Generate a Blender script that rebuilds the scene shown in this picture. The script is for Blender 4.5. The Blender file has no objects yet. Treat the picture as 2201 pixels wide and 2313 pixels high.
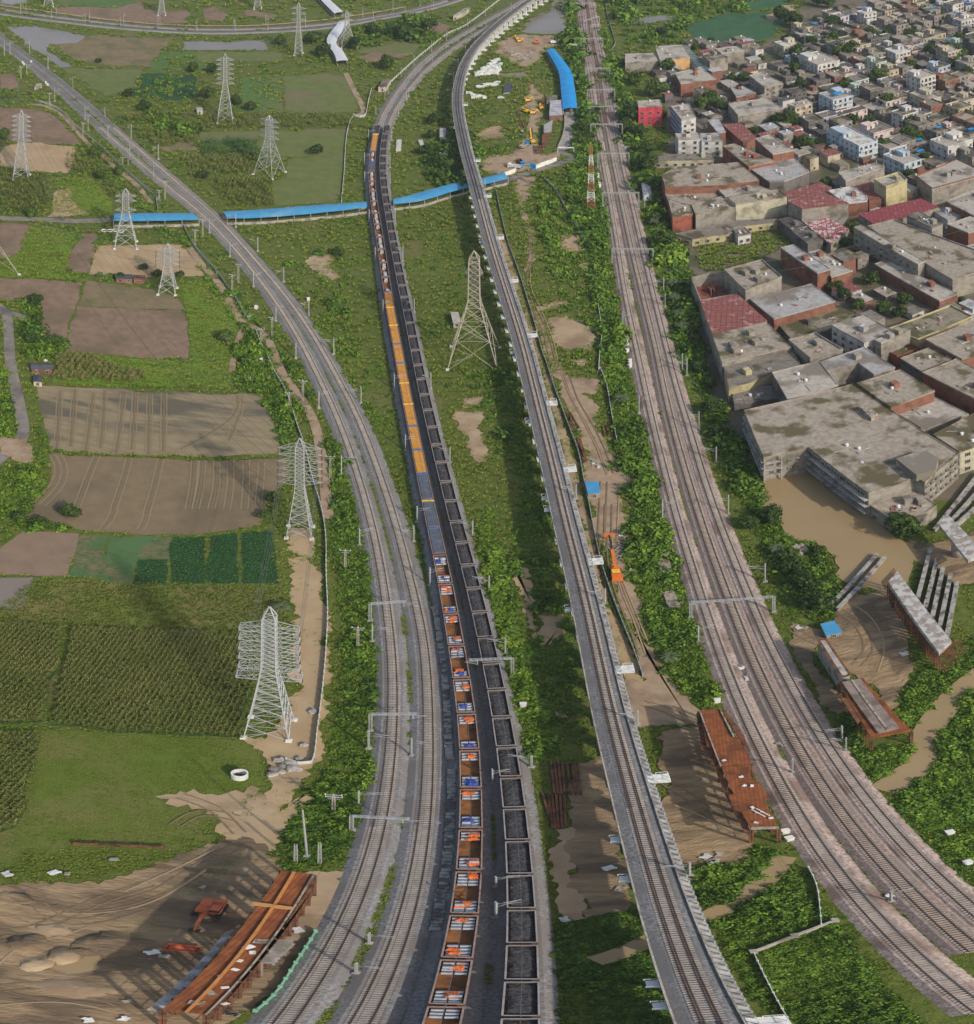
import bpy, math, random
import numpy as np
random.seed(7); RNG=np.random.default_rng(7)
rad=math.radians
S=bpy.context.scene; COL=S.collection
# ---------------------------------------------------------------- survey of the place
# The photograph is a spherical (equirectangular) aerial view: the camera hangs CH metres over the
# ground; every measured sight line is carried down to the height it really meets.
CH=262.; FP=2418.; X0=1100.5; Y0=-677.
CR=dict(V=(0,0,1.17324),a=(0,0,.39446),b=(730,0,.39446),c=(1460,0,.39446),d=(0,570,.39446),e=(730,570,.39446),
 f=(1460,570,.39446),g=(0,1150,.39446),h=(730,1150,.39446),i=(1460,1150,.39446),j=(0,1730,.39446),k=(730,1730,.39446),
 l=(1460,1730,.39446),m=(440,440,.21322),n=(0,60,.21322),o=(500,1800,.26652),p=(800,0,.23454),q=(1020,400,.23454),
 r=(1260,0,.15991),s=(1280,280,.15991),t=(1360,560,.18124),u=(1400,880,.1919),v=(1500,1220,.21322),w=(1640,1580,.29904),
 x=(1860,1980,.18177),y=(1160,820,.21322),z=(1260,1200,.23454),A=(1360,1620,.6192),t1=(780,2050,.23454),t2=(840,1560,.21322),
 t3=(780,1140,.21322),t4=(700,800,.21322),t5=(780,420,.21322),t6=(780,200,.15991),R1=(1480,340,.37523),R2=(1820,340,.35741),
 R3=(1420,80,.37523),R4=(1801,80,.37523),R5=(1740,0,.43246),R6=(1540,600,.33771),R7=(1841,600,.33771),R8=(1801,860,.37523),
 R9=(1801,1200,.37523),J2=(0,1680,.56497),T0=(0,0,.41276),P2=(1000,60,.32136),G2=(440,1320,.39267),K2=(1180,1650,.59172),F=(0,0,1))
def FX(c,x,y):
    a,b,s=CR[c]; return (a+x*s,b+y*s)
def G(fx,fy,z=0.):
    ph=(fy-Y0)/FP; la=(fx-X0)/FP; D=(CH-z)/math.tan(ph)
    return (D*math.sin(la),D*math.cos(la),z)
def W(c,x,y,z=0.): return G(*FX(c,x,y),z)
def P(c,pts,z=0.): return [W(c,x,y,z) for x,y in pts]
def PM(spec,z=0.):                      # mixed crops: [('n',[(x,y)..]),..]
    r=[]
    for c,pts in spec: r+=P(c,pts,z)
    return r
def top_h(base,c,ty,dist=None):         # height of something whose top is seen at row ty of crop c
    D=math.hypot(base[0],base[1]); return CH-D*math.tan((FX(c,0,ty)[1]-Y0)/FP)
def px_per_m(p): return FP*math.tan(math.atan2(CH,math.hypot(p[0],p[1])))/CH
# ---------------------------------------------------------------- objects
def tag(o,label=None,cat=None,group=None,kind=None):
    if label: o['label']=label
    if cat: o['category']=cat
    if group: o['group']=group
    if kind: o['kind']=kind
    return o
def empty(name,loc,rz=0.,label=None,cat=None,group=None):
    o=bpy.data.objects.new(name,None); COL.objects.link(o); o.location=loc; o.rotation_euler=(0,0,rz); o.empty_display_size=.5
    return tag(o,label,cat,group)
KIDS={}
def adopt(ch,par):
    ch.parent=par; KIDS.setdefault(par,[]).append(ch)
def copy_tree(o,par=None):
    c=o.copy(); COL.objects.link(c)
    if par: adopt(c,par)
    for k in KIDS.get(o,[]): copy_tree(k,c)
    return c
ORD='first second third fourth fifth sixth seventh eighth ninth tenth eleventh twelfth thirteenth fourteenth fifteenth sixteenth seventeenth eighteenth nineteenth'.split()
TENS={2:'twent',3:'thirt',4:'fort',5:'fift',6:'sixt',7:'sevent',8:'eight',9:'ninet'}
def nth(i):
    if i<19: return ORD[i]
    n=i+1; t,u=divmod(n,10)
    if n>=100: return '%dth'%n
    return TENS[t]+('ieth' if u==0 else 'y-'+ORD[u-1])
BOXF=[(0,3,2,1),(4,5,6,7),(0,1,5,4),(1,2,6,5),(2,3,7,6),(3,0,4,7)]
class MB:
    def __init__(s): s.v=[]; s.f=[]; s.m=[]
    def add(s,vs,fs,m=0):
        n=len(s.v); s.v+=[tuple(p) for p in vs]; s.f+=[tuple(i+n for i in f) for f in fs]; s.m+=[m]*len(fs); return s
    def box(s,c,d,rz=0.,m=0):
        x,y,z=d[0]/2,d[1]/2,d[2]/2; ca,sa=math.cos(rz),math.sin(rz)
        vs=[(c[0]+a*ca-b*sa,c[1]+a*sa+b*ca,c[2]+e) for e in (-z,z) for a,b in ((-x,-y),(x,-y),(x,y),(-x,y))]
        return s.add(vs,BOXF,m)
    def prism(s,poly,z0,z1,m=0,mt=None,bottom=False):
        poly=ccw(poly); n=len(poly)
        vs=[(p[0],p[1],z0) for p in poly]+[(p[0],p[1],z1) for p in poly]
        s.add(vs,[(i,(i+1)%n,n+(i+1)%n,n+i) for i in range(n)],m)
        s.add([(p[0],p[1],z1) for p in poly],[tuple(range(n))],m if mt is None else mt)
        if bottom: s.add([(p[0],p[1],z0) for p in poly],[tuple(range(n))[::-1]],m)
        return s
    def bar(s,p,q,w,h=None,m=0):
        h=w if h is None else h
        p=np.array(p,float); q=np.array(q,float); d=q-p; L=np.linalg.norm(d)
        if L<1e-6: return s
        d/=L; up=np.array((0,0,1.)) if abs(d[2])<.95 else np.array((1.,0,0))
        a=np.cross(d,up); a/=np.linalg.norm(a); b=np.cross(a,d)
        vs=[tuple(e+a*x*w/2+b*y*h/2) for e in (p,q) for x,y in ((-1,-1),(1,-1),(1,1),(-1,1))]
        return s.add(vs,BOXF,m)
    def cyl(s,p,q,r,n=10,m=0,r2=None,caps=True):
        r2=r if r2 is None else r2
        p=np.array(p,float); q=np.array(q,float); d=q-p; d/=np.linalg.norm(d)
        up=np.array((0,0,1.)) if abs(d[2])<.95 else np.array((1.,0,0))
        a=np.cross(d,up); a/=np.linalg.norm(a); b=np.cross(d,a)
        vs=[]
        for e,rr in ((p,r),(q,r2)):
            vs+=[tuple(e+rr*(a*math.cos(t)+b*math.sin(t))) for t in [2*math.pi*i/n for i in range(n)]]
        fs=[(i,(i+1)%n,n+(i+1)%n,n+i) for i in range(n)]
        if caps: fs+=[tuple(range(n))[::-1],tuple(range(n,2*n))]
        return s.add(vs,fs,m)
    def tubering(s,c,axis,r0,r1,L,n=14,m=0):      # thick ring (a coil), axis 'x','y' or 'z'
        vs=[]
        for k,(rr,e) in enumerate(((r1,-L/2),(r1,L/2),(r0,L/2),(r0,-L/2))):
            for i in range(n):
                t=2*math.pi*i/n; u,v=rr*math.cos(t),rr*math.sin(t)
                o=(e,u,v) if axis=='x' else ((u,e,v) if axis=='y' else (u,v,e))
                vs.append((c[0]+o[0],c[1]+o[1],c[2]+o[2]))
        fs=[]
        for k in range(4):
            for i in range(n): fs.append((k*n+i,k*n+(i+1)%n,((k+1)%4)*n+(i+1)%n,((k+1)%4)*n+i))
        return s.add(vs,fs,m)
    def build(s,name,mats,parent=None,loc=None,local=False,smooth=False):
        me=bpy.data.meshes.new(name)
        off=(0,0,0)
        if not local:
            if parent is not None:
                off=tuple(parent.location); pp=parent.parent
                while pp is not None: off=tuple(a+b for a,b in zip(off,pp.location)); pp=pp.parent
            elif loc is not None: off=loc
        if off!=(0,0,0): vs=[(x-off[0],y-off[1],z-off[2]) for x,y,z in s.v]
        else: vs=s.v
        me.from_pydata(vs,[],s.f)
        if not isinstance(mats,(list,tuple)): mats=[mats]
        for k in mats: me.materials.append(k)
        if len(mats)>1: me.polygons.foreach_set('material_index',s.m)
        if smooth: me.polygons.foreach_set('use_smooth',[True]*len(me.polygons))
        me.update()
        o=bpy.data.objects.new(name,me); COL.objects.link(o)
        if parent is not None: adopt(o,parent)
        elif loc is not None: o.location=loc
        return o
def ccw(p):
    a=sum(p[i][0]*p[(i+1)%len(p)][1]-p[(i+1)%len(p)][0]*p[i][1] for i in range(len(p)))
    return list(p) if a>0 else list(p)[::-1]
def npmesh(name,V,Q,mat,parent=None,tint=None,tri=False):
    V=np.asarray(V,np.float32).reshape(-1,3); Q=np.asarray(Q,np.int32); k=Q.shape[1]
    me=bpy.data.meshes.new(name); me.vertices.add(len(V)); me.vertices.foreach_set('co',V.ravel())
    me.loops.add(Q.size); me.loops.foreach_set('vertex_index',Q.ravel())
    me.polygons.add(len(Q)); me.polygons.foreach_set('loop_start',np.arange(0,Q.size,k,dtype=np.int32))
    if tint is not None:
        at=me.attributes.new('tint','FLOAT','POINT'); at.data.foreach_set('value',np.asarray(tint,np.float32))
    me.materials.append(mat); me.update(calc_edges=True)
    o=bpy.data.objects.new(name,me); COL.objects.link(o)
    if parent is not None: adopt(o,parent)
    return o
# ---------------------------------------------------------------- paths
def resample(pts,step=3.,smooth=0.):
    p=np.array(pts,float)
    q=[]
    n=len(p)
    for i in range(n-1):
        p0=p[max(i-1,0)]; p1=p[i]; p2=p[i+1]; p3=p[min(i+2,n-1)]
        k=max(2,int(np.linalg.norm(p2-p1)/1.5))
        for t in np.linspace(0,1,k,endpoint=False):
            q.append(.5*((2*p1)+(-p0+p2)*t+(2*p0-5*p1+4*p2-p3)*t*t+(-p0+3*p1-3*p2+p3)*t**3))
    q.append(p[-1]); q=np.array(q)
    def even(q,st):
        d=np.r_[0,np.cumsum(np.linalg.norm(np.diff(q,axis=0),axis=1))]
        k=max(2,int(round(d[-1]/st))+1); u=np.linspace(0,d[-1],k)
        return np.stack([np.interp(u,d,q[:,j]) for j in range(q.shape[1])],1)
    q=even(q,1.)
    if smooth>0:
        h=int(smooth*3); ker=np.exp(-.5*(np.arange(-h,h+1)/smooth)**2); ker/=ker.sum()
        # extend linearly so that the ends stay where they are
        a=q[0]-(q[1:h+1][::-1]-q[0]); b=q[-1]-(q[-h-1:-1][::-1]-q[-1])
        if len(q)>h+2:
            e=np.vstack([a,q,b]); q=np.stack([np.convolve(e[:,j],ker,'valid') for j in range(q.shape[1])],1)
    return even(q,step)
def frames(path):
    t=np.gradient(path[:,:2],axis=0); t/=np.linalg.norm(t,axis=1)[:,None]+1e-9
    return t,np.stack([t[:,1],-t[:,0]],1)     # tangent, right normal
def sweep(mb,path,prof,closed=False,m=0):     # prof: [(side offset, z offset)] ; path 3-D
    _,nr=frames(path); k=len(prof); n=len(path)
    vs=[(path[i,0]+nr[i,0]*a,path[i,1]+nr[i,1]*a,path[i,2]+b) for i in range(n) for a,b in prof]
    kk=k if closed else k-1
    fs=[(i*k+j,i*k+(j+1)%k,(i+1)*k+(j+1)%k,(i+1)*k+j) for i in range(n-1) for j in range(kk)]
    fs=[f[::-1] for f in fs]
    if closed: fs+=[tuple(range(k)),tuple((n-1)*k+j for j in range(k))[::-1]]
    return mb.add(vs,fs,m)
def strip_poly(path,l,r):
    _,nr=frames(path); a=path[:,:2]+nr*r; b=path[:,:2]-nr*l
    return np.vstack([a,b[::-1]])
# ---------------------------------------------------------------- materials
def mat(name,c1,c2=None,sc=1.,c3=None,s3=.1,t3=(.52,.62),rough=.9,metal=0.,bump=0.,bs=None,tint=None,det=5.,dist=0.,stretch=None,rand=0.,trans=0.,spec=.3):
    """c1/c2 mixed by a fine noise, c3 in patches by a coarse one; all in world metres"""
    m=bpy.data.materials.new(name); m.use_nodes=True; nt=m.node_tree; N=nt.nodes; L=nt.links
    b=N['Principled BSDF']; b.inputs['Roughness'].default_value=rough; b.inputs['Metallic'].default_value=metal
    b.inputs['Specular IOR Level'].default_value=spec
    geo=N.new('ShaderNodeNewGeometry'); pos=geo.outputs['Position']
    if stretch:
        mp=N.new('ShaderNodeMapping'); mp.inputs['Scale'].default_value=stretch[:3]
        if len(stretch)>3: mp.inputs['Rotation'].default_value=(0,0,stretch[3])
        L.new(pos,mp.inputs['Vector']); pos=mp.outputs['Vector']
    def noise(s,d=5.,r=.55):
        n=N.new('ShaderNodeTexNoise'); n.inputs['Scale'].default_value=s; n.inputs['Detail'].default_value=d; n.inputs['Roughness'].default_value=r
        n.inputs['Distortion'].default_value=dist
        L.new(pos,n.inputs['Vector']); return n.outputs['Fac']
    def ramp(f,a,c,lo,hi):
        r=N.new('ShaderNodeValToRGB'); r.color_ramp.elements[0].position=lo; r.color_ramp.elements[1].position=hi
        r.color_ramp.elements[0].color=(*a,1); r.color_ramp.elements[1].color=(*c,1); L.new(f,r.inputs['Fac']); return r.outputs['Color']
    def mix(f,a,c):
        x=N.new('ShaderNodeMix'); x.data_type='RGBA'; L.new(f,x.inputs[0]); 
        if isinstance(a,tuple): x.inputs[6].default_value=(*a,1)
        else: L.new(a,x.inputs[6])
        if isinstance(c,tuple): x.inputs[7].default_value=(*c,1)
        else: L.new(c,x.inputs[7])
        return x.outputs[2]
    out=None
    if tint:
        at=N.new('ShaderNodeAttribute'); at.attribute_name='tint'
        r=N.new('ShaderNodeValToRGB'); E=r.color_ramp.elements
        while len(E)<len(tint): E.new(.5)
        for i,cc in enumerate(tint): E[i].position=i/(len(tint)-1); E[i].color=(*cc,1)
        fac=at.outputs['Fac']
        if rand:
            oi=N.new('ShaderNodeObjectInfo'); ma=N.new('ShaderNodeMath'); ma.operation='MULTIPLY_ADD'; ma.inputs[1].default_value=rand
            ma.inputs[2].default_value=-rand/2; L.new(oi.outputs['Random'],ma.inputs[0])
            ad=N.new('ShaderNodeMath'); ad.operation='ADD'; L.new(fac,ad.inputs[0]); L.new(ma.outputs[0],ad.inputs[1]); fac=ad.outputs[0]
        L.new(fac,r.inputs['Fac']); out=r.outputs['Color']
    elif c2 is not None: out=ramp(noise(sc,det),c1,c2,.35,.65)
    if c3 is not None:
        f=noise(s3,6.); r=N.new('ShaderNodeMapRange'); r.inputs['From Min'].default_value=t3[0]; r.inputs['From Max'].default_value=t3[1]
        L.new(f,r.inputs['Value']); out=mix(r.outputs['Result'],out if out is not None else c1,c3)
    if out is None: b.inputs['Base Color'].default_value=(*c1,1)
    else: L.new(out,b.inputs['Base Color'])
    if bump:
        bp=N.new('ShaderNodeBump'); bp.inputs['Strength'].default_value=1.; bp.inputs['Distance'].default_value=bump
        L.new(noise(bs or sc*2,4.,.6),bp.inputs['Height']); L.new(bp.outputs['Normal'],b.inputs['Normal'])
    if trans:
        tr=N.new('ShaderNodeBsdfTranslucent'); mx=N.new('ShaderNodeMixShader'); mx.inputs[0].default_value=trans
        L.new(out,tr.inputs['Color']) if out is not None else None
        L.new(b.outputs[0],mx.inputs[1]); L.new(tr.outputs[0],mx.inputs[2]); L.new(mx.outputs[0],N['Material Output'].inputs['Surface'])
    return m
def wave(m,scale,rot,ca,fac=.5,dist=1.,prof='SIN',width=None):
    """lay furrows / sheet ribs over the colour of a material"""
    nt=m.node_tree; N=nt.nodes; L=nt.links; b=N['Principled BSDF']
    geo=N.new('ShaderNodeNewGeometry'); mp=N.new('ShaderNodeMapping'); mp.inputs['Rotation'].default_value=(0,0,rot)
    L.new(geo.outputs['Position'],mp.inputs['Vector'])
    wv=N.new('ShaderNodeTexWave'); wv.inputs['Scale'].default_value=scale; wv.inputs['Distortion'].default_value=dist; wv.inputs['Detail'].default_value=2.
    wv.wave_profile=prof
    L.new(mp.outputs['Vector'],wv.inputs['Vector'])
    f=wv.outputs['Fac']
    if width:
        r=N.new('ShaderNodeMapRange'); r.inputs['From Min'].default_value=1-width; r.inputs['From Max'].default_value=1.; L.new(f,r.inputs['Value']); f=r.outputs['Result']
    mu=N.new('ShaderNodeMath'); mu.operation='MULTIPLY'; mu.inputs[1].default_value=fac; L.new(f,mu.inputs[0])
    x=N.new('ShaderNodeMix'); x.data_type='RGBA'; L.new(mu.outputs[0],x.inputs[0])
    s=b.inputs['Base Color']
    if s.is_linked: L.new(s.links[0].from_socket,x.inputs[6])
    else: x.inputs[6].default_value=s.default_value
    x.inputs[7].default_value=(*ca,1); L.new(x.outputs[2],s)
    return m
# ---------------------------------------------------------------- camera, light
cam=bpy.data.cameras.new('camera'); co=bpy.data.objects.new('camera',cam); COL.objects.link(co); S.camera=co
co.location=(0,0,CH); co.rotation_euler=(rad(90),0,0); cam.type='PANO'; cam.clip_end=20000; cam.clip_start=.5
cam.panorama_type='EQUIRECTANGULAR'
cam.latitude_max=Y0/FP; cam.latitude_min=-(2313-Y0)/FP
cam.longitude_min=-X0/FP; cam.longitude_max=X0/FP
SUN_AZ=math.atan2(.637,-.771); SUN_EL=rad(35)      # azimuth clockwise from +Y
w=bpy.data.worlds.new('World'); S.world=w; w.use_nodes=True
nt=w.node_tree; sk=nt.nodes.new('ShaderNodeTexSky'); sk.sky_type='NISHITA'; sk.sun_disc=False
sk.sun_elevation=SUN_EL; sk.sun_rotation=SUN_AZ; sk.air_density=1.3; sk.dust_density=2.5
nt.links.new(sk.outputs[0],nt.nodes['Background'].inputs['Color']); nt.nodes['Background'].inputs['Strength'].default_value=.145
sl=bpy.data.lights.new('sun','SUN'); so=bpy.data.objects.new('sun',sl); COL.objects.link(so)
sl.energy=3.0; sl.angle=rad(1.2); sl.color=(1.,.93,.82); so.location=(200,-200,400)
so.rotation_euler=(math.pi/2-SUN_EL,0,-SUN_AZ+math.pi)
S.view_settings.view_transform='Standard'; S.view_settings.look='None'; S.view_settings.exposure=0.; S.view_settings.gamma=1.
S.cycles.max_bounces=5; S.cycles.diffuse_bounces=2; S.cycles.glossy_bounces=2; S.cycles.transmission_bounces=2; S.cycles.volume_bounces=0; S.cycles.transparent_max_bounces=4
# ---------------------------------------------------------------- materials in use
M_grass=mat('meadow',(.075,.105,.014),(.125,.145,.026),.35,(.165,.135,.06),.02,(.6,.72),bump=.3,bs=.9)
M_ballast=mat('grey_ballast',(.15,.145,.148),(.30,.285,.275),2.2,(.20,.18,.17),.12,(.48,.6),bump=.12,bs=3.)
M_ballast2=mat('pink_ballast',(.25,.19,.165),(.50,.395,.345),1.8,(.215,.15,.125),.12,(.48,.62),bump=.12,bs=3.)
M_oil=mat('oily_ballast',(.15,.085,.055),(.25,.155,.11),2.)
M_sleeper=mat('concrete_sleeper',(.30,.26,.22),(.42,.37,.32),.6)
M_rail=mat('rail_steel',(.06,.03,.022),(.10,.052,.036),.5,rough=.7)
M_conc=mat('concrete',(.30,.27,.24),(.43,.40,.36),.9,(.2,.18,.155),.25,(.5,.62),bump=.02)
M_white=mat('white_paint',(.62,.61,.58),(.75,.74,.71),.8,(.45,.42,.38),.5,(.56,.66),rough=.6)
M_galv=mat('galvanised_steel',(.36,.365,.37),(.47,.475,.48),1.2,rough=.5,metal=.2)
M_galvdark=mat('weathered_galvanised_steel',(.27,.25,.22),(.40,.37,.31),1.,rough=.6,metal=.2)
M_tan=mat('tan_pylon_steel',(.33,.30,.23),(.44,.40,.32),1.,rough=.6)
M_blue=mat('blue_sheet',(.06,.27,.48),(.09,.33,.54),.3,(.19,.38,.50),.08,(.55,.7),rough=.5)
wave(M_blue,1.2,0,(.03,.22,.45),.35,.1)
M_blue2=mat('deep_blue_sheet',(.01,.24,.58),(.015,.29,.66),.2,rough=.45)
M_whitesheet=mat('white_sheet',(.62,.62,.64),(.72,.72,.74),.3,rough=.5); wave(M_whitesheet,.6,0,(.45,.45,.48),.5,.1)
M_dark=mat('dark_opening',(.02,.02,.022),(.035,.034,.033),1.)
M_glass=mat('window_glass',(.025,.03,.035),rough=.15,spec=.6)
M_rust=mat('rusty_plate',(.20,.062,.022),(.31,.105,.035),.8,(.13,.045,.02),.3,(.52,.64),bump=.02); wave(M_rust,.5,rad(10),(.13,.04,.015),.5,.6)
M_rustdk=mat('dark_rusty_steel',(.12,.05,.026),(.23,.10,.05),1.2,(.07,.035,.025),.4,(.5,.62))
M_orange=mat('orange_machine',(.6,.14,.025),(.68,.18,.04),1.5,(.5,.12,.03),.8,(.58,.68),rough=.5)
M_yellow=mat('yellow_machine',(.75,.42,.03),(.82,.5,.06),1.5,rough=.5)
M_red=mat('red_machine',(.55,.13,.05),(.62,.17,.07),1.5,rough=.5)
M_black=mat('black_rubber',(.018,.018,.018),(.03,.03,.03),2.)
M_wood=mat('weathered_timber',(.26,.22,.17),(.40,.34,.28),1.5,(.15,.12,.09),.8,(.5,.6))
M_trunk=mat('bark',(.09,.065,.045),(.15,.11,.08),1.5)
M_soil=mat('brown_soil',(.185,.125,.082),(.25,.17,.115),.25,(.155,.115,.07),.05,(.5,.66),bump=.12,bs=.8)
M_soil2=mat('olive_soil',(.175,.13,.07),(.225,.17,.095),.22,(.125,.12,.05),.07,(.46,.64),bump=.12,bs=.8)
M_tansoil=mat('tan_mud',(.36,.25,.14),(.43,.31,.18),.12,(.28,.20,.12),.06,(.55,.7),bump=.05,bs=.5)
M_wet=mat('wet_ploughed_soil',(.225,.175,.10),(.285,.225,.135),.3,(.12,.105,.075),.07,(.48,.58),bump=.08,bs=.7,stretch=(.35,1.6,1.,0))
M_ridge=mat('ridged_soil',(.20,.15,.085),(.25,.19,.11),.25,(.165,.125,.08),.05,(.5,.65),bump=.08,bs=.8); wave(M_ridge,.62,rad(90),(.13,.09,.05),.6,.35)
M_swirl=mat('swirl_soil',(.215,.15,.10),(.265,.185,.13),.2,bump=.1,bs=.9); wave(M_swirl,.35,rad(20),(.17,.115,.075),.35,6.)
M_lawn=mat('paddy_green',(.085,.125,.012),(.115,.155,.02),.3,(.155,.15,.045),.045,(.5,.64),bump=.2,bs=2.5)
M_yelgreen=mat('yellow_green_crop',(.11,.14,.018),(.17,.185,.035),.4,(.19,.16,.055),.06,(.48,.6),bump=.3,bs=2.)
M_bright=mat('bright_green_crop',(.095,.19,.014),(.14,.235,.025),.35,(.18,.22,.03),.05,(.55,.68),bump=.3,bs=1.5)
M_deep=mat('deep_green_crop',(.018,.075,.024),(.035,.11,.035),.6,(.025,.06,.018),.1,(.5,.62),bump=.3,bs=2.); wave(M_deep,.45,rad(90),(.012,.04,.014),.4,.4)
M_seed=mat('seedling_rows',(.055,.125,.035),(.20,.16,.09),.5,(.05,.16,.05),.1,(.46,.56),bump=.2,bs=2.); wave(M_seed,.5,rad(90),(.17,.115,.07),.5,.4)
M_midgreen=mat('mid_green_crop',(.065,.13,.03),(.10,.165,.04),.25,(.13,.145,.05),.03,(.5,.64),bump=.3,bs=1.)
M_lake=mat('green_covered_water',(.028,.085,.028),(.045,.115,.038),.1,(.06,.12,.05),.03,(.55,.7),rough=.6); M_olive=mat('olive_pasture',(.105,.135,.035),(.145,.165,.05),.15,(.17,.14,.075),.025,(.5,.66),bump=.2,bs=.8)
M_pond=mat('muddy_water',(.30,.215,.11),(.335,.24,.125),.04,rough=.12,spec=.35)
M_greywater=mat('grey_floodwater',(.19,.155,.13),(.235,.195,.165),.02,(.14,.135,.075),.03,(.6,.75),rough=.15,spec=.4)
M_road=mat('dusty_road',(.19,.165,.145),(.25,.22,.19),.3,(.12,.105,.095),.08,(.5,.64),bump=.06)
M_dirtroad=mat('dirt_track',(.30,.21,.135),(.38,.28,.19),.3,(.22,.155,.10),.1,(.52,.66),bump=.08)
M_dirt=mat('bare_dirt',(.33,.235,.145),(.42,.31,.195),.15,(.25,.175,.105),.07,(.5,.62),bump=.15,bs=.5)
M_site=mat('churned_earth',(.255,.175,.098),(.345,.245,.14),.35,(.15,.105,.065),.09,(.44,.6),bump=.6,bs=.5,stretch=(.6,1.5,1.,.3),dist=.8)
M_townsoil=mat('town_earth',(.13,.105,.075),(.19,.155,.115),.2,(.08,.085,.04),.05,(.5,.6),bump=.05)
M_yard=mat('mossy_yard',(.17,.14,.10),(.23,.19,.14),.3,(.085,.075,.035),.07,(.48,.58),bump=.03)
# ---------------------------------------------------------------- ground
mb=MB(); n=60
g=np.linspace(-1800,1800,n+1); gy=np.linspace(-400,3200,n+1)
V=np.array([(x,y,0.) for y in gy for x in g]); Q=np.array([(j*(n+1)+i,j*(n+1)+i+1,(j+1)*(n+1)+i+1,(j+1)*(n+1)+i) for j in range(n) for i in range(n)])
tag(npmesh('ground',V,Q,M_grass),kind='structure')
LAYER=[0.02]
BARE=[]      # polygons where nothing grows
def rough(poly,amp,step):
    """a hand-drawn outline: subdivided and jittered so that no edge is ruler-straight"""
    p=np.array([q[:2] for q in poly]); out=[]
    for i in range(len(p)):
        a,b=p[i],p[(i+1)%len(p)]; L=np.linalg.norm(b-a); k=max(1,int(L/step))
        nrm=np.array([b[1]-a[1],a[0]-b[0]])/(L+1e-6)
        for t in range(k):
            j=0 if t==0 else RNG.normal()*amp
            out.append(a+(b-a)*t/k+nrm*j)
    return np.array(out)
def patch(name,matl,spec,amp=.5,step=4.,bare=True,kind='structure',z=None,label=None,cat=None):
    poly=spec if isinstance(spec,np.ndarray) else PM(spec)
    poly=rough(poly,amp,step)
    LAYER[0]+=.003
    zz=LAYER[0] if z is None else z
    poly=ccw([tuple(q) for q in poly])
    mb=MB(); mb.add([(x,y,zz) for x,y in poly],[tuple(range(len(poly)))])
    o=mb.build(name,matl); tag(o,label,cat,kind=kind)
    if bare: BARE.append(np.array(poly))
    return np.array(poly)
# farmland, near to far
fld={}
def field(key,matl,crop,pts,amp=.5,step=5.,bare=True,name='field'): fld[key]=patch(name,matl,[(crop,pts)],amp,step,bare)
field('town',M_townsoil,'F',[(1510,330),(1500,190),(1580,115),(1700,112),(1770,80),(1850,-30),(2300,-40),(2300,1130),(2100,1130),(1980,1100),(1720,1090),(1600,860)],1,10,name='town_ground')
field('lawn',M_lawn,'F',[(92,1652),(180,1650),(350,1660),(560,1672),(600,1745),(560,1800),(470,1870),(380,1905),(50,1916),(30,1880),(75,1760)],.6,4.)
field('maizeL',M_deep,'F',[(-40,1405),(140,1422),(95,1632),(-40,1632)],bare=False)
field('maizeR',M_deep,'F',[(160,1422),(545,1432),(575,1540),(545,1666),(340,1656),(112,1638)],bare=False)
field('maizeC',M_deep,'F',[(-40,1658),(85,1658),(80,1735),(35,1868),(-40,1895)],bare=False)
field('yg',M_yelgreen,'F',[(78,1308),(300,1318),(632,1320),(652,1400),(540,1424),(350,1424),(150,1418),(-30,1402),(-30,1395)],bare=False)
field('swirl',M_swirl,'F',[(52,1200),(178,1205),(152,1300),(-20,1297),(-20,1250)])
field('seedA',M_seed,'F',[(180,1208),(246,1212),(234,1306),(154,1301)])
field('seedB',M_seed,'F',[(250,1212),(388,1214),(383,1262),(312,1264),(300,1318),(228,1312)])
for k,pts in enumerate([[(391,1215),(465,1213),(461,1318),(388,1318)],[(474,1211),(536,1205),(540,1318),(470,1318)],[(545,1204),(615,1199),(630,1318),(546,1318)],[(312,1264),(378,1264),(376,1318),(303,1318)]]): field('deep%d'%k,M_deep,'F',pts,.3)
field('greyp',M_greywater,'F',[(-20,1306),(75,1304),(48,1378),(-20,1376)],name='field_water')
field('wet',M_wet,'d',[(210,765),(600,780),(1000,800),(1490,820),(1560,960),(1610,1150),(1200,1172),(700,1155),(283,1138)])
field('ridge',M_ridge,'F',[(112,1024),(300,1034),(470,1040),(640,1036),(652,1080),(600,1140),(590,1186),(430,1208),(175,1196),(62,1170),(112,1090)])
field('brn1',M_soil,'d',[(440,310),(1060,330),(1078,480),(1075,610),(800,606),(370,562)])
field('brn2',M_soil2,'d',[(495,160),(870,212),(1018,262),(1060,328),(440,306)])
field('brn3',M_soil,'d',[(-60,150),(300,160),(470,172),(368,515),(238,515),(235,400),(240,290),(120,285),(-60,250)])
field('tan1',M_tansoil,'d',[(535,5),(1070,-2),(1180,135),(900,140),(512,128)])
field('grn1',M_bright,'d',[(90,0),(400,0),(375,108),(470,120),(470,165),(0,140),(0,60)],bare=False)
field('brn4',M_soil,'d',[(410,0),(535,0),(512,120),(378,105)])
field('grn2',M_bright,'d',[(1022,175),(1200,160),(1330,280),(1370,400),(1365,470),(1330,640),(1310,780),(1115,770),(1085,420),(1070,335)],bare=False)
field('grn3',M_bright,'d',[(372,570),(800,612),(1090,622),(1098,740),(1030,770),(700,765),(300,745)],bare=False)
field('brn5',M_soil,'a',[(0,1275),(180,1290),(85,1470),(0,1480)])
field('grnA',M_bright,'a',[(185,1290),(450,1330),(400,1470),(90,1475)],bare=False)
field('brnA',M_soil,'a',[(465,1340),(555,1335),(540,1470),(405,1470)])
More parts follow.
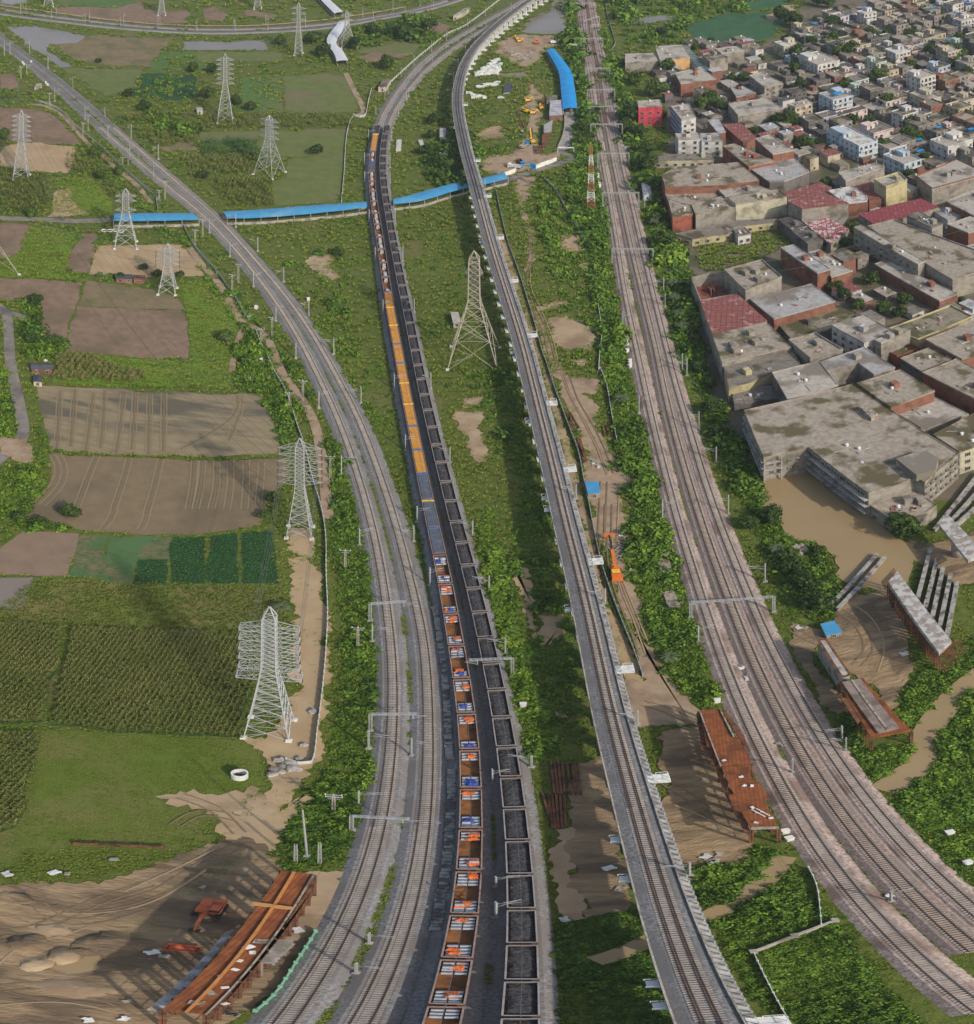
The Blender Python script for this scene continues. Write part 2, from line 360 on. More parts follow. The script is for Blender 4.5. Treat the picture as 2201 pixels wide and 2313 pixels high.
field('tanA',M_tansoil,'a',[(560,1410),(900,1400),(1050,1405),(1090,1470),(545,1475)])
field('brn6',M_soil,'a',[(0,615),(170,622),(290,650),(380,720),(470,830),(200,820),(0,790)])
field('strp',M_tansoil,'a',[(0,850),(120,815),(430,840),(400,990),(200,985),(0,950)],1.)
field('grnB',M_bright,'a',[(330,1010),(520,1020),(640,1150),(640,1215),(520,1235),(280,1220),(330,1100)],bare=False)
field('sandB',M_tansoil,'a',[(330,1085),(395,1080),(400,1140),(440,1190),(520,1230),(270,1245)],1.)
field('brn7',M_soil,'a',[(0,420),(95,430),(115,520),(0,520)])
field('deepB',M_midgreen,'a',[(0,520),(120,530),(130,590),(0,605)],bare=False)
field('oli1',M_olive,'a',[(350,390),(820,400),(770,530),(600,550),(470,460)],1)
field('brn8',M_soil2,'a',[(330,265),(520,205),(620,200),(640,215),(990,215),(930,285),(850,385),(560,375),(420,340)],1)
field('gwat',M_greywater,'a',[(40,155),(200,150),(490,205),(440,248),(280,252),(270,280),(330,330),(430,380),(340,388),(180,270)],1.,name='floodwater')
field('gwat2',M_greywater,'a',[(1045,240),(1500,235),(1540,285),(1040,285)],1.,name='floodwater')
field('grn4',M_midgreen,'a',[(920,295),(1115,295),(1110,355),(1260,360),(1280,400),(830,400),(880,350)],1,bare=False)
field('oli2',M_olive,'a',[(1125,295),(1610,300),(1620,350),(1130,350)])
field('deepC',M_deep,'a',[(820,420),(1130,430),(1135,560),(1000,580),(765,555),(790,470)],1,bare=False)
field('oli3',M_olive,'a',[(1620,440),(1876,420),(2010,450),(2045,640),(1640,650)])
field('grn5',M_midgreen,'a',[(1390,440),(1605,440),(1625,645),(1330,640),(1370,560)],bare=False)
field('oli4',M_olive,'a',[(1150,755),(1876,735),(2000,745),(1970,900),(1600,900),(1500,850),(1380,860),(1150,840)],1)
field('oli5',M_olive,'a',[(1640,910),(1980,890),(1950,1130),(1876,1160),(1570,1180),(1560,1040),(1640,1020)])
field('oli6',M_soil2,'a',[(905,850),(1030,810),(1130,820),(1130,860),(960,870)],1)
field('brnT',M_soil,'T0',[(300,42),(480,38),(640,44),(760,5),(800,50),(870,62),(1030,60),(1030,130),(880,130),(620,112),(440,95),(310,68)],1.5)
field('grnT',M_midgreen,'T0',[(320,-30),(760,-30),(760,5),(640,40),(320,30)],1.5)
field('brnT2',M_soil,'a',[(1170,50),(1230,40),(1310,85),(1300,115),(1170,118)],1)
field('brnT3',M_soil,'a',[(1390,60),(1470,60),(1590,90),(1560,110),(1410,90)],1)
field('gwT',M_greywater,'T0',[(-20,-20),(160,-20),(140,15),(60,28),(-20,15)],1.5,name='floodwater')
field('gwB',M_greywater,'b',[(1130,180),(1200,100),(1300,70),(1310,0),(1380,0),(1400,170),(1380,190),(1200,195)],1.5,name='floodwater')
field('gwB2',M_greywater,'b',[(1720,120),(1850,100),(1900,110),(1870,130),(1760,138)],1.5,name='floodwater')
field('oliB',M_olive,'b',[(220,280),(480,235),(590,255),(500,310),(210,310)],1.5)
field('soilB',M_soil,'b',[(190,325),(330,305),(520,300),(430,335),(230,365)],1.5)
field('soilB2',M_soil,'b',[(590,150),(640,120),(735,160),(660,200),(600,175)],1.5)
field('grnC',M_lake,'F',[(1548,62),(1580,48),(1640,32),(1760,28),(1775,50),(1745,80),(1690,106),(1600,112),(1565,92)],2.); field('grnC2',M_lake,'F',[(1640,22),(1700,2),(1780,-10),(1790,12),(1720,22)],2.)
field('sandC',M_tansoil,'c',[(690,100),(770,30),(850,30),(860,60),(770,80),(720,130)],1.5)
field('gwC',M_greywater,'c',[(0,95),(180,90),(220,115),(0,130)],2.,name='floodwater')
M_furrow=mat('dark_furrow',(.165,.125,.072),(.2,.15,.09),1.); M_furrowl=mat('pale_furrow',(.235,.18,.105),(.265,.205,.122),1.)
for k,(c,pts) in enumerate([('d',[(345,795),(335,960),(325,1130)]),('d',[(430,785),(418,950),(405,1115)]),('d',[(535,808),(515,980),(490,1142)]),('d',[(600,792),(592,960),(575,1120)]),('d',[(708,810),(690,980),(665,1155)]),('d',[(775,800),(768,960),(755,1130)]),('d',[(858,815),(855,980),(850,1160)]),('d',[(940,805),(938,970),(935,1142)]),
 ('d',[(555,1165),(500,1300),(440,1460)]),('d',[(740,1180),(705,1310),(650,1470)]),('d',[(920,1190),(890,1320),(845,1475)]),('d',[(1115,1192),(1105,1330),(1080,1470)]),('d',[(1160,1192),(1150,1330),(1120,1470)]),('d',[(1240,1192),(1240,1330),(1210,1470)]),('d',[(1320,1192),(1320,1330),(1300,1470)]),('d',[(1410,1192),(1410,1330),(1400,1470)]),('d',[(1500,1200),(1490,1330),(1480,1440)]),('d',[(330,1150),(370,1230),(350,1330),(240,1450)]),('d',[(300,1160),(335,1230),(310,1330),(210,1440)]),('d',[(1360,820),(1350,920),(1230,1020),(1030,1130)]),('d',[(1385,820),(1370,930),(1310,1080)]),('g',[(655,0),(640,50),(590,110)]),('g',[(845,0),(835,60),(805,118)])]):
    q=resample(P(c,pts),2.5,2.); LAYER[0]-=.003
    patch('furrow',M_furrow,strip_poly(q,.32,.32),.06,2.5); LAYER[0]-=.003
    for s in (-.9,.9):
        t_,n_=frames(q); qq=q.copy(); qq[:,:2]+=n_*s; patch('furrow',M_furrowl,strip_poly(qq,.2,.2),.06,2.5); LAYER[0]-=.003
LAYER[0]+=.006
# bare earth and worked ground
SOFT=[]
def bare(crop,pts,amp=.7,step=2.5,matl=None,name='bare_earth',b=True):
    q=rough(PM([(crop,pts)]),amp*1.6,step*1.6); r=patch(name,matl or M_dirt,np.array(q),amp*.7,.9,b)
    if name not in('ramp_road',): SOFT.append(r)
    return r
bare('F',[(650,1262),(690,1258),(728,1310),(742,1400),(742,1500),(735,1620),(705,1735),(660,1800),(610,1880),(590,1920),(540,1930),(540,1880),(575,1830),(600,1790),(620,1740),(600,1712),(560,1680),(550,1665),(600,1670),(650,1600),(662,1480),(668,1400),(652,1340)],.6,2.5,M_tansoil)
bare('F',[(645,1200),(700,1190),(708,1255),(690,1262),(645,1245)],.6,2.5,M_tansoil)
bare('o',[(0,160),(520,110),(800,-60),(700,110),(540,250),(470,430),(200,560),(0,480)],.6,2.5,M_tansoil)
SITE=bare('J2',[(0,570),(140,560),(420,545),(620,490),(790,420),(960,370),(1060,400),(1140,560),(1240,640),(1290,760),(1220,920),(1060,1010),(900,1120),(880,1200),(-80,1200),(-80,600)],.8,3.,M_site,'construction_ground')
bare('o',[(600,650),(1050,640),(1000,760),(960,950),(880,1140),(560,1220),(420,1150)],.5,2.,M_dirt)
bare('J2',[(620,210),(720,190),(900,200),(1040,180),(1060,330),(960,380),(900,320),(800,260),(660,240)],1.,2.5,M_dirt,b=False)
bare('J2',[(210,895),(250,850),(330,820),(410,860),(400,900),(270,922)],.5,2.,M_pond,'puddle')
bare('q',[(640,180),(590,100),(660,0),(820,0),(790,100),(700,240),(690,330),(760,430),(815,500),(810,800),(760,870),(720,950),(730,1100),(790,1250),(900,1350),(960,1560),(1010,1800),(1000,1876),(940,1876),(880,1640),(800,1430),(720,1180),(700,1000),(700,900),(720,830),(715,640),(745,560),(660,330)],.5,2.,M_dirtroad,'dirt_track')
bare('y',[(390,0),(500,0),(620,150),(780,160),(900,180),(860,330),(720,330),(850,400),(920,470),(880,560),(830,580),(880,700),(960,800),(1050,1000),(1180,1130),(1300,1230),(1250,1340),(1100,1380),(1150,1560),(1230,1876),(880,1876),(830,1500),(750,1100),(700,800),(600,520),(490,260)],.6,2.5,M_dirtroad,'dirt_track')
bare('z',[(420,0),(600,0),(720,180),(640,400),(760,620),(830,900),(960,1250),(1160,1500),(1260,1640),(1340,1700),(1400,1876),(740,1876),(640,1450),(560,1150),(460,850),(520,780),(620,1000),(740,1290),(830,1450),(860,1430),(760,1130),(600,760),(500,440)],.6,2.5,M_dirtroad,'dirt_track')
bare('q',[(345,190),(400,260),(520,560),(640,900),(740,1250),(860,1640),(920,1876),(840,1876),(700,1380),(560,960),(440,560)],.4,2.5,M_dirt)
bare('y',[(290,0),(330,0),(500,500),(600,860),(700,1150),(780,1500),(830,1876),(770,1876),(640,1330),(540,960),(420,560)],.4,2.5,M_dirt)
bare('z',[(240,0),(340,0),(420,420),(560,800),(760,1290),(830,1440),(640,1400),(520,980),(400,520)],.4,2.5,M_tansoil)
for pts in ([(1070,560),(1230,560),(1340,700),(1180,740),(1060,700)],[(930,1360),(1090,1330),(1180,1390),(1340,1370),(1390,1550),(1340,1680),(1080,1670),(960,1560)],[(1180,860),(1310,820),(1330,880),(1220,890)],[(800,1250),(1000,1180),(1160,1200),(1100,1240),(840,1300)],[(1160,1760),(1280,1740),(1320,1800),(1220,1820)]): bare('q',pts)
for pts in ([(765,900),(920,910),(890,1000),(945,1140),(935,1205),(870,1195),(830,1050)],[(800,840),(920,830),(900,880),(800,890)]): bare('e',pts)
for pts in ([(1040,255),(1180,350),(1200,500),(1225,720),(1205,750),(1150,520),(1100,350)],[(1240,600),(1380,590),(1380,720),(1260,800),(1240,700)],[(1330,1160),(1400,1190),(1350,1200)]): bare('h',pts,matl=M_tansoil)
bare('K2',[(130,380),(190,370),(240,640),(240,720),(170,745),(130,640)],.4,2.,M_dirt)
bare('K2',[(200,130),(330,100),(400,420),(420,640),(400,690),(240,720),(210,520),(180,330),(180,260)],.5,2.5,M_site)
bare('m',[(1180,690),(1320,640),(1450,620),(1460,700),(1430,780),(1560,880),(1500,920),(1330,870),(1230,780)],.8)
# site between the viaduct and the right-hand line
bare('P2',[(500,55),(800,60),(830,130),(720,160),(700,240),(600,300),(640,420),(700,470),(690,640),(660,760),(700,900),(820,880),(830,940),(600,1010),(480,1050),(270,1000),(230,930),(500,900),(560,830),(600,700),(580,520),(600,380),(560,290),(440,220),(340,180),(400,110)],.8,3.,M_dirtroad,'site_yard')
bare('P2',[(240,720),(420,700),(430,780),(300,800)],.8)
bare('P2',[(400,330),(520,320),(640,340),(620,370),(420,360)],.8,2.5,M_road)
bare('b',[(1385,625),(1450,625),(1455,720),(1445,800),(1440,860),(1345,860),(1375,780)],.2,4.,M_conc,'ramp_road')
patch('road',M_road,strip_poly(resample(PM([('b',[(1345,860),(1410,890),(1480,905),(1400,925),(1250,965),(1100,1018),(960,1060)])]),3,4),2.6,2.6),.2,5)
patch('road',M_road,strip_poly(resample(PM([('b',[(1340,930),(1480,905),(1580,890),(1700,880),(1800,865)])]),3,4),2.,2.),.2,5)
patch('road',M_road,strip_poly(resample(PM([('a',[(-60,1248),(200,1258),(450,1268),(660,1262),(900,1262),(1120,1248)])]),4,4),2.4,2.4),.2,5)
patch('road',M_road,strip_poly(resample(PM([('d',[(-20,300),(40,345),(50,480),(60,640),(95,800),(125,950),(140,1070),(70,1130),(-60,1230)])]),3,5),1.9,1.9),.5,2)
patch('road',M_road,strip_poly(resample(PM([('d',[(45,345),(100,362),(150,370)])]),2,2),1.6,1.6),.4,3)
bare('d',[(-20,1060),(100,1070),(160,1080),(180,1210),(100,1200),(0,1150)],.5,3,M_dirtroad,'road')
for nm,spec,wd in (('dirt_track',[('m',[(-60,560),(90,760),(200,870),(330,1060),(460,1300),(560,1400),(680,1420),(760,1500),(840,1680),(920,1876)]),('d',[(1790,950),(1850,1250)]),('g',[(1880,60)])],1.5),
  ('dirt_track',[('m',[(520,1410),(460,1540),(420,1700),(390,1876)])],1.1),
  ('dirt_track',[('n',[(330,830),(430,830),(560,880),(690,970),(830,1130),(950,1260),(1100,1380),(1240,1520),(1380,1620),(1500,1740),(1600,1876)])],1.4),
  ('dirt_track',[('b',[(130,420),(170,500),(220,600),(235,650),(180,662)])],1.8)):
    patch('dirt_track',M_dirtroad,strip_poly(resample(PM(spec),2.5,3),wd,wd),.25,2.5)
# pond and creeks
POND=patch("pond_water",M_pond,[("F",[(1717,1089),(1784,1072),(1826,1060),(1960,1150),(2012,1205)]),("i",[(1450,170),(1480,190),(1640,200),(1640,260),(1530,300),(1500,420),(1350,480),(1190,450),(1080,380),(1110,340),(1050,250),(960,190),(880,185),(800,150),(760,60),(660,-20)])],.35,2.5)
patch('creek_water',M_pond,strip_poly(resample(PM([('i',[(1960,920),(1860,990),(1740,1100),(1640,1230),(1580,1340)]),('w',[(1560,390),(1440,520),(1290,620),(1200,690)])]),2,3),2.6,2.6),.35,2.)
patch('creek_water',M_pond,strip_poly(resample(PM([('l',[(800,520),(690,660),(580,740),(430,830),(330,880)])]),2,3),1.5,1.5),.3,1.5)
patch('creek_water',M_pond,strip_poly(resample(PM([('K2',[(500,790),(400,840),(320,870),(270,880)])]),2,2),1.6,1.2),.3,1.5)
bare('i',[(830,650),(990,690),(1100,700),(1090,580),(1180,500),(1350,480),(1500,430),(1540,600),(1500,780),(1540,900),(1460,1050),(1440,1130),(1400,1160),(1250,990),(1150,930),(1000,760),(960,900),(1100,1040),(1160,1150),(1100,1180),(980,1040),(820,780)],.5,2.5,M_site,'construction_ground')
bare('i',[(1490,180),(1640,200),(1900,120),(1900,420),(1780,440),(1560,310)],.5,2.5,M_site,'construction_ground')
bare('F',[(1495,1655),(1600,1640),(1680,1770),(1700,1900),(1690,1945),(1560,1960),(1520,1900)],.5,2.5,M_site)

# tyre ruts and trodden lines over the worked ground
M_rut=mat('wet_rut',(.19,.13,.078),(.24,.17,.10),1.); M_rutl=mat('dry_rut',(.34,.25,.15),(.38,.28,.17),1.)
for c,lst in (('J2',[[(0,600),(180,640),(400,660),(620,600),(820,480),(960,400)],[(0,640),(200,690),(430,690),(640,640),(850,510)],[(0,760),(160,740),(260,690),(420,620),(600,560)],[(20,900),(100,820),(240,790),(380,740)],[(0,980),(180,960),(330,990),(500,1040),(620,1100)],[(0,1060),(250,1040),(450,1090)],[(150,640),(250,720),(420,700),(560,660)],[(520,600),(700,520),(880,430)],[(700,330),(800,270),(950,300)],[(640,230),(800,240),(980,330)],[(720,210),(860,260),(960,360)]]),
 ('z',[[(440,40),(450,300),(520,600),(640,900),(740,1200)],[(490,20),(510,300),(570,560),(690,860),(800,1180)],[(560,480),(640,700),(720,900),(800,1050)],[(590,480),(680,700),(770,930),(840,1100)],[(820,1660),(1000,1700),(1200,1790),(1330,1850)],[(860,1680),(1050,1740),(1300,1876)]]),
 ('y',[[(960,1260),(950,1500),(930,1876)],[(1090,1270),(1080,1500),(1060,1876)],[(1010,1500),(1000,1876)],[(480,100),(560,330),(700,600),(850,900),(960,1200)],[(560,120),(660,400),(800,640),(930,900),(1030,1180)]]),
 ('q',[[(760,560),(770,760),(720,900),(720,1100),(800,1280),(900,1480),(980,1800)],[(740,900),(750,1080),(840,1280),(940,1520),(1000,1760)]]),
 ('i',[[(1050,560),(1200,640),(1280,800),(1200,900)],[(1100,520),(1260,620),(1340,780),(1300,940)],[(840,690),(960,760),(1100,800)]]),('A',[[(220,230),(330,300),(440,380),(520,420)],[(250,330),(350,370),(470,430)]])):
    for i,pts in enumerate(lst):
        q=resample(P(c,pts),1.5,2.)
        for s,m_ in ((-.9,M_rut),(.9,M_rut)) if i%2==0 else ((-.9,M_rutl),):
            t_,n_=frames(q); qq=q.copy(); qq[:,:2]+=n_*s; patch('wheel_rut',m_,strip_poly(qq,.16,.16),.12,1.2,False)

GREENSITE=[('J2',[(555,605),(700,590),(820,610),(960,490),(975,440),(870,470),(760,530),(640,575)]),('J2',[(455,705),(560,700),(680,715),(640,760),(560,790),(470,745)]),('J2',[(415,855),(480,848),(545,890),(480,910),(420,895)]),('J2',[(0,440),(120,430),(300,425),(640,430),(760,440),(680,480),(420,520),(200,560),(40,570),(0,540)]),('J2',[(900,1090),(1000,1000),(1100,960),(1060,1040),(920,1120)])]
r_=np.random.default_rng(4)
for i,(x,y,a,b,h) in enumerate([(120,800,3.,1.6,.9),(260,850,2.2,1.3,1.),(330,830,1.8,1.,.8),(205,745,2.4,1.,.6),(440,800,4.,2.2,1.2),(150,880,2.,1.2,.7),(60,620,3.,1.2,.5),(300,980,4.,1.4,.6),(840,740,2.5,1.6,.8)]):
    p=W('J2',x,y); n=14; V=[]; 
    for k in range(6):
        for j in range(n): t=2*math.pi*j/n; f=1-k/5; w_=1+.18*r_.normal()*(k<5); V.append((p[0]+a*f*w_*math.cos(t),p[1]+b*2*f*w_*math.sin(t),h*(1-f*f)+.32*(k==0)*0+.15*r_.random()*(0<k<5)))
    mb=MB(); mb.add(V,[(k*n+j,k*n+(j+1)%n,(k+1)*n+(j+1)%n,(k+1)*n+j) for k in range(5) for j in range(n)]); tag(mb.build('mud_mound',M_dirt if i%2 else M_site,smooth=True),kind='structure')
# ---------------------------------------------------------------- railway lines
CORR=[]     # corridors kept free of plants
def centre(spec,z,smooth=14.,step=3.): return resample(PM(spec,z),step,smooth)
ZB=.75
A1=centre([('n',[(-140,40),(0,160),(280,370),(450,520),(600,650),(930,950),(1150,1150),(1400,1370),(1640,1580)]),('m',[(0,135),(165,290),(375,515),(615,800),(885,1170),(1030,1390),(1140,1580)]),
 ('t4',[(90,240),(172,400),(255,570),(350,810),(425,1010)]),('t3',[(232,0),(300,270),(368,560),(408,840),(447,1120)]),('h',[(402,850),(405,1000),(403,1170)]),('t2',[(232,250),(214,560),(190,840)]),
 ('o',[(1398,0),(1352,250),(1258,600),(1185,800),(1100,1000),(1000,1200),(880,1400),(745,1600),(600,1800),(430,2030),(250,2250)])],ZB)
A2=centre([('n',[(-150,-30),(0,85),(330,345),(640,580),(920,820),(1150,1020),(1400,1240),(1650,1450),(1860,1640)]),('m',[(250,255),(480,500),(780,850),(930,1020),(1070,1210),(1230,1440),(1350,1640)]),
 ('t4',[(265,200),(375,400),(480,590),(570,800),(645,1000)]),('t3',[(480,0),(552,250),(635,560),(702,840),(752,1120)]),('h',[(567,600),(593,860),(600,1000),(605,1200)]),('t2',[(600,280),(607,560),(607,840)]),
 ('o',[(1748,0),(1737,200),(1708,400),(1678,600),(1635,800),(1585,1000),(1520,1200),(1445,1400),(1357,1600),(1247,1800),(1110,2030),(960,2250)])],ZB)
ZW=4.25     # wagon rims
B1top=[(p,ZB) for p in [FX('p',*q) for q in [(1700,-50),(1600,10),(1420,110),(1240,210),(1060,310),(900,410),(760,510),(640,610),(560,690),(440,840),(350,970),(290,1080),(240,1180)]]]
B1top+=[(p,ZW) for p in [(849,302),(842.4,337.5),(839.9,366),(839.4,398.7),(842.2,431.5),(845.7,460.5),(851.4,492.5),(855.7,520),(862,558.6),(868.5,605.5),(874.9,646),(883.8,714),(893.7,755),(902.6,808.5),(911,853),(917.5,889.5),(928,938.6),(937.7,985.5),(945.2,1026),(974,1161),(984.7,1212.5),(999.6,1276.5),(1012.4,1338),(1023.9,1410),(1037.7,1493),(1049.5,1568),(1057.9,1613),(1062.5,1692),(1066,1775),(1065.3,1824.7),(1064.5,1915),(1057.4,2014),(1043.6,2112.6),(1020,2215),(1000,2302),(975,2390)]]
B2top=[(p,ZB) for p in [FX('p',*q) for q in [(1760,-30),(1660,40),(1470,145),(1290,250),(1110,355),(960,455),(830,550),(720,640),(640,720),(520,860),(440,980),(385,1080),(335,1180)]]]
B2top+=[(p,ZW) for p in [(870.4,301.4),(866,335),(864.5,368),(866,401),(870.6,439),(878,479),(884.5,521),(894,568.8),(902.8,616.5),(913.8,669.8),(926.8,727.8),(938.3,789.7),(951.7,854.8),(967.5,925),(986.4,1003),(1008,1086.7),(1030.6,1176.8),(1044.8,1224),(1057,1275),(1071.2,1327.5),(1085,1381.5),(1096.8,1438.7),(1111.4,1497),(1122.5,1556.3),(1135,1619.4),(1145,1685.8),(1156,1754.5),(1163.9,1824.7),(1171.8,1897.6),(1175.7,1974.6),(1180,2052.7),(1182.5,2131.6),(1179.7,2214.4),(1177,2297.2),(1172,2390)]]
def mixed(lst,smooth=12.): 
    p=[G(q[0],q[1],z)[:2]+(ZB,) for q,z in lst]; return resample(p,3.,smooth)
B1=mixed(B1top); B2=mixed(B2top)
D1=centre([('r',[(275,-40),(290,0),(375,600),(440,1000),(505,1500)]),('s',[(412,0),(452,150),(522,600),(597,1000),(685,1500)]),('t',[(198,0),(292,600),(400,1100),(488,1500)]),('u',[(303,0),(412,480),(542,1000),(675,1500)]),
 ('v',[(210,0),(360,480),(520,960),(685,1440)]),('w',[(97,0),(270,375),(455,700),(650,1040),(880,1365)]),('x',[(225,0),(445,260),(715,570),(915,760),(1175,990),(1440,1235),(1700,1440),(2000,1680)])],ZB)
D2=centre([('r',[(395,-40),(405,0),(495,600),(580,1000),(640,1500)]),('s',[(580,100),(675,600),(755,1000),(860,1500)]),('t',[(365,0),(472,450),(610,1000),(718,1450)]),('u',[(515,0),(622,400),(725,800),(835,1150),(942,1500)]),
 ('v',[(458,0),(640,500),(815,950),(1010,1440)]),('w',[(355,0),(480,260),(600,440),(745,680),(945,960),(1150,1190),(1385,1430),(1660,1690),(1900,1900)])],ZB)
D3=centre([('r',[(455,-40),(468,0),(580,600),(670,1000),(765,1500)]),('s',[(710,100),(795,600),(895,1000),(1010,1500)]),('t',[(502,0),(620,500),(745,1000),(870,1500)]),('u',[(675,0),(805,400),(918,800),(1028,1150),(1150,1500)]),
 ('v',[(662,0),(860,480),(1050,960),(1285,1400)]),('w',[(560,0),(680,220),(840,455),(1010,695),(1185,917),(1375,1115),(1585,1325),(1815,1530),(2000,1690)])],ZB)
D4=centre([('r',[(335,-40),(345,0),(395,500),(440,760),(520,930),(580,1060),(610,1200)])],ZB)
E1=centre([('a',[(-80,55),(0,75),(300,112),(600,148),(900,172),(1200,185),(1500,178),(1876,155)]),('p',[(300,160),(600,110),(900,30),(1050,-20)])],ZB)
E2=centre([('a',[(-80,25),(0,45),(300,88),(600,124),(900,152),(1200,163),(1500,158),(1876,132)]),('p',[(300,138),(600,85),(880,0)])],ZB)
M_ballast2b=mat('brown_ballast',(.19,.14,.12),(.38,.29,.245),1.8,(.25,.2,.17),.1,(.5,.62),bump=.12,bs=3.)
def bed(path,matl,hw,hb):
    mb=MB(); pr=[(-hb,-ZB-.05),(-hw,-.02),(-hw*.5,0),(hw*.5,0),(hw,-.02),(hb,-ZB-.05)]
    sweep(mb,path,pr); o=mb.build('track_bed',matl,smooth=False); tag(o,kind='structure'); CORR.append(strip_poly(path,hb-.8,hb-.8))
def track(path,label,sl=2.75,near=True,g=.838,zoff=0.,oily=None,sp=.68,guard=False,cut=620.,bridge=False):
    """two rails and the sleepers under them; the hundred sleepers nearest the camera are parts of their own"""
    pt=path.copy(); pt[:,2]+=zoff
    base=pt[len(pt)//2]
    root=empty('railway_track',tuple(base),0,label,'railway track','tracks of the railway lines')
    for s in (-1,1):
        mb=MB(); sweep(mb,pt,[(s*g-.07,.10),(s*g-.07,.26),(s*g+.07,.26),(s*g+.07,.10)],True); mb.build('rail',M_rail,root)
    if guard:
        for s in (-1,1):
            mb=MB(); sweep(mb,pt,[(s*.55-.05,.10),(s*.55-.05,.24),(s*.55+.05,.24),(s*.55+.05,.10)],True); mb.build('guard_rail',M_rail,root)
    if oily:
        mb=MB(); sweep(mb,pt,[(-1.15,.012),(1.15,.012)]); mb.build('oil_stain',oily,root)
    q=resample(pt,sp); t,nr=frames(q); d=np.hypot(q[:,0],q[:,1]); order=np.argsort(d)
    vis=[i for i in order if abs(math.atan2(q[i,0],q[i,1]))<.47 and q[i,1]>0 and d[i]<cut and d[i]>88]
    box=np.array([(x,y,z) for z in (-.06,.14) for x,y in ((-.13,-sl/2),(.13,-sl/2),(.13,sl/2),(-.13,sl/2))])
    proto=None; rest=[]
    for k,i in enumerate(vis):
        a=math.atan2(t[i,1],t[i,0])
        if k<100 and near:
            if proto is None:
                mb=MB(); mb.add(box,BOXF); proto=mb.build('sleeper',M_sleeper,local=True); o=proto
            else: o=proto.copy(); COL.objects.link(o)
            o.location=(q[i,0]-base[0],q[i,1]-base[1],q[i,2]-base[2]); o.rotation_euler=(0,0,a); adopt(o,root)
        else: rest.append((i,a))
    if rest:
        V=[]; Q=[]
        for j,(i,a) in enumerate(rest):
            ca,sa=math.cos(a),math.sin(a)
            V.append(np.stack([box[:,0]*ca-box[:,1]*sa+q[i,0]-base[0],box[:,0]*sa+box[:,1]*ca+q[i,1]-base[1],box[:,2]+q[i,2]-base[2]],1)); Q.append(np.array(BOXF)+8*j)
        tag(npmesh('sleepers',np.vstack(V),np.vstack(Q),M_sleeper,root),kind='stuff')
    return root
bed(A1,M_ballast,1.9,3.3); bed(A2,M_ballast,1.9,3.4); bed(B1,M_ballast,2.1,3.6); bed(B2,M_ballast,2.1,3.5)
bed(D1,M_ballast2,1.9,3.2); bed(D2,M_ballast2b,2.,3.3); bed(D3,M_ballast2,1.9,3.1); bed(D4,M_ballast2,1.9,2.8)
bed(E1,M_ballast,2.2,3.6); bed(E2,M_ballast,2.2,3.6)
track(A1,'left track of the empty double line sweeping past the farm fields',sp=.62)
track(A2,'right track of the empty double line, next to the steel train',sp=.62)
track(B1,'track under the train that carries steel and orange loads',near=False,cut=999)
track(B2,'track under the train of coal wagons',near=False,cut=999)
track(D1,'leftmost track of the pink ballasted main line, with pale sleepers',sp=.62)
track(D2,'brown oil stained middle track of the pink ballasted main line',oily=M_oil,sp=.62)
track(D3,'rightmost track of the pink ballasted main line, beside the factories',sp=.62)
track(D4,'short connecting track of the main line near the blue ramp roof',near=False,cut=0)
track(E1,'nearer track of the far curved line crossing the top of the fields',near=False,cut=0)
track(E2,'farther track of the far curved line crossing the top of the fields',near=False,cut=0)
patch('dirt_track',M_tansoil,strip_poly(resample(PM([('a',[(-60,15),(0,32),(300,72),(600,112),(900,140),(1200,150),(1500,146),(1876,112)]),('p',[(300,105),(500,68)])]),4,8),1.4,1.4),.3,6)
CORR.append(strip_poly(E1,4,6))
# ---------------------------------------------------------------- viaduct
ZD=10.
vp=[('p',[(1960,-150),(1790,-60),(1690,0),(1445,180),(1205,400),(1107,530),(1047,650),(1010,790),(992,900),(992,1020),(1011,1150),(1040,1300),(1073,1450),(1114,1600)]),('q',[(216,20),(261,200),(315,400),(368,600),(413,760),(475,950),(532,1130),(585,1300),(636,1460),(682,1600)]),
 ('y',[(150,30),(215,300),(330,750),(455,1260),(590,1840)]),('z',[(255,600),(385,1200),(530,1876)]),('A',[(85,180),(145,400),(205,600),(270,800),(355,1000),(412,1130),(480,1260)])]
VC=resample(PM(vp,ZD+.3),3.,14.); VC[:,2]=ZD; VC=VC[::-1].copy()
VR=empty('railway_viaduct',tuple(VC[len(VC)//2]*[1,1,0]),0,'long curved concrete railway viaduct on white piers with a walkway along its right side','viaduct')
mb=MB(); sweep(mb,VC,[(-3.1,-.35),(-3.1,0),(2.75,0),(2.75,-.35),(1.9,-1.7),(-2.2,-1.7)],True); mb.build('deck',M_conc,VR)
mb=MB(); sweep(mb,VC,[(-2.85,.02),(-1.7,.30),(1.7,.30),(2.5,.02)]); mb.build('ballast',mat('viaduct_ballast',(.105,.103,.105),(.25,.242,.24),2.4,(.145,.14,.138),.1,(.48,.6),bump=.1,bs=3.),VR)
mb=MB(); sweep(mb,VC,[(-3.12,-.9),(-3.12,.45),(-2.97,.45),(-2.97,-.9)],True); mb.build('parapet',M_conc,VR)
mb=MB(); sweep(mb,VC,[(2.6,-.4),(2.6,.55),(2.78,.55),(2.78,-.4)],True); mb.build('parapet',M_conc,VR)
mb=MB(); sweep(mb,VC,[(2.8,-.25),(2.8,-.05),(3.75,-.05),(3.75,-.25)],True); mb.build('walkway',mat('walkway_slabs',(.22,.2,.18),(.5,.47,.42),.55,det=1.,t3=(.5,.52)),VR)
q=resample(VC,1.6); t,nr=frames(q); mb=MB()
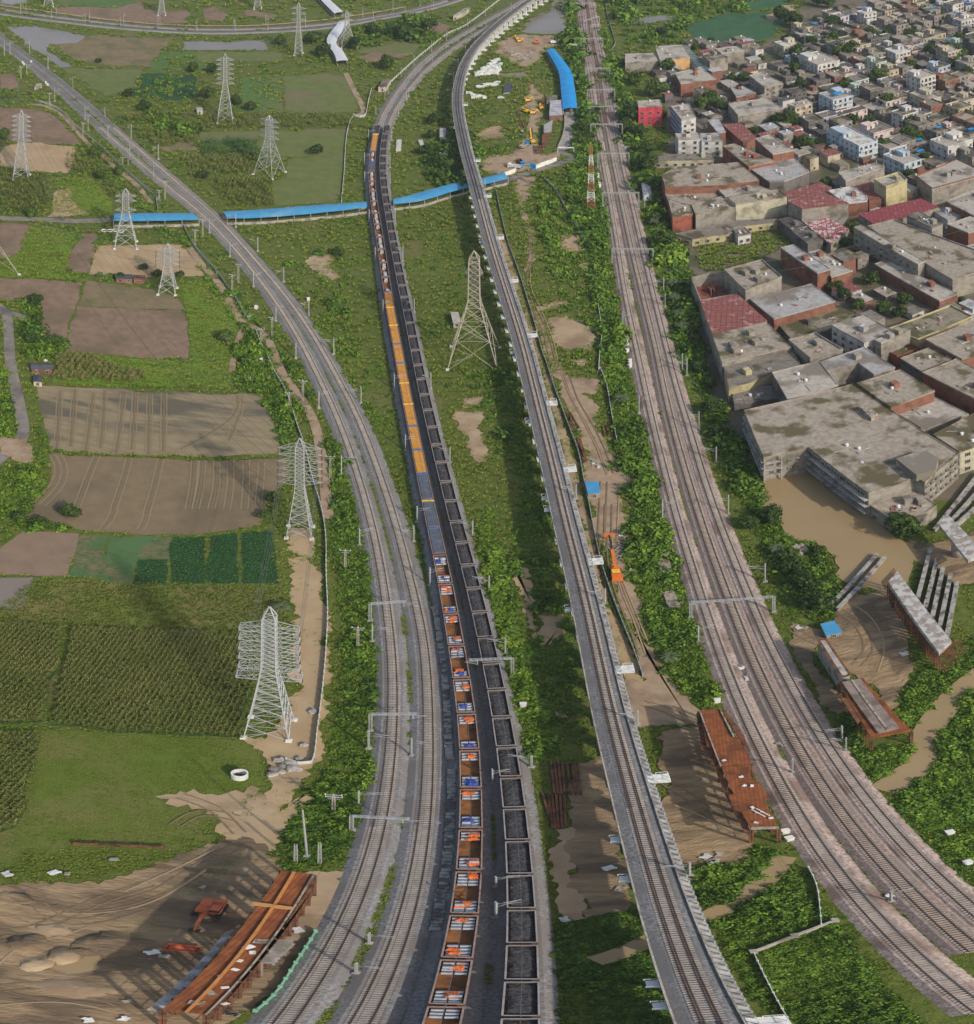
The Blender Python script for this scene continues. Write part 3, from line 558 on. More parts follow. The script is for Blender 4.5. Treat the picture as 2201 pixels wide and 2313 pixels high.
for i in range(len(q)):
    a=q[i]; o=nr[i]*3.74
    mb.bar((a[0]+o[0],a[1]+o[1],ZD-.1),(a[0]+o[0],a[1]+o[1],ZD+1.),.22)
    if i%2==0: mb.bar((a[0]+nr[i,0]*2.8,a[1]+nr[i,1]*2.8,ZD-.02),(a[0]+o[0],a[1]+o[1],ZD-.02),.45,.1)
    o=-nr[i]*3.02
    if i%3==0: mb.bar((a[0]+o[0],a[1]+o[1],ZD+.3),(a[0]+o[0],a[1]+o[1],ZD+1.),.2)
for i in range(len(q)-1): mb.bar((q[i,0]+nr[i,0]*3.74,q[i,1]+nr[i,1]*3.74,ZD+1.),(q[i+1,0]+nr[i+1,0]*3.74,q[i+1,1]+nr[i+1,1]*3.74,ZD+1.),.05)
mb.build('railing',M_galv,VR)
q=resample(VC,11.); t,nr=frames(q); pier=None
for i in range(len(q)):
    a=q[i]
    if a[1]<70: continue
    if pier is None:
        mb=MB(); mb.box((0,0,3.6),(1.5,2.6,7.2)); mb.box((0,0,7.75),(2.0,4.6,1.1)); mb.box((0,0,.25),(3.6,5.,.5))
        mb.box((0,-2.6,7.6),(1.2,.9,.9)); o=pier=mb.build('pier',M_white,local=True)
    else: o=pier.copy(); COL.objects.link(o)
    o.location=(a[0]-VR.location[0],a[1]-VR.location[1],0); o.rotation_euler=(0,0,math.atan2(t[i,1],t[i,0])); adopt(o,VR)
# refuges bracketed off the walkway
q=resample(VC,1.); t,nr=frames(q)
def onvia(c,x,y,z=ZD):
    p=np.array(W(c,x,y,z)[:2]); i=int(np.argmin(((q[:,:2]-p)**2).sum(1))); return i,p
for c,x,y,s in [('p',1165,1545,1),('q',325,185,1),('q',455,590,1),('q',590,1000,1),('q',760,1530,1),('y',385,420,1),('y',580,1120,1),('z',340,290,1),('z',610,1340,1),('A',185,228,1),('A',555,1112,1),('p',1065,1010,1)]:
    i,_=onvia(c,x,y); a=q[i]; mb=MB(); rz=math.atan2(t[i,1],t[i,0]); n_=nr[i]; cx,cy=a[0]+n_[0]*4.6,a[1]+n_[1]*4.6
    mb.box((cx,cy,ZD-.1),(2.8,3.4,.25),rz)
    for u,v2 in ((-1.3,1.6),(1.3,1.6),(-1.3,-.2),(1.3,-.2),(0,1.6)):
        dx=t[i]*u+n_*v2; mb.bar((cx+dx[0],cy+dx[1],ZD),(cx+dx[0],cy+dx[1],ZD+1.05),.09)
    e=[t[i]*u+n_*v2 for u,v2 in ((-1.3,-.2),(-1.3,1.6),(1.3,1.6),(1.3,-.2))]
    for k in range(3): mb.bar((cx+e[k][0],cy+e[k][1],ZD+1.05),(cx+e[k+1][0],cy+e[k+1][1],ZD+1.05),.09)
    mb.build('refuge_platform',M_white,VR)
for c,x,y in [('q',305,605),('q',600,1660),('y',185,600),('y',370,1410),('y',385,1520),('z',125,735),('A',60,440),('A',88,580),('A',205,960),('A',232,1050)]:
    i,_=onvia(c,x,y); a=q[i]; mb=MB(); rz=math.atan2(t[i,1],t[i,0]); n_=-nr[i]; cx,cy=a[0]+n_[0]*3.75,a[1]+n_[1]*3.75
    mb.box((cx,cy,ZD-1.3),(2.0,1.2,.15),rz)
    for u,v2 in ((-1.,.7),(1.,.7),(1.,-.6),(-1.,-.6)):
        dx=t[i]*u+n_*v2; mb.bar((cx+dx[0],cy+dx[1],ZD-1.3),(cx+dx[0],cy+dx[1],ZD-.2),.09)
    for u in (-1.,1.): 
        d1=t[i]*u+n_*.7; d2=t[i]*u-n_*.6; mb.bar((cx+d1[0],cy+d1[1],ZD-.25),(cx+d2[0],cy+d2[1],ZD-.25),.08)
    mb.build('service_platform',M_white,VR)
VT=VC.copy(); VT[:,2]+=.3
track(VT,'single track with inner guard rails on top of the curved viaduct',guard=True,sp=.62,cut=500)
CORR.append(strip_poly(VC,2.,2.))
# ---------------------------------------------------------------- trains
M_wag=mat('coal_wagon_steel',(.075,.06,.055),(.12,.095,.085),1.,(.16,.09,.07),.5,(.58,.68))
M_rim=mat('wagon_rim',(.24,.215,.21),(.33,.30,.295),.8,(.30,.2,.17),.15,(.55,.7),rough=.6)
M_rim2=mat('rusty_wagon_rim',(.22,.15,.13),(.32,.23,.21),.8,rough=.7)
M_coal=mat('coal_heap',(.030,.029,.033),(.075,.072,.076),1.6,(.12,.115,.115),.45,(.6,.75),bump=.15,bs=3.)
M_rustin=mat('rusty_wagon_inside',(.12,.05,.026),(.20,.08,.032),.5,(.075,.042,.03),.25,(.5,.62))
M_floor=mat('orange_worn_floor',(.20,.085,.03),(.30,.13,.045),.6,(.12,.055,.03),.4,(.52,.64))
M_silver=mat('bright_steel',(.34,.36,.39),(.5,.52,.55),1.5,rough=.42,metal=.5)
M_tarpo=mat('orange_tarpaulin',(.6,.115,.02),(.68,.17,.03),1.5,rough=.6)
M_tarpb=mat('blue_tarpaulin',(.025,.05,.26),(.045,.08,.34),1.5,rough=.6)
M_osheet=mat('orange_load_cover',(.56,.25,.045),(.66,.32,.06),.7,(.40,.18,.05),.4,(.55,.68)); wave(M_osheet,1.1,rad(90),(.33,.15,.04),.5,.3)
M_greycov=mat('blue_grey_cover',(.075,.09,.12),(.105,.12,.155),.5,(.14,.155,.18),.4,(.55,.7))
M_end_b=mat('blue_end_board',(.04,.13,.34),(.06,.17,.4),1.)
M_end_y=mat('yellow_end_board',(.72,.46,.03),(.8,.54,.05),1.)
M_bog=mat('bogie_steel',(.035,.03,.028),(.06,.05,.045),2.)
M_coilgrey=mat('pale_coil_wrap',(.42,.41,.4),(.58,.57,.56),1.5,rough=.5)
def wagon_base(root,L):
    mb=MB(); mb.box((0,0,.95),(L,.5,.35)); 
    for s in (-1,1): mb.box((0,s*1.35,1.0),(L,.12,.24))
    mb.build('underframe',M_bog,root,local=True)
    for s in (-1,1):
        b=bpy.data.objects.new('bogie',None); COL.objects.link(b); b.location=(s*L*.32,0,0); adopt(b,root)
        mb=MB()
        for y in (-1.,1.): mb.box((0,y,.55),(2.4,.16,.35)); mb.box((0,y,.7),(.7,.24,.4))
        mb.box((0,0,.65),(.5,2.,.3)); mb.build('bogie_frame',M_bog,b,local=True)
        for x in (-.95,.95):
            mb=MB()
            for y in (-.84,.84): mb.cyl((x,y-.07,.48),(x,y+.07,.48),.47,14)
            mb.cyl((x,-.84,.48),(x,.84,.48),.09,8); mb.build('wheelset',M_bog,b,local=True)
    for s in (-1,1):
        mb=MB(); mb.box((s*(L/2+.22),0,.95),(.5,.28,.28)); mb.cyl((s*(L/2+.05),-.9,.95),(s*(L/2+.05),.9,.95),.09,8); mb.build('coupler',M_bog,root,local=True)
def tub(root,L,Wd,z0,z1,mo,mi,mr,ribs=8,floor=None):
    mb=MB(); t=.1; h=z1-z0; zc=(z0+z1)/2
    mb.box((0,0,z0-.05),(L,Wd,.12),0,1 if floor is None else 2)
    for s in (-1,1):
        mb.box((0,s*(Wd/2-t/2),zc),(L,t,h),0,1); mb.box((s*(L/2-t/2),0,zc),(t,Wd-2*t,h),0,1)
        for k in range(ribs): mb.box((-L/2+.25+k*(L-.5)/(ribs-1),s*(Wd/2+.06),zc),(.16,.12,h),0,0)
        mb.box((0,s*(Wd/2+.012),zc),(L-.02,.024,h-.02),0,0)
        for y in (-.9,0,.9): mb.box((s*(L/2+.06),y,zc),(.12,.16,h),0,0)
    mb.build('body',[mo,mi,floor or mi],root,local=True)
    mb=MB()
    for s in (-1,1): mb.box((0,s*(Wd/2-.02),z1+.06),(L+.06,.2,.12)); mb.box((s*(L/2-.02),0,z1+.06),(.24,Wd-.28,.12))
    mb.build('rim',mr,root,local=True)
def coal_mesh(L,Wd,seed):
    r=np.random.default_rng(seed); nx,ny=26,10; V=[]
    ph=r.uniform(0,6.28,6)
    for j in range(ny+1):
        for i in range(nx+1):
            x=-L/2+L*i/nx; y=-Wd/2+Wd*j/ny; e=min(i,nx-i,2*j,2*(ny-j))/5.; e=min(1,e)
            z=2.2+.5*(e**.6)+.10*math.sin(x*.8+ph[0])*math.cos(y*1.3+ph[1])+.04*math.sin(x*2.1+ph[2])+r.normal()*.05
            V.append((x,y,z))
    Q=[(j*(nx+1)+i,j*(nx+1)+i+1,(j+1)*(nx+1)+i+1,(j+1)*(nx+1)+i) for j in range(ny) for i in range(nx)]
    mb=MB(); mb.add(V,Q); return mb
WL=10.
proto_coal=empty('open_wagon',(0,0,0)); tub(proto_coal,WL,3.2,1.15,3.1,M_wag,M_wag,M_rim,8); wagon_base(proto_coal,WL)
proto_steel=empty('open_wagon',(0,0,0)); tub(proto_steel,WL,3.15,1.15,2.75,M_rustin,M_rustin,M_rim2,7,M_floor); wagon_base(proto_steel,WL)
def lid_wagon(cover,end,side):
    r=empty('covered_wagon',(0,0,0)); tub(r,WL,3.1,1.15,2.9,side,M_rustin,M_rim2,7)
    mb=MB(); mb.box((0,0,2.98),(WL-.5,2.55,.35))
    for k in range(12): mb.box((-WL/2+.7+k*(WL-1.4)/11,0,3.17),(.12,2.6,.06))
    mb.build('load_cover',cover,r,local=True)
    mb=MB(); mb.box((WL/2-.15,0,3.2),(.28,3.2,.5)); mb.build('end_board',end,r,local=True)
    wagon_base(r,WL); return r
protos_lid={'yo':lid_wagon(M_osheet,M_end_y,M_bog),'bo':lid_wagon(M_osheet,M_end_b,M_bog),'bg':lid_wagon(M_greycov,M_end_b,M_rustin),'yg':lid_wagon(M_greycov,M_end_y,M_rustin)}
coal_meshes=[coal_mesh(WL-.3,2.95,s).build('coal',M_coal,local=True) for s in range(4)]
RZ=ZB+.26
used=set()
def put(proto,p,rz,sx,name,label,cat,group):
    if proto in used: o=copy_tree(proto)
    else: o=proto; used.add(proto)
    o.name=name; o.location=(p[0],p[1],RZ); o.rotation_euler=(0,0,rz); o.scale=(sx,1,1); return tag(o,label,cat,group)
def along(path,gaps,z=ZW):
    """points of the track seen under the given picture rows at rim height"""
    d=np.hypot(path[:,0],path[:,1]); rows=Y0+FP*np.arctan2(CH-z,d); o=np.argsort(rows)
    return [np.array([np.interp(y,rows[o],path[o,k]) for k in (0,1)]) for y in gaps]
cg=[2390,2297.2,2214.4,2131.6,2052.7,1974.6,1897.6,1824.7,1754.5,1686,1619,1556.3,1497,1438.7,1381.5,1327.5,1275.2,1224,1176.8,1130,1086.7,1043,1003,963.3,925,890,854.8,823,789.7,758.5,727.8,699.4,669.8,643.8,617.5,593.8,568.8,544.7,521.3,499.5,479.3,460,439.2,422,401,384.6,368,350.6,335.4,316.6,301.4,281]
pts=along(B2,cg)
for i in range(len(pts)-1):
    a,b=pts[i],pts[i+1]; c=(a+b)/2; L=np.linalg.norm(b-a); rz=math.atan2(b[1]-a[1],b[0]-a[0]); sx=(L-.85)/WL
    put(proto_coal,c,rz,sx,'open_wagon','open wagon heaped with black coal, %s from the near end of the coal train'%nth(i),'wagon','wagons of the coal train')
    src=coal_meshes[i%4]; o=src if i<4 else src.copy()
    if i>=4: COL.objects.link(o)
    o.location=(c[0],c[1],RZ); o.rotation_euler=(0,0,rz+(math.pi if (i//4)%2 else 0)); o.scale=(sx,1,1)
    tag(o,'black coal heaped in the %s coal wagon from the near end'%nth(i),'coal','coal loads',kind='stuff')
sg=[2400,2269.6,2163.9,2063.3,1964.7,1870,1778.5,1691,1609.3,1530.7,1455.7,1382.7,1315.7,1250,1190,1128.5,1068,1013.8,960.5,910,862.7,818.5,775,732.5,692,656.8,623,590.3,560,533,504,478.8,452,429,407,384.6,363.5,340,302,281]
kinds=['s']*13+['bg','yg','bg']+['bo','bo','yo','yo','bo','bo','yo','yo','bo']+['c']*7+['c','c','c','bg','c','yo','h','h','h']
pts=along(B1,sg)
proto_coil=MB().tubering((0,0,0),'y',.12,.38,1.2,14).build('steel_roll',M_silver,local=True)
proto_big=MB().tubering((0,0,0),'x',.3,.8,1.5,16).build('steel_coil',M_coilgrey,local=True)
def tarp(seed,sx,sy):
    r=np.random.default_rng(seed); nx,ny=9,9; V=[]
    for j in range(ny):
        for i in range(nx):
            u=i/(nx-1)-.5; v=j/(ny-1)-.5
            V.append((u*sx+r.normal()*.07,v*sy+r.normal()*.09,.20*math.cos(u*6.)*math.cos(v*2.5)+r.normal()*.07))
    Q=[(j*nx+i,j*nx+i+1,(j+1)*nx+i+1,(j+1)*nx+i) for j in range(ny-1) for i in range(nx-1)]
    return MB().add(V,Q)
tarps=[tarp(s,1.5,1.3).build('tarpaulin',m,local=True,smooth=False) for s,m in ((1,M_tarpo),(2,M_tarpb),(3,M_tarpo),(4,M_tarpb))]
tused=set(); cused=[False,False]; seed=random.Random(3)
def dupm(src,flagset):
    if id(src) in flagset: o=src.copy(); COL.objects.link(o)
    else: o=src; flagset.add(id(src))
    return o
fl=set()
for i in range(len(pts)-1):
    a,b=pts[i],pts[i+1]; c=(a+b)/2; L=np.linalg.norm(b-a); rz=math.atan2(b[1]-a[1],b[0]-a[0]); sx=(L-.85)/WL; k=kinds[i]
    w='%s from the near end of the steel train'%nth(i)
    def at(x,y,z): return (c[0]+x*math.cos(rz)-y*math.sin(rz),c[1]+x*math.sin(rz)+y*math.cos(rz),RZ+z)
    if k in 'sch':
        lab={'s':'open wagon with silver rolls, ','c':'rust brown open wagon carrying grey coils, ','h':'dull open wagon with grey load, '}[k]+w
        put(proto_steel if k!='h' else proto_coal,c,rz,sx,'open_wagon',lab,'wagon','wagons of the steel train')
    else:
        put(protos_lid[k],c,rz,sx,'covered_wagon',{'o':'wagon with a ribbed orange load, ','g':'wagon under a blue grey cover, '}[k[1]]+w,'wagon','wagons of the steel train')
    if k=='s':
        for e,en in ((-1,'near'),(1,'far')):
            rows=seed.choice((3,4,4)) if i else 3; col=set()
            for r_ in range(rows):
                for s in (-1,1):
                    o=dupm(proto_coil,fl); o.location=at(e*(L/2-1.1-r_*.93),s*.67,2.05); o.rotation_euler=(0,0,rz+seed.uniform(-.04,.04))
                    tag(o,'silver steel roll in the %s stack of the %s wagon of the steel train'%(en,nth(i)),'steel roll','silver rolls in the steel wagons')
            for s in (-1,1):
                if r_>=3 and seed.random()<.5:
                    o=dupm(proto_coil,fl); o.location=at(e*(L/2-1.9-seed.random()),s*.62,2.75); o.rotation_euler=(0,0,rz)
                    tag(o,'silver steel roll topping the %s stack of the %s wagon of the steel train'%(en,nth(i)),'steel roll','silver rolls in the steel wagons')
            pat=[(0,1),(1,0),(0,),(0,2),(1,),(0,0),(1,1)][seed.randrange(7)] if i else ()
            for q_,ti in enumerate(pat):
                o=dupm(tarps[(ti+2*seed.randrange(2))%4],fl); o.location=at(e*(L/2-1.5-seed.uniform(0,1.9)),seed.uniform(-.6,.6),2.62+.1*q_); o.rotation_euler=(0,0,rz+seed.uniform(-.5,.5)); o.scale=(seed.uniform(.7,1.35),seed.uniform(.8,1.4),1)
                tag(o,'crumpled %s tarpaulin over the %s stack of the %s wagon of the steel train'%(('orange','blue')[ti%2],en,nth(i)),'tarpaulin','tarpaulins over the steel')
    elif k=='c':
        for e,en in ((-1,'near'),(1,'far')):
            for r_ in range(2):
                if r_ and i%2: continue
                o=dupm(proto_big,fl); o.location=at(e*(L/2-2.-r_*2.),0,1.98); o.rotation_euler=(0,0,rz); o.scale=(1,1,1)
                tag(o,'pale grey steel coil at the %s end of the %s wagon of the steel train'%(en,nth(i)),'steel coil','grey coils in the steel wagons')
    elif k=='h':
        o=coal_meshes[i%4].copy(); COL.objects.link(o); o.location=(c[0],c[1],RZ); o.rotation_euler=(0,0,rz); o.scale=(sx,1,1); tag(o,'dark grey load heaped in the %s wagon of the steel train'%nth(i),'coal','coal loads',kind='stuff')
# ---------------------------------------------------------------- overhead line masts
TRK=[A1,A2,B1,B2,D1,D2,D3,E1,E2]
ALLT=np.vstack([t[:,:2] for t in TRK])
def lattice(mb,h,wd=.36,dp=.22,th=.11):
    for s in (-1,1): mb.box((0,s*wd/2,h/2),(dp,th,h))
    n=int(h/.55)
    for i in range(n+1): mb.box((0,0,.2+i*(h-.3)/n),(dp*.9,wd,.12))
def mast_proto(kind):
    r=empty('catenary_mast',(0,0,0)); mb=MB()
    if kind=='lat': lattice(mb,8.)
    else: mb.box((0,0,4.),(.22,.22,8.)); mb.box((0,0,7.9),(.3,.3,.15))
    mb.build('post',M_galv,r,local=True)
    MB().box((0,0,.2),(.8,.8,.5)).build('footing',M_conc,r,local=True)
    mb=MB(); mb.bar((.1,0,6.9),(2.9,0,7.1),.1); mb.bar((.1,0,5.6),(2.7,0,7.05),.08); mb.bar((1.2,0,6.2),(2.9,0,5.9),.07); mb.build('cantilever_arm',M_galv,r,local=True)
    for x,z in ((.45,6.93),(.45,5.8)): MB().cyl((x,0,z),(x+.2,0,z),.13,8).cyl((x+.2,0,z),(x+.4,0,z),.1,8,0,.14).build('insulator',M_trunk,r,local=True)
    return r
mp={'lat':mast_proto('lat'),'pole':mast_proto('pole')}
def near_track(b):
    p=np.array(b[:2]); i=int(np.argmin(((ALLT-p)**2).sum(1))); return ALLT[i]-p
def place_mast(c,x,y,ty,label,kind='lat',z=.25):
    b=W(c,x,y,z); h=7.6 if ty is None else min(10.,max(6.,top_h(b,c,ty)))
    d=near_track(b); rz=math.atan2(d[1],d[0])
    pr=mp[kind]
    if pr in used: o=copy_tree(pr)
    else: o=pr; used.add(pr)
    k=h/8.; wx=1. if b[1]<330 else 1.35
    o.location=(b[0],b[1],b[2]-.2); o.rotation_euler=(0,0,rz); o.scale=(max(.8,min(1.35,np.linalg.norm(d)/2.9)),wx,k)
    tag(o,label,'mast','overhead line masts'); return o
rows=[('grey mast on the field side of the empty double line, %s from near end','lat',
 [('k',205,215,145),('h',262,1370,1270),('h',283,755,665),('h',208,205,112),('t4',335,1270,1075),('d',1825,890,795),('m',1073,1730,1575),('m',857,1335,1180),('m',620,970,820),('m',372,650,505),('m',155,400,255),('n',1627,1610,1440),('n',1375,1395,1240),('n',1145,1190,1040),('n',900,985,840),('n',580,790,640),('n',282,505,395),('n',105,285,100),('n',45,300,165)]),
 ('grey mast between the empty double line and the trains, %s from near end','lat',
 [('o',1145,1490,1410),('o',1255,1240,1155),('h',508,1410,1315),('h',518,185,95),('e',217,860,770),('e',62,580,490),('m',1207,1275,1120),('m',940,920,770),('m',668,595,450),('m',435,340,205),('n',1677,1405,1250),('n',1390,1190,1035),('n',1112,955,855),('n',772,670,530),('n',508,440,310),('n',312,280,155)]),
 ('grey catenary mast left of the steel train, %s from the near end','lat',
 [('h',612,435,335),('t3',763,180,20),('e',472,1135,1045),('e',408,785,695),('e',343,355,270),('t5',320,780,650),('t5',253,375,250),('p',102,1745,1650),('p',102,1590,1470),('p',140,1340,1245)]),
 ('grey catenary mast right of the coal train, %s from the near end','lat',
 [('h',1195,1475,1415),('h',1045,825,737),('h',952,465,382),('h',857,145,70),('e',728,1200,1118),('e',617,775,688),('e',522,340,265),('t5',613,795,640),('t5',530,375,240),('p',348,1760,1650),('p',347,1610,1480),('p',363,1350,1250)]),
 ('short grey mast between the two trains, %s from the near end','lat',[('k',990,870,770),('k',990,690,640),('k',970,100,20)]),
 ('grey mast on the field side of the far train curve, %s from near end','pole',
 [('p',210,1110,1025),('p',298,960,880),('p',330,910,850),('p',455,740,655),('p',577,630,530),('p',748,495,395),('p',892,390,300),('p',1093,250,175),('p',1265,150,60)]),
 ('grey mast on the viaduct side of the far train curve, %s from near end','pole',
 [('p',430,1120,1040),('p',503,970,885),('p',527,930,840),('p',643,755,675),('p',753,635,545),('p',885,510,430),('p',1003,415,340),('p',1270,280,220),('p',1390,190,110),('p',1515,90,20)]),
 ('grey mast with a bent arm along the main line, %s from the near end','lat',
 [('x',845,300,190),('w',505,550,450),('w',910,390,290),('w',878,300,200),('z',1355,1060,910),('v',1075,440,250),('u',505,1510,1310),('u',1282,1460,1245),('u',1140,850,675),('u',935,470,260),('u',230,275,70),('t',1060,1580,1380),('t',1005,1510,1320),('t',790,730,565),('t',770,540,370),('t',262,1000,790),('s',1103,1200,1100)]),
 ('slim mast on the near side of the far curved line, %s from the left','pole',
 [('T0',112,75,18),('T0',282,105,48),('T0',466,128,68),('T0',661,150,92),('T0',865,162,98),('a',1128,178,92),('a',1347,175,110),('a',1535,170,110),('p',187,200,105),('p',492,150,62),('p',765,75,5)]),
 ('slim mast on the far side of the far curved line, %s from the left','pole',
 [('T0',142,62,8),('T0',308,88,35),('T0',490,108,58),('T0',677,135,72),('T0',876,145,88),('a',1340,140,105),('a',1523,135,85),('a',1750,155,85),('p',85,165,60),('p',375,95,0),('p',635,50,-20)]),
 ('slim white mast standing by the curved viaduct, %s from the near end','pole',[('p',945,960,850),('p',960,800,700),('p',1003,660,565),('p',1073,510,440),('p',1163,395,315)])]
for lab,kd,lst in rows:
    for i,(c,x,y,ty) in enumerate(lst): place_mast(c,x,y,ty,lab%nth(i),kd)
for i,(c,x,y) in enumerate([('A',297,570),('z',745,1850),('z',430,690),('y',650,1420),('q',325,120)]):
    j,_=onvia(c,x,y); a=q[j] if False else None
    P_=resample(VC,1.); tt,nn=frames(P_); pw=np.array(W(c,x,y,ZD)[:2]); j=int(np.argmin(((P_[:,:2]-pw)**2).sum(1)))
    o=copy_tree(mp['lat']); b=P_[j]+np.r_[nn[j]*4.2,0]; o.location=(b[0],b[1],ZD-.6); o.rotation_euler=(0,0,math.atan2(-nn[j][1],-nn[j][0])); o.scale=(1.2,1,.85)
    tag(o,'lattice mast on the walkway side of the viaduct, %s from near end'%nth(i),'mast','overhead line masts')
# gantries over the tracks
def gantry(name,label,post,top,end,drop=None,full=None,hgt=None):
    """post: base point; beam from above the post to the far end (all real points)"""
    b=W(*post); h=top_h(b,post[0],top) if hgt is None else hgt; h=min(10.5,max(7.,h))
    e=W(end[0],end[1],end[2],h)
    root=empty(name,b,0,label,'gantry','gantries over the tracks')
    rz=math.atan2(e[1]-b[1],e[0]-b[0])
    for p,nm in ((b,1),)+(((e[0],e[1],b[2]),1),)*(1 if full else 0):
        mb=MB()
        for dx,dy in ((-.25,-.2),(.25,-.2),(.25,.2),(-.25,.2)): mb.bar((p[0]+dx,p[1]+dy,0),(p[0]+dx,p[1]+dy,h),.13)
        for k in range(int(h/.9)):
            z=.4+k*.9; s=1 if k%2 else -1
            mb.bar((p[0]-.25*s,p[1]-.2,z),(p[0]+.25*s,p[1]-.2,z+.8),.08); mb.bar((p[0]-.25*s,p[1]+.2,z),(p[0]+.25*s,p[1]+.2,z+.8),.08)
        mb.build('post',M_galv,root)
        MB().box((p[0],p[1],.2),(1.2,1.,.5)).build('footing',M_conc,root)
    mb=MB(); L=math.hypot(e[0]-b[0],e[1]-b[1]); nx,ny=-math.sin(rz)*.22,math.cos(rz)*.22
    for s in (-1,1):
        for dz in (-.35,.1): mb.bar((b[0]+s*nx,b[1]+s*ny,h+dz),(e[0]+s*nx,e[1]+s*ny,h+dz),.11)
        k=int(L/.9)
        for i in range(k):
            u,v_=i/k,(i+1)/k
            za,zb=((-.35,.1) if i%2 else (.1,-.35))
            mb.bar((b[0]+(e[0]-b[0])*u+s*nx,b[1]+(e[1]-b[1])*u+s*ny,h+za),(b[0]+(e[0]-b[0])*v_+s*nx,b[1]+(e[1]-b[1])*v_+s*ny,h+zb),.07)
    mb.build('beam',M_galv,root)
    for d in (drop or []):
        p=(b[0]+(e[0]-b[0])*d,b[1]+(e[1]-b[1])*d); mb=MB(); mb.bar((p[0],p[1],h-.3),(p[0],p[1],h-2.6),.18)
        dx,dy=math.cos(rz),math.sin(rz); mb.bar((p[0],p[1],h-1.2),(p[0]+dx*2.4,p[1]+dy*2.4,h-1.1),.09); mb.bar((p[0],p[1],h-2.4),(p[0]+dx*2.3,p[1]+dy*2.3,h-1.15),.08); mb.build('drop_arm',M_galv,root)
hg='half gantry reaching over one track of the empty double line, %s from the near end'
gantry('catenary_gantry',hg%'first',('o',1105,280),160,('o',1600,183),[.88])
gantry('catenary_gantry',hg%'second',('h',272,1270),1172,('h',537,1170),[.92])
gantry('catenary_gantry',hg%'third',('h',270,640),540,('h',477,525),[.93])
gantry('catenary_gantry','half gantry reaching left over the coal train to the steel train',('h',1085,950),852,('h',835,862),[.8])
gl='steel gantry spanning all tracks of the pink main line, %s from the near end'
for i,(post,top,end) in enumerate([(('v',1165,760),595,('v',285,655)),(('t',640,190),10,('t',130,5)),(('s',1020,1200),965,('s',515,968)),(('s',885,610),410,('s',440,415)),(('r',915,1960),1750,('r',470,1752)),(('r',855,1670),1500,('r',450,1502)),(('r',805,1450),1262,('r',420,1265)),(('r',735,1130),960,('r',395,962)),(('r',640,670),538,('r',330,540)),(('r',600,455),350,('r',470,352)),(('r',590,345),288,('r',370,290)),(('r',540,150),42,('r',180,45))]):
    gantry('catenary_gantry',gl%nth(i),post,top,end,[.12,.5,.85],True)
# ---------------------------------------------------------------- distribution poles with a cross bar
def tpole(c,x,y,ty,label,kind='T'):
    b=W(c,x,y); h=min(12.,max(6.5,top_h(b,c,ty))); r=empty('power_pole',b,0,label,'power pole','low poles of the distribution line')
    mb=MB(); wd=.45; k_=1. if b[1]<330 else 1.3
    for s in (-1,1): mb.bar((b[0]+s*wd/2*k_,b[1],0),(b[0]+s*wd/2*.7*k_,b[1],h),.13*k_)
    for i in range(int(h/.8)): mb.bar((b[0]-wd/2*k_,b[1],.5+i*.8),(b[0]+wd/2*k_,b[1],.5+i*.8),.12*k_)
    mb.build('post',M_conc if kind=='T' else M_galv,r)
    if kind=='T':
        mb=MB(); mb.bar((b[0]-1.3,b[1],h-.2),(b[0]+1.3,b[1],h-.2),.15*k_); mb.bar((b[0]-.9,b[1],h-1.1),(b[0]+.9,b[1],h-1.1),.12*k_); mb.build('cross_bar',M_galv,r)
        for dx in (-1.2,0,1.2): MB().cyl((b[0]+dx,b[1],h-.1),(b[0]+dx,b[1],h+.3),.1,8).build('insulator',M_white,r)
tl=[('o',955,125,0),('k',60,262,165),('h',200,795,678),('h',127,345,235),('e',42,1297,1168),('d',1735,855,735),('d',1658,905,803),('m',822,1520,1300),('m',705,1600,1420),('m',463,940,735),('m',397,1020,845),('m',85,450,262),('m',5,540,372),('n',1750,1830,1640),('n',1687,1850,1738),('n',1357,1465,1295),('n',1298,1520,1385),('n',935,1115,940),('n',880,1165,1020),('n',525,845,705),('n',222,555,425)]
for i,(c,x,y,ty) in enumerate(tl): tpole(c,x,y,ty,'ladder-like pole with a cross bar by the dirt track, %s from the near end'%nth(i))
tpole('o',632,553,400,'left one of two bare ladder-like posts above the rusty bridge deck','H'); tpole('o',835,565,400,'right one of two bare ladder-like posts above the rusty bridge deck','H')
b=W('o',728,503); h=top_h(b,'o',115); MB().cyl((b[0],b[1],0),(b[0]-.6,b[1],h),.2,10,0,.13).box((b[0],b[1],.2),(.9,.9,.5)).build('utility_pole',M_galv,loc=b)['label']='tall leaning blue grey pole between two ladder-like posts'
bpy.data.objects['utility_pole']['category']='pole'
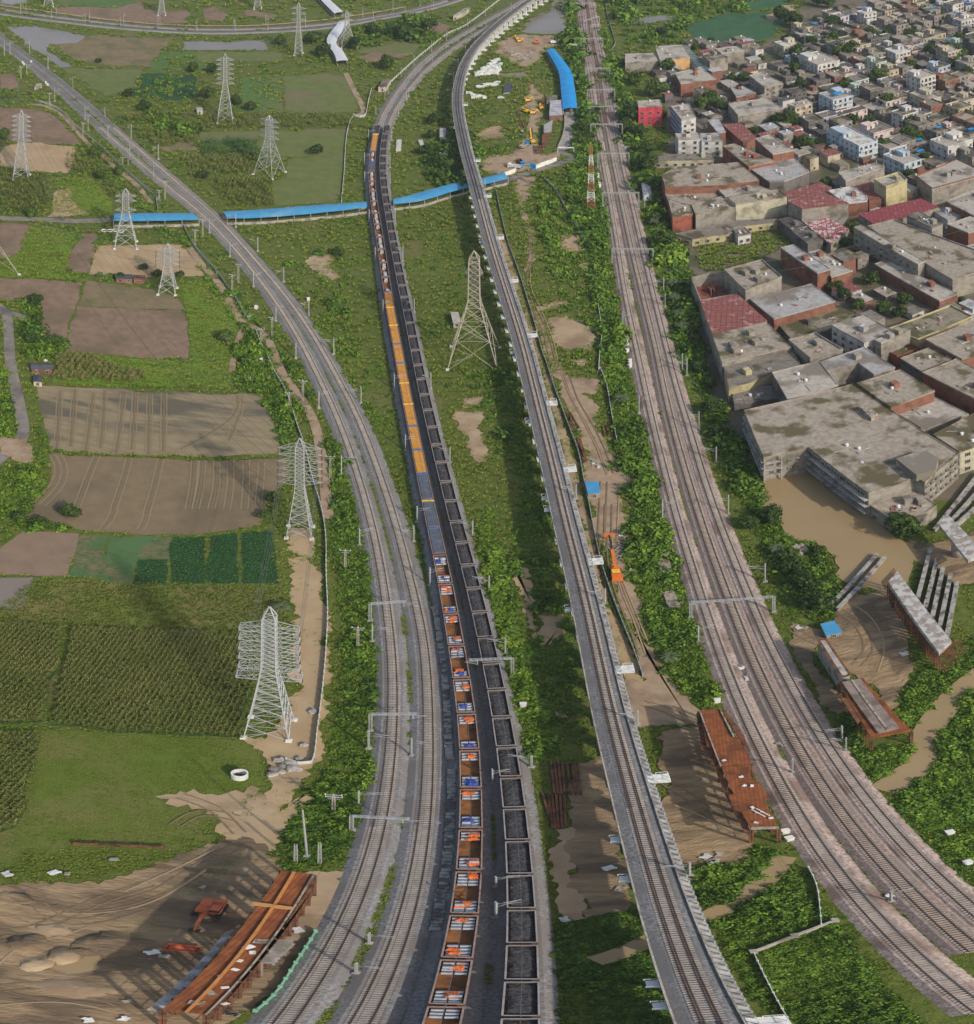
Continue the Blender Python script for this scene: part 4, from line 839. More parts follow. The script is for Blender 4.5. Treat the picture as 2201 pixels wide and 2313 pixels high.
# ---------------------------------------------------------------- transmission towers
def pylon(label,legs,top,levels,arm,matl,rz=0.,wtop=None,waist=.62,th=.22,side=None,depth=1.,c2=None):
    """legs: (crop, xl, yl, xr, yr) front feet ; top: (crop,row) ; levels: heights as a share of the tower"""
    c,xl,yl,xr,yr=legs; a=np.array(W(c,xl,yl)); b=np.array(W(c,xr,yr)); wd=np.linalg.norm(b-a); rz=math.atan2(b[1]-a[1],b[0]-a[0])
    n=np.array([-math.sin(rz),math.cos(rz),0]); ctr=(a+b)/2+n*wd/2*depth; h=top_h(ctr,top[0],top[1]); h=max(25,min(64,h))
    wt=wtop or wd*.3; root=empty('lattice_pylon',tuple(ctr),rz,label,'pylon','high voltage pylons')
    def half(z):
        t=z/h
        if t<waist: return (wd+(wt-wd)*t/waist)/2
        return max(.12,(wt*(1-.12*(t-waist)/(1-waist)))/2) if t<.93 else max(.1,wt*.44*(1-t)/.07)
    cor=[(-1,-1),(1,-1),(1,1),(-1,1)]
    zs=[0]; 
    while zs[-1]<h*.93:
        zs.append(min(h*.93,zs[-1]+max(1.6,half(zs[-1])*1.5)))
    zs.append(h)
    for sx,sy in cor:
        mb=MB()
        for i in range(len(zs)-1): mb.bar((sx*half(zs[i]),sy*half(zs[i])*depth,zs[i]),(sx*half(zs[i+1]),sy*half(zs[i+1])*depth,zs[i+1]),th*1.35)
        mb.build('leg',matl,root,local=True)
        MB().box((sx*half(0),sy*half(0)*depth,.3),(1.1,1.1,.7)).build('footing',M_white,root,local=True)
    mb=MB()
    for i in range(len(zs)-2):
        z0,z1=zs[i],zs[i+1]; p,q_=half(z0),half(z1)
        for k in range(4):
            u,v_=cor[k],cor[(k+1)%4]; D=depth
            mb.bar((u[0]*p,u[1]*p*D,z0),(v_[0]*q_,v_[1]*q_*D,z1),th*.7); mb.bar((v_[0]*p,v_[1]*p*D,z0),(u[0]*q_,u[1]*q_*D,z1),th*.7)
            mb.bar((u[0]*q_,u[1]*q_*D,z1),(v_[0]*q_,v_[1]*q_*D,z1),th*.6)
            if p>2.2:
                for f in (.25,.75): mb.bar((u[0]*(p+(q_-p)*f),u[1]*(p+(q_-p)*f)*D,z0+(z1-z0)*f),((u[0]+v_[0])/2*(p+q_)/2,(u[1]+v_[1])/2*(p+q_)/2*D,(z0+z1)/2),th*.5)
    mb.build('bracing',matl,root,local=True)
    for lv in levels:
        z=h*lv; hw=half(z); dz=h*.032+.6
        for s in (-1,1):
            mb=MB(); e=s*(hw+arm); d=hw*.9
            if side=='rect':
                for y in (-d,d):
                    for z_ in (z,z+dz): mb.bar((s*hw,y,z_),(e,y*.9,z+ (z_-z)*.35),th*.75)
                mb.bar((e,-d*.9,z),(e,d*.9,z),th*.7); mb.bar((e,-d*.9,z+dz*.35),(e,d*.9,z+dz*.35),th*.7)
                k=3
                for i in range(k):
                    f0,f1=i/k,(i+1)/k; x0,x1=s*hw+(e-s*hw)*f0,s*hw+(e-s*hw)*f1; sg=1 if i%2 else -1
                    mb.bar((x0,-d*sg,z),(x1,d*sg,z),th*.55); mb.bar((x0,-d*sg,z+dz*(1-.65*f0)),(x1,d*sg,z+dz*(1-.65*f1)),th*.5)
                    for y in (-d,d): mb.bar((x0,y,z),(x1,y,z+dz*(1-.65*f1)),th*.5)
            else:
                for y in (-hw,hw):
                    mb.bar((s*hw,y*depth,z),(e,0,z+dz*.15),th*.75); mb.bar((s*hw,y*depth,z+dz),(e,0,z+dz*.15),th*.7)
                for f in (.33,.66):
                    x=s*hw+(e-s*hw)*f; mb.bar((x,-hw*(1-f)*depth,z),(x,hw*(1-f)*depth,z),th*.5); mb.bar((x,-hw*(1-f)*depth,z),(s*hw+(e-s*hw)*(f-.33),hw*(1.33-f)*depth,z+dz*(1.2-f)),th*.5)
            mb.build('cross_arm',matl,root,local=True)
            mb=MB(); 
            for k in range(6): mb.cyl((e,0,z-.25-k*.3),(e,0,z-.42-k*.3),.16,7)
            mb.bar((e,0,z+.1),(e,0,z-2.1),.07); mb.build('insulator_string',M_trunk,root,local=True)
    return root
sixw=[.55,.62,.69,.76,.83,.895]
pylon('big silver pylon with six pairs of box-shaped arms beside the maize field',('g',1395,1312,1655,1330),('g',560),[.47,.545,.62,.69,.765,.835],4.,mat('bright_pylon_steel',(.42,.43,.445),(.53,.545,.56),1.,rough=.5,metal=.15),wtop=2.5,waist=.55,th=.145,side='rect')
pylon('silver pylon with six pairs of thin arms at the corner of the ridged field',('g',1640,170,1785,175),('d',1065),sixw,4.4,M_galv,wtop=2.3,waist=.5,th=.155)
pylon('big tan pylon standing between the coal train and the viaduct',('e',712,675,1003,683),('e',-8),[.80],1.2,M_tan,wtop=4.0,waist=.55,th=.2)
pylon('pale pylon with few arms standing in front of the left blue roof',('a',655,1428,785,1428),('a',1080),[.62,.78,.86],3.2,M_galv,wtop=3.,waist=.6,th=.2,depth=.8)
pylon('grey pylon with four pairs of arms by the farm huts',('d',905,245,1005,250),('a',1395),[.58,.67,.77,.86],3.5,M_galv,wtop=2.6,waist=.55,th=.2)
pylon('slim pylon with many short arms standing in the brown and striped fields',('a',72,1030,160,1035),('a',630),sixw,4.,M_galv,wtop=2.2,waist=.62,th=.22)
pylon('tan pylon cut off by the left edge, in front of the green crop',('d',-170,190,110,130),('a',1165),[.7,.85],3.,M_tan,wtop=4.2,waist=.6,th=.19)
pylon('tall pylon standing by the dark maize strip in the middle of the far fields',('a',1245,708,1335,708),('a',305),sixw,4.2,M_galv,wtop=2.2,waist=.6,th=.19)
pylon('wide legged pylon in the olive pasture nearest the long blue roof',('a',1450,1000,1560,1030),('a',660),[.62,.72,.82,.9],4.6,M_galv,wtop=3.,waist=.6,th=.19)
pylon('far pylon beside the shrubs near the white bent roof',('a',1685,318,1730,320),('a',15),[.66,.78,.88],4.5,M_galv,wtop=2.2,waist=.6,th=.21)
pylon('far pylon on the brown field cut by the top edge, left of the next one',('a',905,92,948,92),('a',-90),sixw,4.,M_galv,wtop=2.2,waist=.6,th=.21)
pylon('far pylon cut by the top edge near the left corner',('a',250,40,305,40),('a',-130),sixw,4.,M_galv,wtop=2.2,waist=.6,th=.21)
pylon('far pylon cut by the top edge in the scrub right of the brown field',('a',1455,55,1498,55),('a',-140),sixw,4.,M_galv,wtop=2.2,waist=.6,th=.21)
pylon('wide pylon rising behind the white bent roof',('b',105,278,190,272),('b',60),[.7,.85],4.,M_galv,wtop=2.6,waist=.6,th=.21)
# red and white banded tower
def banded():
    a=np.array(W('s',300,1228)); b=np.array(W('s',405,1215)); wd=np.linalg.norm(b-a); ctr=(a+b)/2+np.array((0,wd/2,0)); h=top_h(ctr,'s',310)
    root=empty('lattice_tower',tuple(ctr),0,'slim lattice tower painted in red and white bands by the main line','tower')
    half=lambda z:(wd+(wd*.32-wd)*z/h)/2
    nb=7
    for k in range(nb):
        mb=MB(); z0,z1=h*k/nb,h*(k+1)/nb; cor=[(-1,-1),(1,-1),(1,1),(-1,1)]; m_=2
        for sx,sy in cor: mb.bar((sx*half(z0),sy*half(z0),z0),(sx*half(z1),sy*half(z1),z1),.2)
        for j in range(m_):
            u0,u1=z0+(z1-z0)*j/m_,z0+(z1-z0)*(j+1)/m_
            for i in range(4):
                u,v_=cor[i],cor[(i+1)%4]; p,q_=half(u0),half(u1)
                mb.bar((u[0]*p,u[1]*p,u0),(v_[0]*q_,v_[1]*q_,u1),.11); mb.bar((v_[0]*p,v_[1]*p,u0),(u[0]*q_,u[1]*q_,u1),.11); mb.bar((u[0]*q_,u[1]*q_,u1),(v_[0]*q_,v_[1]*q_,u1),.15)
        mb.build('tower_section',mat('tower_red',(.34,.11,.06),(.41,.15,.09),1.) if k in (0,2,4,6) else M_white,root,local=True)
banded()

# ---------------------------------------------------------------- wires
M_wire=mat('wire',(.10,.10,.10),(.14,.14,.14),1.,rough=.5)
for path,lab in ((A1,'contact wires over the left track of the empty double line'),(A2,'contact wires over the right track of the empty double line'),(B1,'contact wires over the steel train'),(B2,'contact wires over the coal train'),(D1,'contact wires over the leftmost main line track'),(D2,'contact wires over the middle main line track'),(D3,'contact wires over the rightmost main line track')):
    q=resample(path,9.); root=empty('overhead_wire',tuple(q[len(q)//2]),0,lab,'wire','overhead wires')
    for nm,z in (('contact_wire',5.6),('carrier_wire',6.5)):
        mb=MB()
        for i in range(len(q)-1): 
            za=z-(.0 if nm=='contact_wire' else .35*(i%5 in(2,3))); zb=z-(.0 if nm=='contact_wire' else .35*((i+1)%5 in(2,3))); mb.bar((q[i,0],q[i,1],ZB+za),(q[i+1,0],q[i+1,1],ZB+zb),.045)
        mb.build(nm,M_wire,root)
PY=[o for o in COL.objects if o.name.startswith('lattice_pylon')]
def span(a,b,lab,levels,off=4.5):
    p,q=np.array(a),np.array(b); d=q-p; L=np.linalg.norm(d[:2]); n=np.array((d[1],-d[0]))/L; root=empty('conductor_span',tuple((p+q)/2),0,lab,'power line','high voltage conductors')
    for z in levels:
        for s in (-1,1):
            mb=MB(); k=16; pr=None
            for i in range(k+1):
                t=i/k; x=p+d*t; c=(x[0]+n[0]*s*off,x[1]+n[1]*s*off,z+(q[2]-p[2])*t-L*.03*4*t*(1-t))
                if pr: mb.bar(pr,c,.07)
                pr=c
            mb.build('conductor',M_wire,root)
PL=[tuple(o.location) for o in PY]
span((PL[0][0],PL[0][1],0),(PL[1][0],PL[1][1],0),'conductors between the two silver pylons by the sandy strip',[25.,31.,37.])
span((PL[1][0],PL[1][1],0),(PL[5][0],PL[5][1],0),'conductors from the second silver pylon to the slim pylon at the left',[25.,31.,36.])
span((PL[7][0],PL[7][1],0),(PL[9][0],PL[9][1],0),'conductors between the far pylons over the green fields',[27.,33.,38.])
span((PL[2][0],PL[2][1],0),(W('F',-200,600)[0],W('F',-200,600)[1],0),'conductors running left from the big tan pylon over both lines',[41.])
span((PL[2][0],PL[2][1],0),(W('F',2300,640)[0],W('F',2300,640)[1],0),'conductors running right from the big tan pylon over the viaduct',[41.])
span((PL[3][0],PL[3][1],0),(PL[4][0],PL[4][1],0),'conductors between the pale pylon and the pylon by the farm huts',[24.,28.],3.4)
# ---------------------------------------------------------------- town: factories and houses
def wallmat(name,a,b,st=(.5,.64)): return mat(name,a,b,.5,tuple(x*.62 for x in a),.18,st,bump=.02)
WM=dict(grey=wallmat('grey_render',(.24,.21,.175),(.33,.30,.255)),dark=wallmat('dark_render',(.12,.11,.10),(.19,.17,.155)),brick=wallmat('red_brick',(.20,.095,.065),(.28,.13,.09)),
 cream=wallmat('stained_cream_render',(.42,.39,.28),(.52,.48,.36)),white=wallmat('white_render',(.50,.48,.45),(.62,.60,.57)),yellow=wallmat('yellow_render',(.40,.345,.19),(.5,.43,.25)),
 red=wallmat('painted_red_wall',(.26,.085,.06),(.34,.11,.075)),pink=wallmat('crimson_render',(.5,.05,.08),(.58,.075,.10)),orange=wallmat('orange_render',(.52,.31,.13),(.61,.38,.17)),
 tan=wallmat('tan_render',(.44,.37,.26),(.53,.46,.34)),blue=wallmat('pale_blue_render',(.40,.47,.54),(.5,.57,.64)),pale=wallmat('pale_pink_render',(.56,.44,.40),(.66,.54,.5)),
 green=wallmat('pale_green_render',(.42,.5,.42),(.52,.6,.5)),violet=wallmat('lilac_render',(.44,.42,.5),(.54,.52,.6)))
wave(WM['brick'],1.3,0,(.22,.085,.05),.25,.2)
def roofmat(name,a,b,stain,s3=.12,t3=(.5,.60),sc=.7): return mat(name,a,b,sc,stain,s3,t3,bump=.03)
RM=dict(c1=roofmat('mossy_concrete_roof',(.26,.215,.165),(.37,.32,.26),(.115,.095,.05)),c2=roofmat('pale_concrete_roof',(.34,.30,.255),(.45,.41,.36),(.2,.175,.14),.09),
 c3=roofmat('dark_concrete_roof',(.16,.14,.115),(.24,.21,.175),(.09,.078,.05),.12),c4=roofmat('grey_screed_roof',(.30,.285,.275),(.40,.385,.37),(.2,.175,.15),.08),
 c5=roofmat('black_weathered_roof',(.06,.056,.05),(.11,.10,.09),(.16,.14,.12),.2),red=roofmat('red_sheet_roof',(.20,.07,.06),(.28,.105,.09),(.42,.25,.23),.35,(.56,.66)),
 maroon=roofmat('maroon_sheet_roof',(.22,.045,.055),(.29,.07,.08),(.4,.2,.2),.4,(.6,.7)),rw=roofmat('patched_red_white_roof',(.27,.07,.075),(.36,.11,.11),(.55,.47,.46),.6,(.5,.56)),metal=roofmat('grey_metal_roof',(.36,.36,.38),(.46,.46,.48),(.26,.25,.25),.3),
 moss=roofmat('wet_mossy_roof',(.21,.18,.125),(.28,.245,.18),(.085,.08,.035),.1,(.46,.56)),blue=M_blue2,white=roofmat('whitewashed_roof',(.5,.48,.45),(.6,.58,.55),(.33,.3,.27),.25))
for k in ('red','maroon','rw'): wave(RM[k],.16,rad(15),(.11,.035,.03),.7,.4,width=.12); wave(RM[k],.07,rad(105),(.12,.04,.035),.6,.4,width=.06)
FOOT=[]
def inset(poly,d):
    p=np.array(ccw([q[:2] for q in poly])); n=len(p); out=[]
    for i in range(n):
        a=p[i-1]; b=p[i]; c=p[(i+1)%n]
        u=(b-a)/np.linalg.norm(b-a); v=(c-b)/np.linalg.norm(c-b)
        nu=np.array((-u[1],u[0])); nv=np.array((-v[1],v[0])); m=nu+nv; k=max(.35,1+nu@nv)
        out.append(b+m*d/k)
    return [tuple(q) for q in out]
WINM={}
def win_mesh(w,h):
    k=(round(w,1),round(h,1))
    if k not in WINM:
        mb=MB(); mb.box((0,-.03,0),(w,.1,h),0,0)
        for s in (-1,1): mb.box((s*w/2,-.06,0),(.12,.18,h+.24),0,1)
        mb.box((0,-.06,h/2+.06),(w+.12,.3,.12),0,1); mb.box((0,-.08,-h/2-.06),(w+.3,.3,.12),0,1); mb.box((0,-.075,0),(.07,.05,h),0,1)
        o=mb.build('window',[M_glass,M_conc],local=True); me=o.data; bpy.data.objects.remove(o); WINM[k]=me
    return WINM[k]
def window(par,x,y,z,rz,w=1.2,h=1.3):
    o=bpy.data.objects.new('window',win_mesh(w,h)); COL.objects.link(o); adopt(o,par); o.location=(x,y,z); o.rotation_euler=(0,0,rz)
def edge_windows(root,poly,i,n,zs,w=1.4,h=1.4,off=.06):
    a=np.array(poly[i][:2]); b=np.array(poly[(i+1)%len(poly)][:2]); d=b-a; L=np.linalg.norm(d); d/=L; nr=np.array((d[1],-d[0]))
    for z in zs:
        for k in range(n):
            p=a+d*L*(k+.5)/n+nr*off
            window(root,p[0]-root.location[0],p[1]-root.location[1],z,math.atan2(d[1],d[0]),w,h)
def inpoly(pts,poly):
    x,y=pts[:,0],pts[:,1]; r=np.zeros(len(pts),bool); n=len(poly); j=n-1
    for i in range(n):
        xi,yi=poly[i]; xj,yj=poly[j]
        if yi!=yj:
            c=((yi>y)!=(yj>y))&(x<(xj-xi)*(y-yi)/(yj-yi)+xi); r^=c
        j=i
    return r
TANKM=None
def tank(par,x,y,z):
    global TANKM
    if TANKM is None:
        mb=MB(); mb.cyl((0,0,0),(0,0,.9),.55,10); mb.cyl((0,0,.9),(0,0,1.15),.55,10,0,.2); o=mb.build('water_tank',M_black if False else mat('white_tank',(.6,.6,.6),(.7,.7,.7),1.),local=True); TANKM=o.data; bpy.data.objects.remove(o)
    o=bpy.data.objects.new('water_tank',TANKM); COL.objects.link(o); adopt(o,par); o.location=(x,y,z)
def factory(label,crop,pts,H,wall,roof,opt='',cat='building'):
    q=P(crop,pts,H); poly=ccw([p[:2] for p in q]); c=np.mean(np.array(poly),0); FOOT.append(np.array(poly))
    root=empty('factory_building',(c[0],c[1],0),0,label,cat,'flat roofed works and sheds of the town')
    MB().prism(inset(poly,.12),0,H-.35).build('wall',WM[wall],root)
    MB().prism(poly,H-.35,H,bottom=True).build('roof',RM[roof],root)
    if 'p' in opt:
        a=inset(poly,.02); b=inset(poly,.30); mb=MB(); n=len(a)
        for i in range(n):
            j=(i+1)%n; z0,z1=H+.002,H+.75
            mb.add([(*a[i],z0),(*a[j],z0),(*b[j],z0),(*b[i],z0),(*a[i],z1),(*a[j],z1),(*b[j],z1),(*b[i],z1)],BOXF)
        mb.build('parapet',WM['brick' if 'b' in opt else wall],root)
    if 'd' in opt or 'c' in roof or roof in('moss','white'):      # what stands on the roof: hatches, stair heads, tanks, pipes, upstands
        r=random.Random(label); p=np.array(poly); e=poly[1][0]-poly[0][0],poly[1][1]-poly[0][1]; az=math.atan2(e[1],e[0])
        for k in range(r.randint(4,8)):
            wts=np.array([r.random()**2+.12 for _ in poly]); wts/=wts.sum(); x,y=(p*wts[:,None]).sum(0); t_=r.random()
            if not inpoly(np.array([(x,y)]),inset(poly,1.2))[0]: continue
            if t_<.3: MB().box((x,y,H+.25),(r.uniform(.6,2.),r.uniform(.5,1.2),.5),az).build('roof_hatch',M_conc,root)
            elif t_<.45: tank(root,x-root.location[0],y-root.location[1],H)
            elif t_<.6: MB().box((x,y,H+1.1),(2.2,2.6,2.2),az).build('stair_head',WM[wall],root)
            elif t_<.75: MB().box((x,y,H+.12),(r.uniform(2.,5.),.25,.24),az+r.choice((0,math.pi/2))).build('upstand',M_conc,root)
            elif t_<.88: MB().cyl((x,y,H+.15),(x+r.uniform(-5,5)*math.cos(az),y+r.uniform(2,5)*math.sin(az)+.5,H+.15),.12,6).build('pipe',M_galv,root)
            else: MB().box((x,y,H+.2),(r.uniform(1.,2.),r.uniform(.8,1.5),.35),r.random()*3).build('debris_heap',RM['rw'] if r.random()<.4 else M_wood,root)
        mb=MB(); a=inset(poly,.03); b=inset(poly,.24); n=len(a)
        if 'p' not in opt:
            for i in range(n):
                j=(i+1)%n; z0,z1=H+.002,H+.3; mb.add([(*a[i],z0),(*a[j],z0),(*b[j],z0),(*b[i],z0),(*a[i],z1),(*a[j],z1),(*b[j],z1),(*b[i],z1)],BOXF)
            mb.build('roof_edge',RM[roof],root)
    if 'r' in opt:                            # columns standing up with bare reinforcement
        p=np.array(inset(poly,.6)); mb=MB(); n=len(p)
        for i in range(n):
            L=np.linalg.norm(p[(i+1)%n]-p[i]); k=max(1,int(L/5))
            for t in range(k):
                x,y=p[i]+(p[(i+1)%n]-p[i])*t/k; mb.box((x,y,H+.8),(.35,.35,1.6))
        mb.build('column_stubs',M_conc,root)
    if 'w' in opt:                            # windows on the walls that look towards the camera
        n=len(poly)
        for i in range(n):
            a=np.array(poly[i]); b=np.array(poly[(i+1)%n]); d=b-a; L=np.linalg.norm(d); nr=np.array((d[1],-d[0]))/L
            if nr@(-(a+b)/2)/np.linalg.norm(a+b)*2>.35 and L>5:
                edge_windows(root,[tuple(a),tuple(b)],0,max(2,int(L/4.2)),[z for z in np.arange(2.,H-1.2,3.4)])
    root['poly']=0; del root['poly']
    return root,poly
FB=[('vast concrete factory with stained roof and open floor slabs beside the brown pond','f',[(560,905),(1190,752),(1792,1153),(1597,1320),(1535,1294),(1274,1382),(926,1116),(670,1170)],12,'grey','c1','d'),
('low annex with a wet roof in front of the vast factory, by the big tree','R8',[(435,748),(705,660),(845,748),(780,795),(570,832)],6,'grey','c1','w'),
('concrete factory with a red brick parapet behind the vast factory','f',[(1205,750),(1455,672),(1655,795),(1402,888)],13.,'brick','c1',''),
('flat yard roof with bare column stubs right of the brick parapet','f',[(1412,905),(1655,830),(1850,928),(1575,1008)],8,'grey','c2',''),
('cream walled works at the right edge next to the vast factory','R8',[(818,325),(1066,195),(1260,290),(1180,360),(978,430)],11,'cream','c1','dw'),
('pale concrete shed with an open hole in its roof','R7',[(35,645),(330,545),(540,683),(395,727),(290,652),(82,708)],12,'grey','c4','d'),
('patchy roofed shed left of the shed with the open hole','R6',[(605,715),(780,672),(922,640),(1050,800),(905,850),(705,888)],12,'dark','c2','d'),
('square concrete shed between the pale shed and the long roofs','f',[(815,505),(970,465),(1130,560),(940,612)],11,'grey','c1','pd'),
('long strip roof with a brick parapet below the red sheet roof','R6',[(205,460),(575,385),(738,545),(270,652)],10,'grey','c1','d'),
('dirty strip roof with a yellow front wall by the railway bushes','R6',[(282,680),(745,560),(800,668),(605,715),(462,780),(315,812)],8,'yellow','c3','d'),
('low dark roof right under the yellow front wall','R6',[(335,842),(605,792),(690,885),(352,930)],4,'dark','c3','d'),
('shed with a big ribbed red sheet roof by the railway','R6',[(125,238),(375,187),(575,367),(205,455)],10,'grey','red',''),
('tall blank concrete box behind the roofless shell','R1',[(415,722),(645,660),(765,765),(545,850)],13,'grey','c1','pd'),
('wide pale grey roof with rubble on one side and a brick edge','R6',[(455,225),(870,122),(1030,240),(618,358)],9,'brick','c4','d'),
('low muddy roof terrace below the wide pale grey roof','f',[(742,397),(1080,302),(1205,345),(1170,420),(1060,440),(832,500)],4.5,'dark','moss',''),
('white three-storey works with blue windows in the middle of the yards','R7',[(112,400),(335,330),(530,440),(330,520)],12,'white','c2','w'),
('wet mossy roof with a thin yellow parapet','R7',[(495,425),(910,268),(1060,345),(690,500)],9,'yellow','moss','p'),
('large stained roof over brick walls at the right edge below the yellow parapet','R7',[(740,495),(1066,365),(1230,400),(1230,560),(985,627)],12,'brick','c1','d'),
('flat roof squeezed between two alleys left of the brick walled hall','R7',[(570,620),(775,545),(920,622),(715,710)],10,'dark','c1','d'),
('long brick walled hall with a cracked roof at the right edge','R7',[(718,715),(950,622),(1230,775),(1230,985),(1066,888)],12,'brick','c1','d'),
('thin concrete screen block next to the white works','R7',[(400,500),(600,420),(645,432),(445,520)],13,'grey','c2',''),
('small red walled yard with a wet floor','R7',[(485,580),(640,525),(705,560),(550,610)],6,'red','moss','p'),
('red brick block with a grey roof and a square roof hatch','R1',[(755,585),(835,567),(1060,715),(978,740)],11,'brick','c4','d'),
('low flat roof on brick posts beside the red brick block','R2',[(20,645),(90,627),(300,760),(165,802)],8,'brick','c2',''),
('narrow concrete range with a grid of open windows','R2',[(305,487),(355,470),(757,700),(712,722)],12,'grey','c2','w'),
('huge stained roof behind the narrow range with the window grid','R2',[(390,483),(560,440),(1100,640),(1140,760),(930,822),(765,725)],10,'grey','c1','dp'),
('low strip of brick walled roofs along the alley of the window grid','R7',[(400,-10),(480,-40),(960,190),(835,238)],6,'brick','c2',''),
('wide maroon sheet roof beside the yellow walled box','R2',[(335,402),(560,340),(730,302),(845,357),(620,420),(440,470)],8,'grey','maroon',''),
('tall box building with a stained yellow lower wall','R2',[(432,187),(592,140),(645,187),(510,235)],14,'yellow','c2','pd'),
('half built concrete block with rough roof next to the alley','R2',[(205,140),(450,75),(502,105),(420,132),(255,195)],11,'grey','c2','r'),
('rubble strewn white roof with bare columns','R2',[(140,255),(300,225),(395,300),(388,322),(255,337)],8,'brick','white','r'),
('small red sheet roof wedged beside the rubble strewn roof','R2',[(302,225),(420,192),(505,300),(402,310)],7,'brick','red',''),
('large grey roof with a brick rim in front of the white villa','R2',[(700,167),(960,55),(1090,115),(1090,165),(800,245)],10,'grey','c2','pbd'),
('plain grey roof cut by the right edge below the brick rim','R2',[(885,322),(1066,250),(1230,300),(1066,412)],10,'brick','c2','d'),
('small pale roof with a wet patch right of the maroon roof','R2',[(800,382),(900,350),(1010,410),(900,442)],6,'white','c4',''),
('weathered lean-to roof on the huge stained roof','R2',[(640,412),(720,385),(870,465),(800,490)],13,'grey','c3',''),
('brick sided block at the right edge above the brick hut','R2',[(895,467),(1066,410),(1230,470),(1030,522)],9,'brick','c2','d'),
('small brick hut with a flat roof on the right','R2',[(955,620),(1066,592),(1160,622),(1030,652)],7,'brick','c4',''),
('red sheet roof with dark holes behind the grey box','R1',[(775,252),(1000,190),(1066,222),(1066,250),(800,292)],7,'grey','red',''),
('bulky grey box with a red sheet roof and a blank front','R1',[(800,307),(1010,247),(1168,315),(885,350)],13,'grey','red',''),
('low shed with a red and white patched roof','R1',[(900,437),(1040,402),(1172,472),(1060,562)],6,'grey','rw',''),
('low shed with a black roof beside the green yard','R1',[(742,417),(850,392),(1015,540),(920,565)],6,'dark','c5',''),
('long block with a stained pale yellow wall facing the green yard','R1',[(440,287),(740,235),(797,277),(486,325)],11,'cream','c1','d'),
('blank grey block left of the stained pale yellow wall','R1',[(220,332),(400,277),(450,312),(486,345),(245,390)],9,'grey','c1','d'),
('block with a bright red end wall beside the railway','R1',[(78,292),(210,332),(230,380),(105,402)],9,'red','c1',''),
('big stained roof with a brick band and a white stair head','R1',[(40,147),(130,100),(500,72),(630,177),(400,205),(60,215)],12,'brick','c1','d'),
('roof terrace in front of the brick band','R1',[(350,207),(550,182),(690,237),(422,277)],9,'grey','c2','d'),
('low cluttered roof between the brick band and the red end wall','R1',[(60,262),(340,237),(400,280),(220,330),(78,302)],7,'brick','c1','d'),
('long block with a reddish side wall and a stained roof','R3',[(567,667),(640,652),(890,757),(725,792)],11,'red','c1','d'),
('clean grey roof standing a floor above the reddish side wall','R3',[(762,622),(850,597),(1000,692),(870,717)],14,'brick','c2',''),
('light roof with many column stubs above the red sheet yard','R1',[(567,107),(700,77),(835,42),(930,130),(780,187),(690,192)],9,'dark','c4','r'),
('low arcade with yellow arches along the green yard','R1',[(120,502),(500,422),(732,412),(736,428),(540,452),(470,492),(225,532)],4.5,'yellow','c3','w'),
('small white pavilion at the bend of the yellow arcade','R1',[(470,477),(540,462),(580,500),(500,517)],5.2,'white','c3','w'),
('long dark roofed row with a cream verandah','R3',[(165,717),(510,712),(516,745),(155,752)],5,'cream','c3','w'),
('bright crimson block with small windows by the railway trees','R3',[(50,397),(190,387),(205,425),(60,432)],13,'pink','c2','w'),
('white block with blue striped balconies','R3',[(255,427),(370,412),(408,495),(320,510)],13,'white','c2','w'),
('wide works with an orange front wall near the green lake','R3',[(160,67),(330,57),(372,130),(190,155)],9,'orange','c2','d'),
('grey works left of the orange front wall','R3',[(-20,112),(150,107),(188,152),(-20,162)],8,'grey','c2','d'),
('brick works with a broken roof corner','R3',[(280,227),(440,190),(528,262),(315,292)],10,'brick','c2','d'),
('grey hall with column stubs and blue sheets','R3',[(600,412),(830,377),(930,440),(660,482)],9,'grey','c2','r'),
('grey block with arched gate and open balconies','R3',[(725,242),(800,222),(930,282),(820,312)],11,'grey','c2','w'),
('light roof on a small brick hall behind the shrubs','R3',[(615,317),(690,305),(770,347),(650,372)],7,'brick','c4',''),
('red sheet yard between brick sheds','R3',[(560,532),(680,527),(770,612),(690,642)],6,'brick','red',''),
('narrow grey metal roof next to the red sheet yard','R3',[(475,507),(545,502),(587,580),(540,587)],8,'brick','metal',''),
('unfinished white block with a straw coloured roof','R3',[(280,592),(420,587),(437,622),(300,627)],11,'white','c2','w'),
('unfinished white block with a grey roof next to the straw coloured one','R3',[(430,592),(545,587),(568,637),(440,637)],10,'white','c4','w'),
('tan house block with open stairs left of the pale blue house','R4',[(-60,415),(60,385),(95,405),(-10,432)],11,'tan','c2','w'),
('long low grey shed near the lake, left of the balcony houses','R3',[(520,80),(650,65),(700,90),(560,110)],8,'grey','c2',''),
('grey walled block with a white roof hut by the ribbed frame','R3',[(445,120),(520,100),(600,130),(490,160)],10,'grey','c3','d')]
FAC={}
for rec in FB: FAC[rec[0]]=factory(*rec)
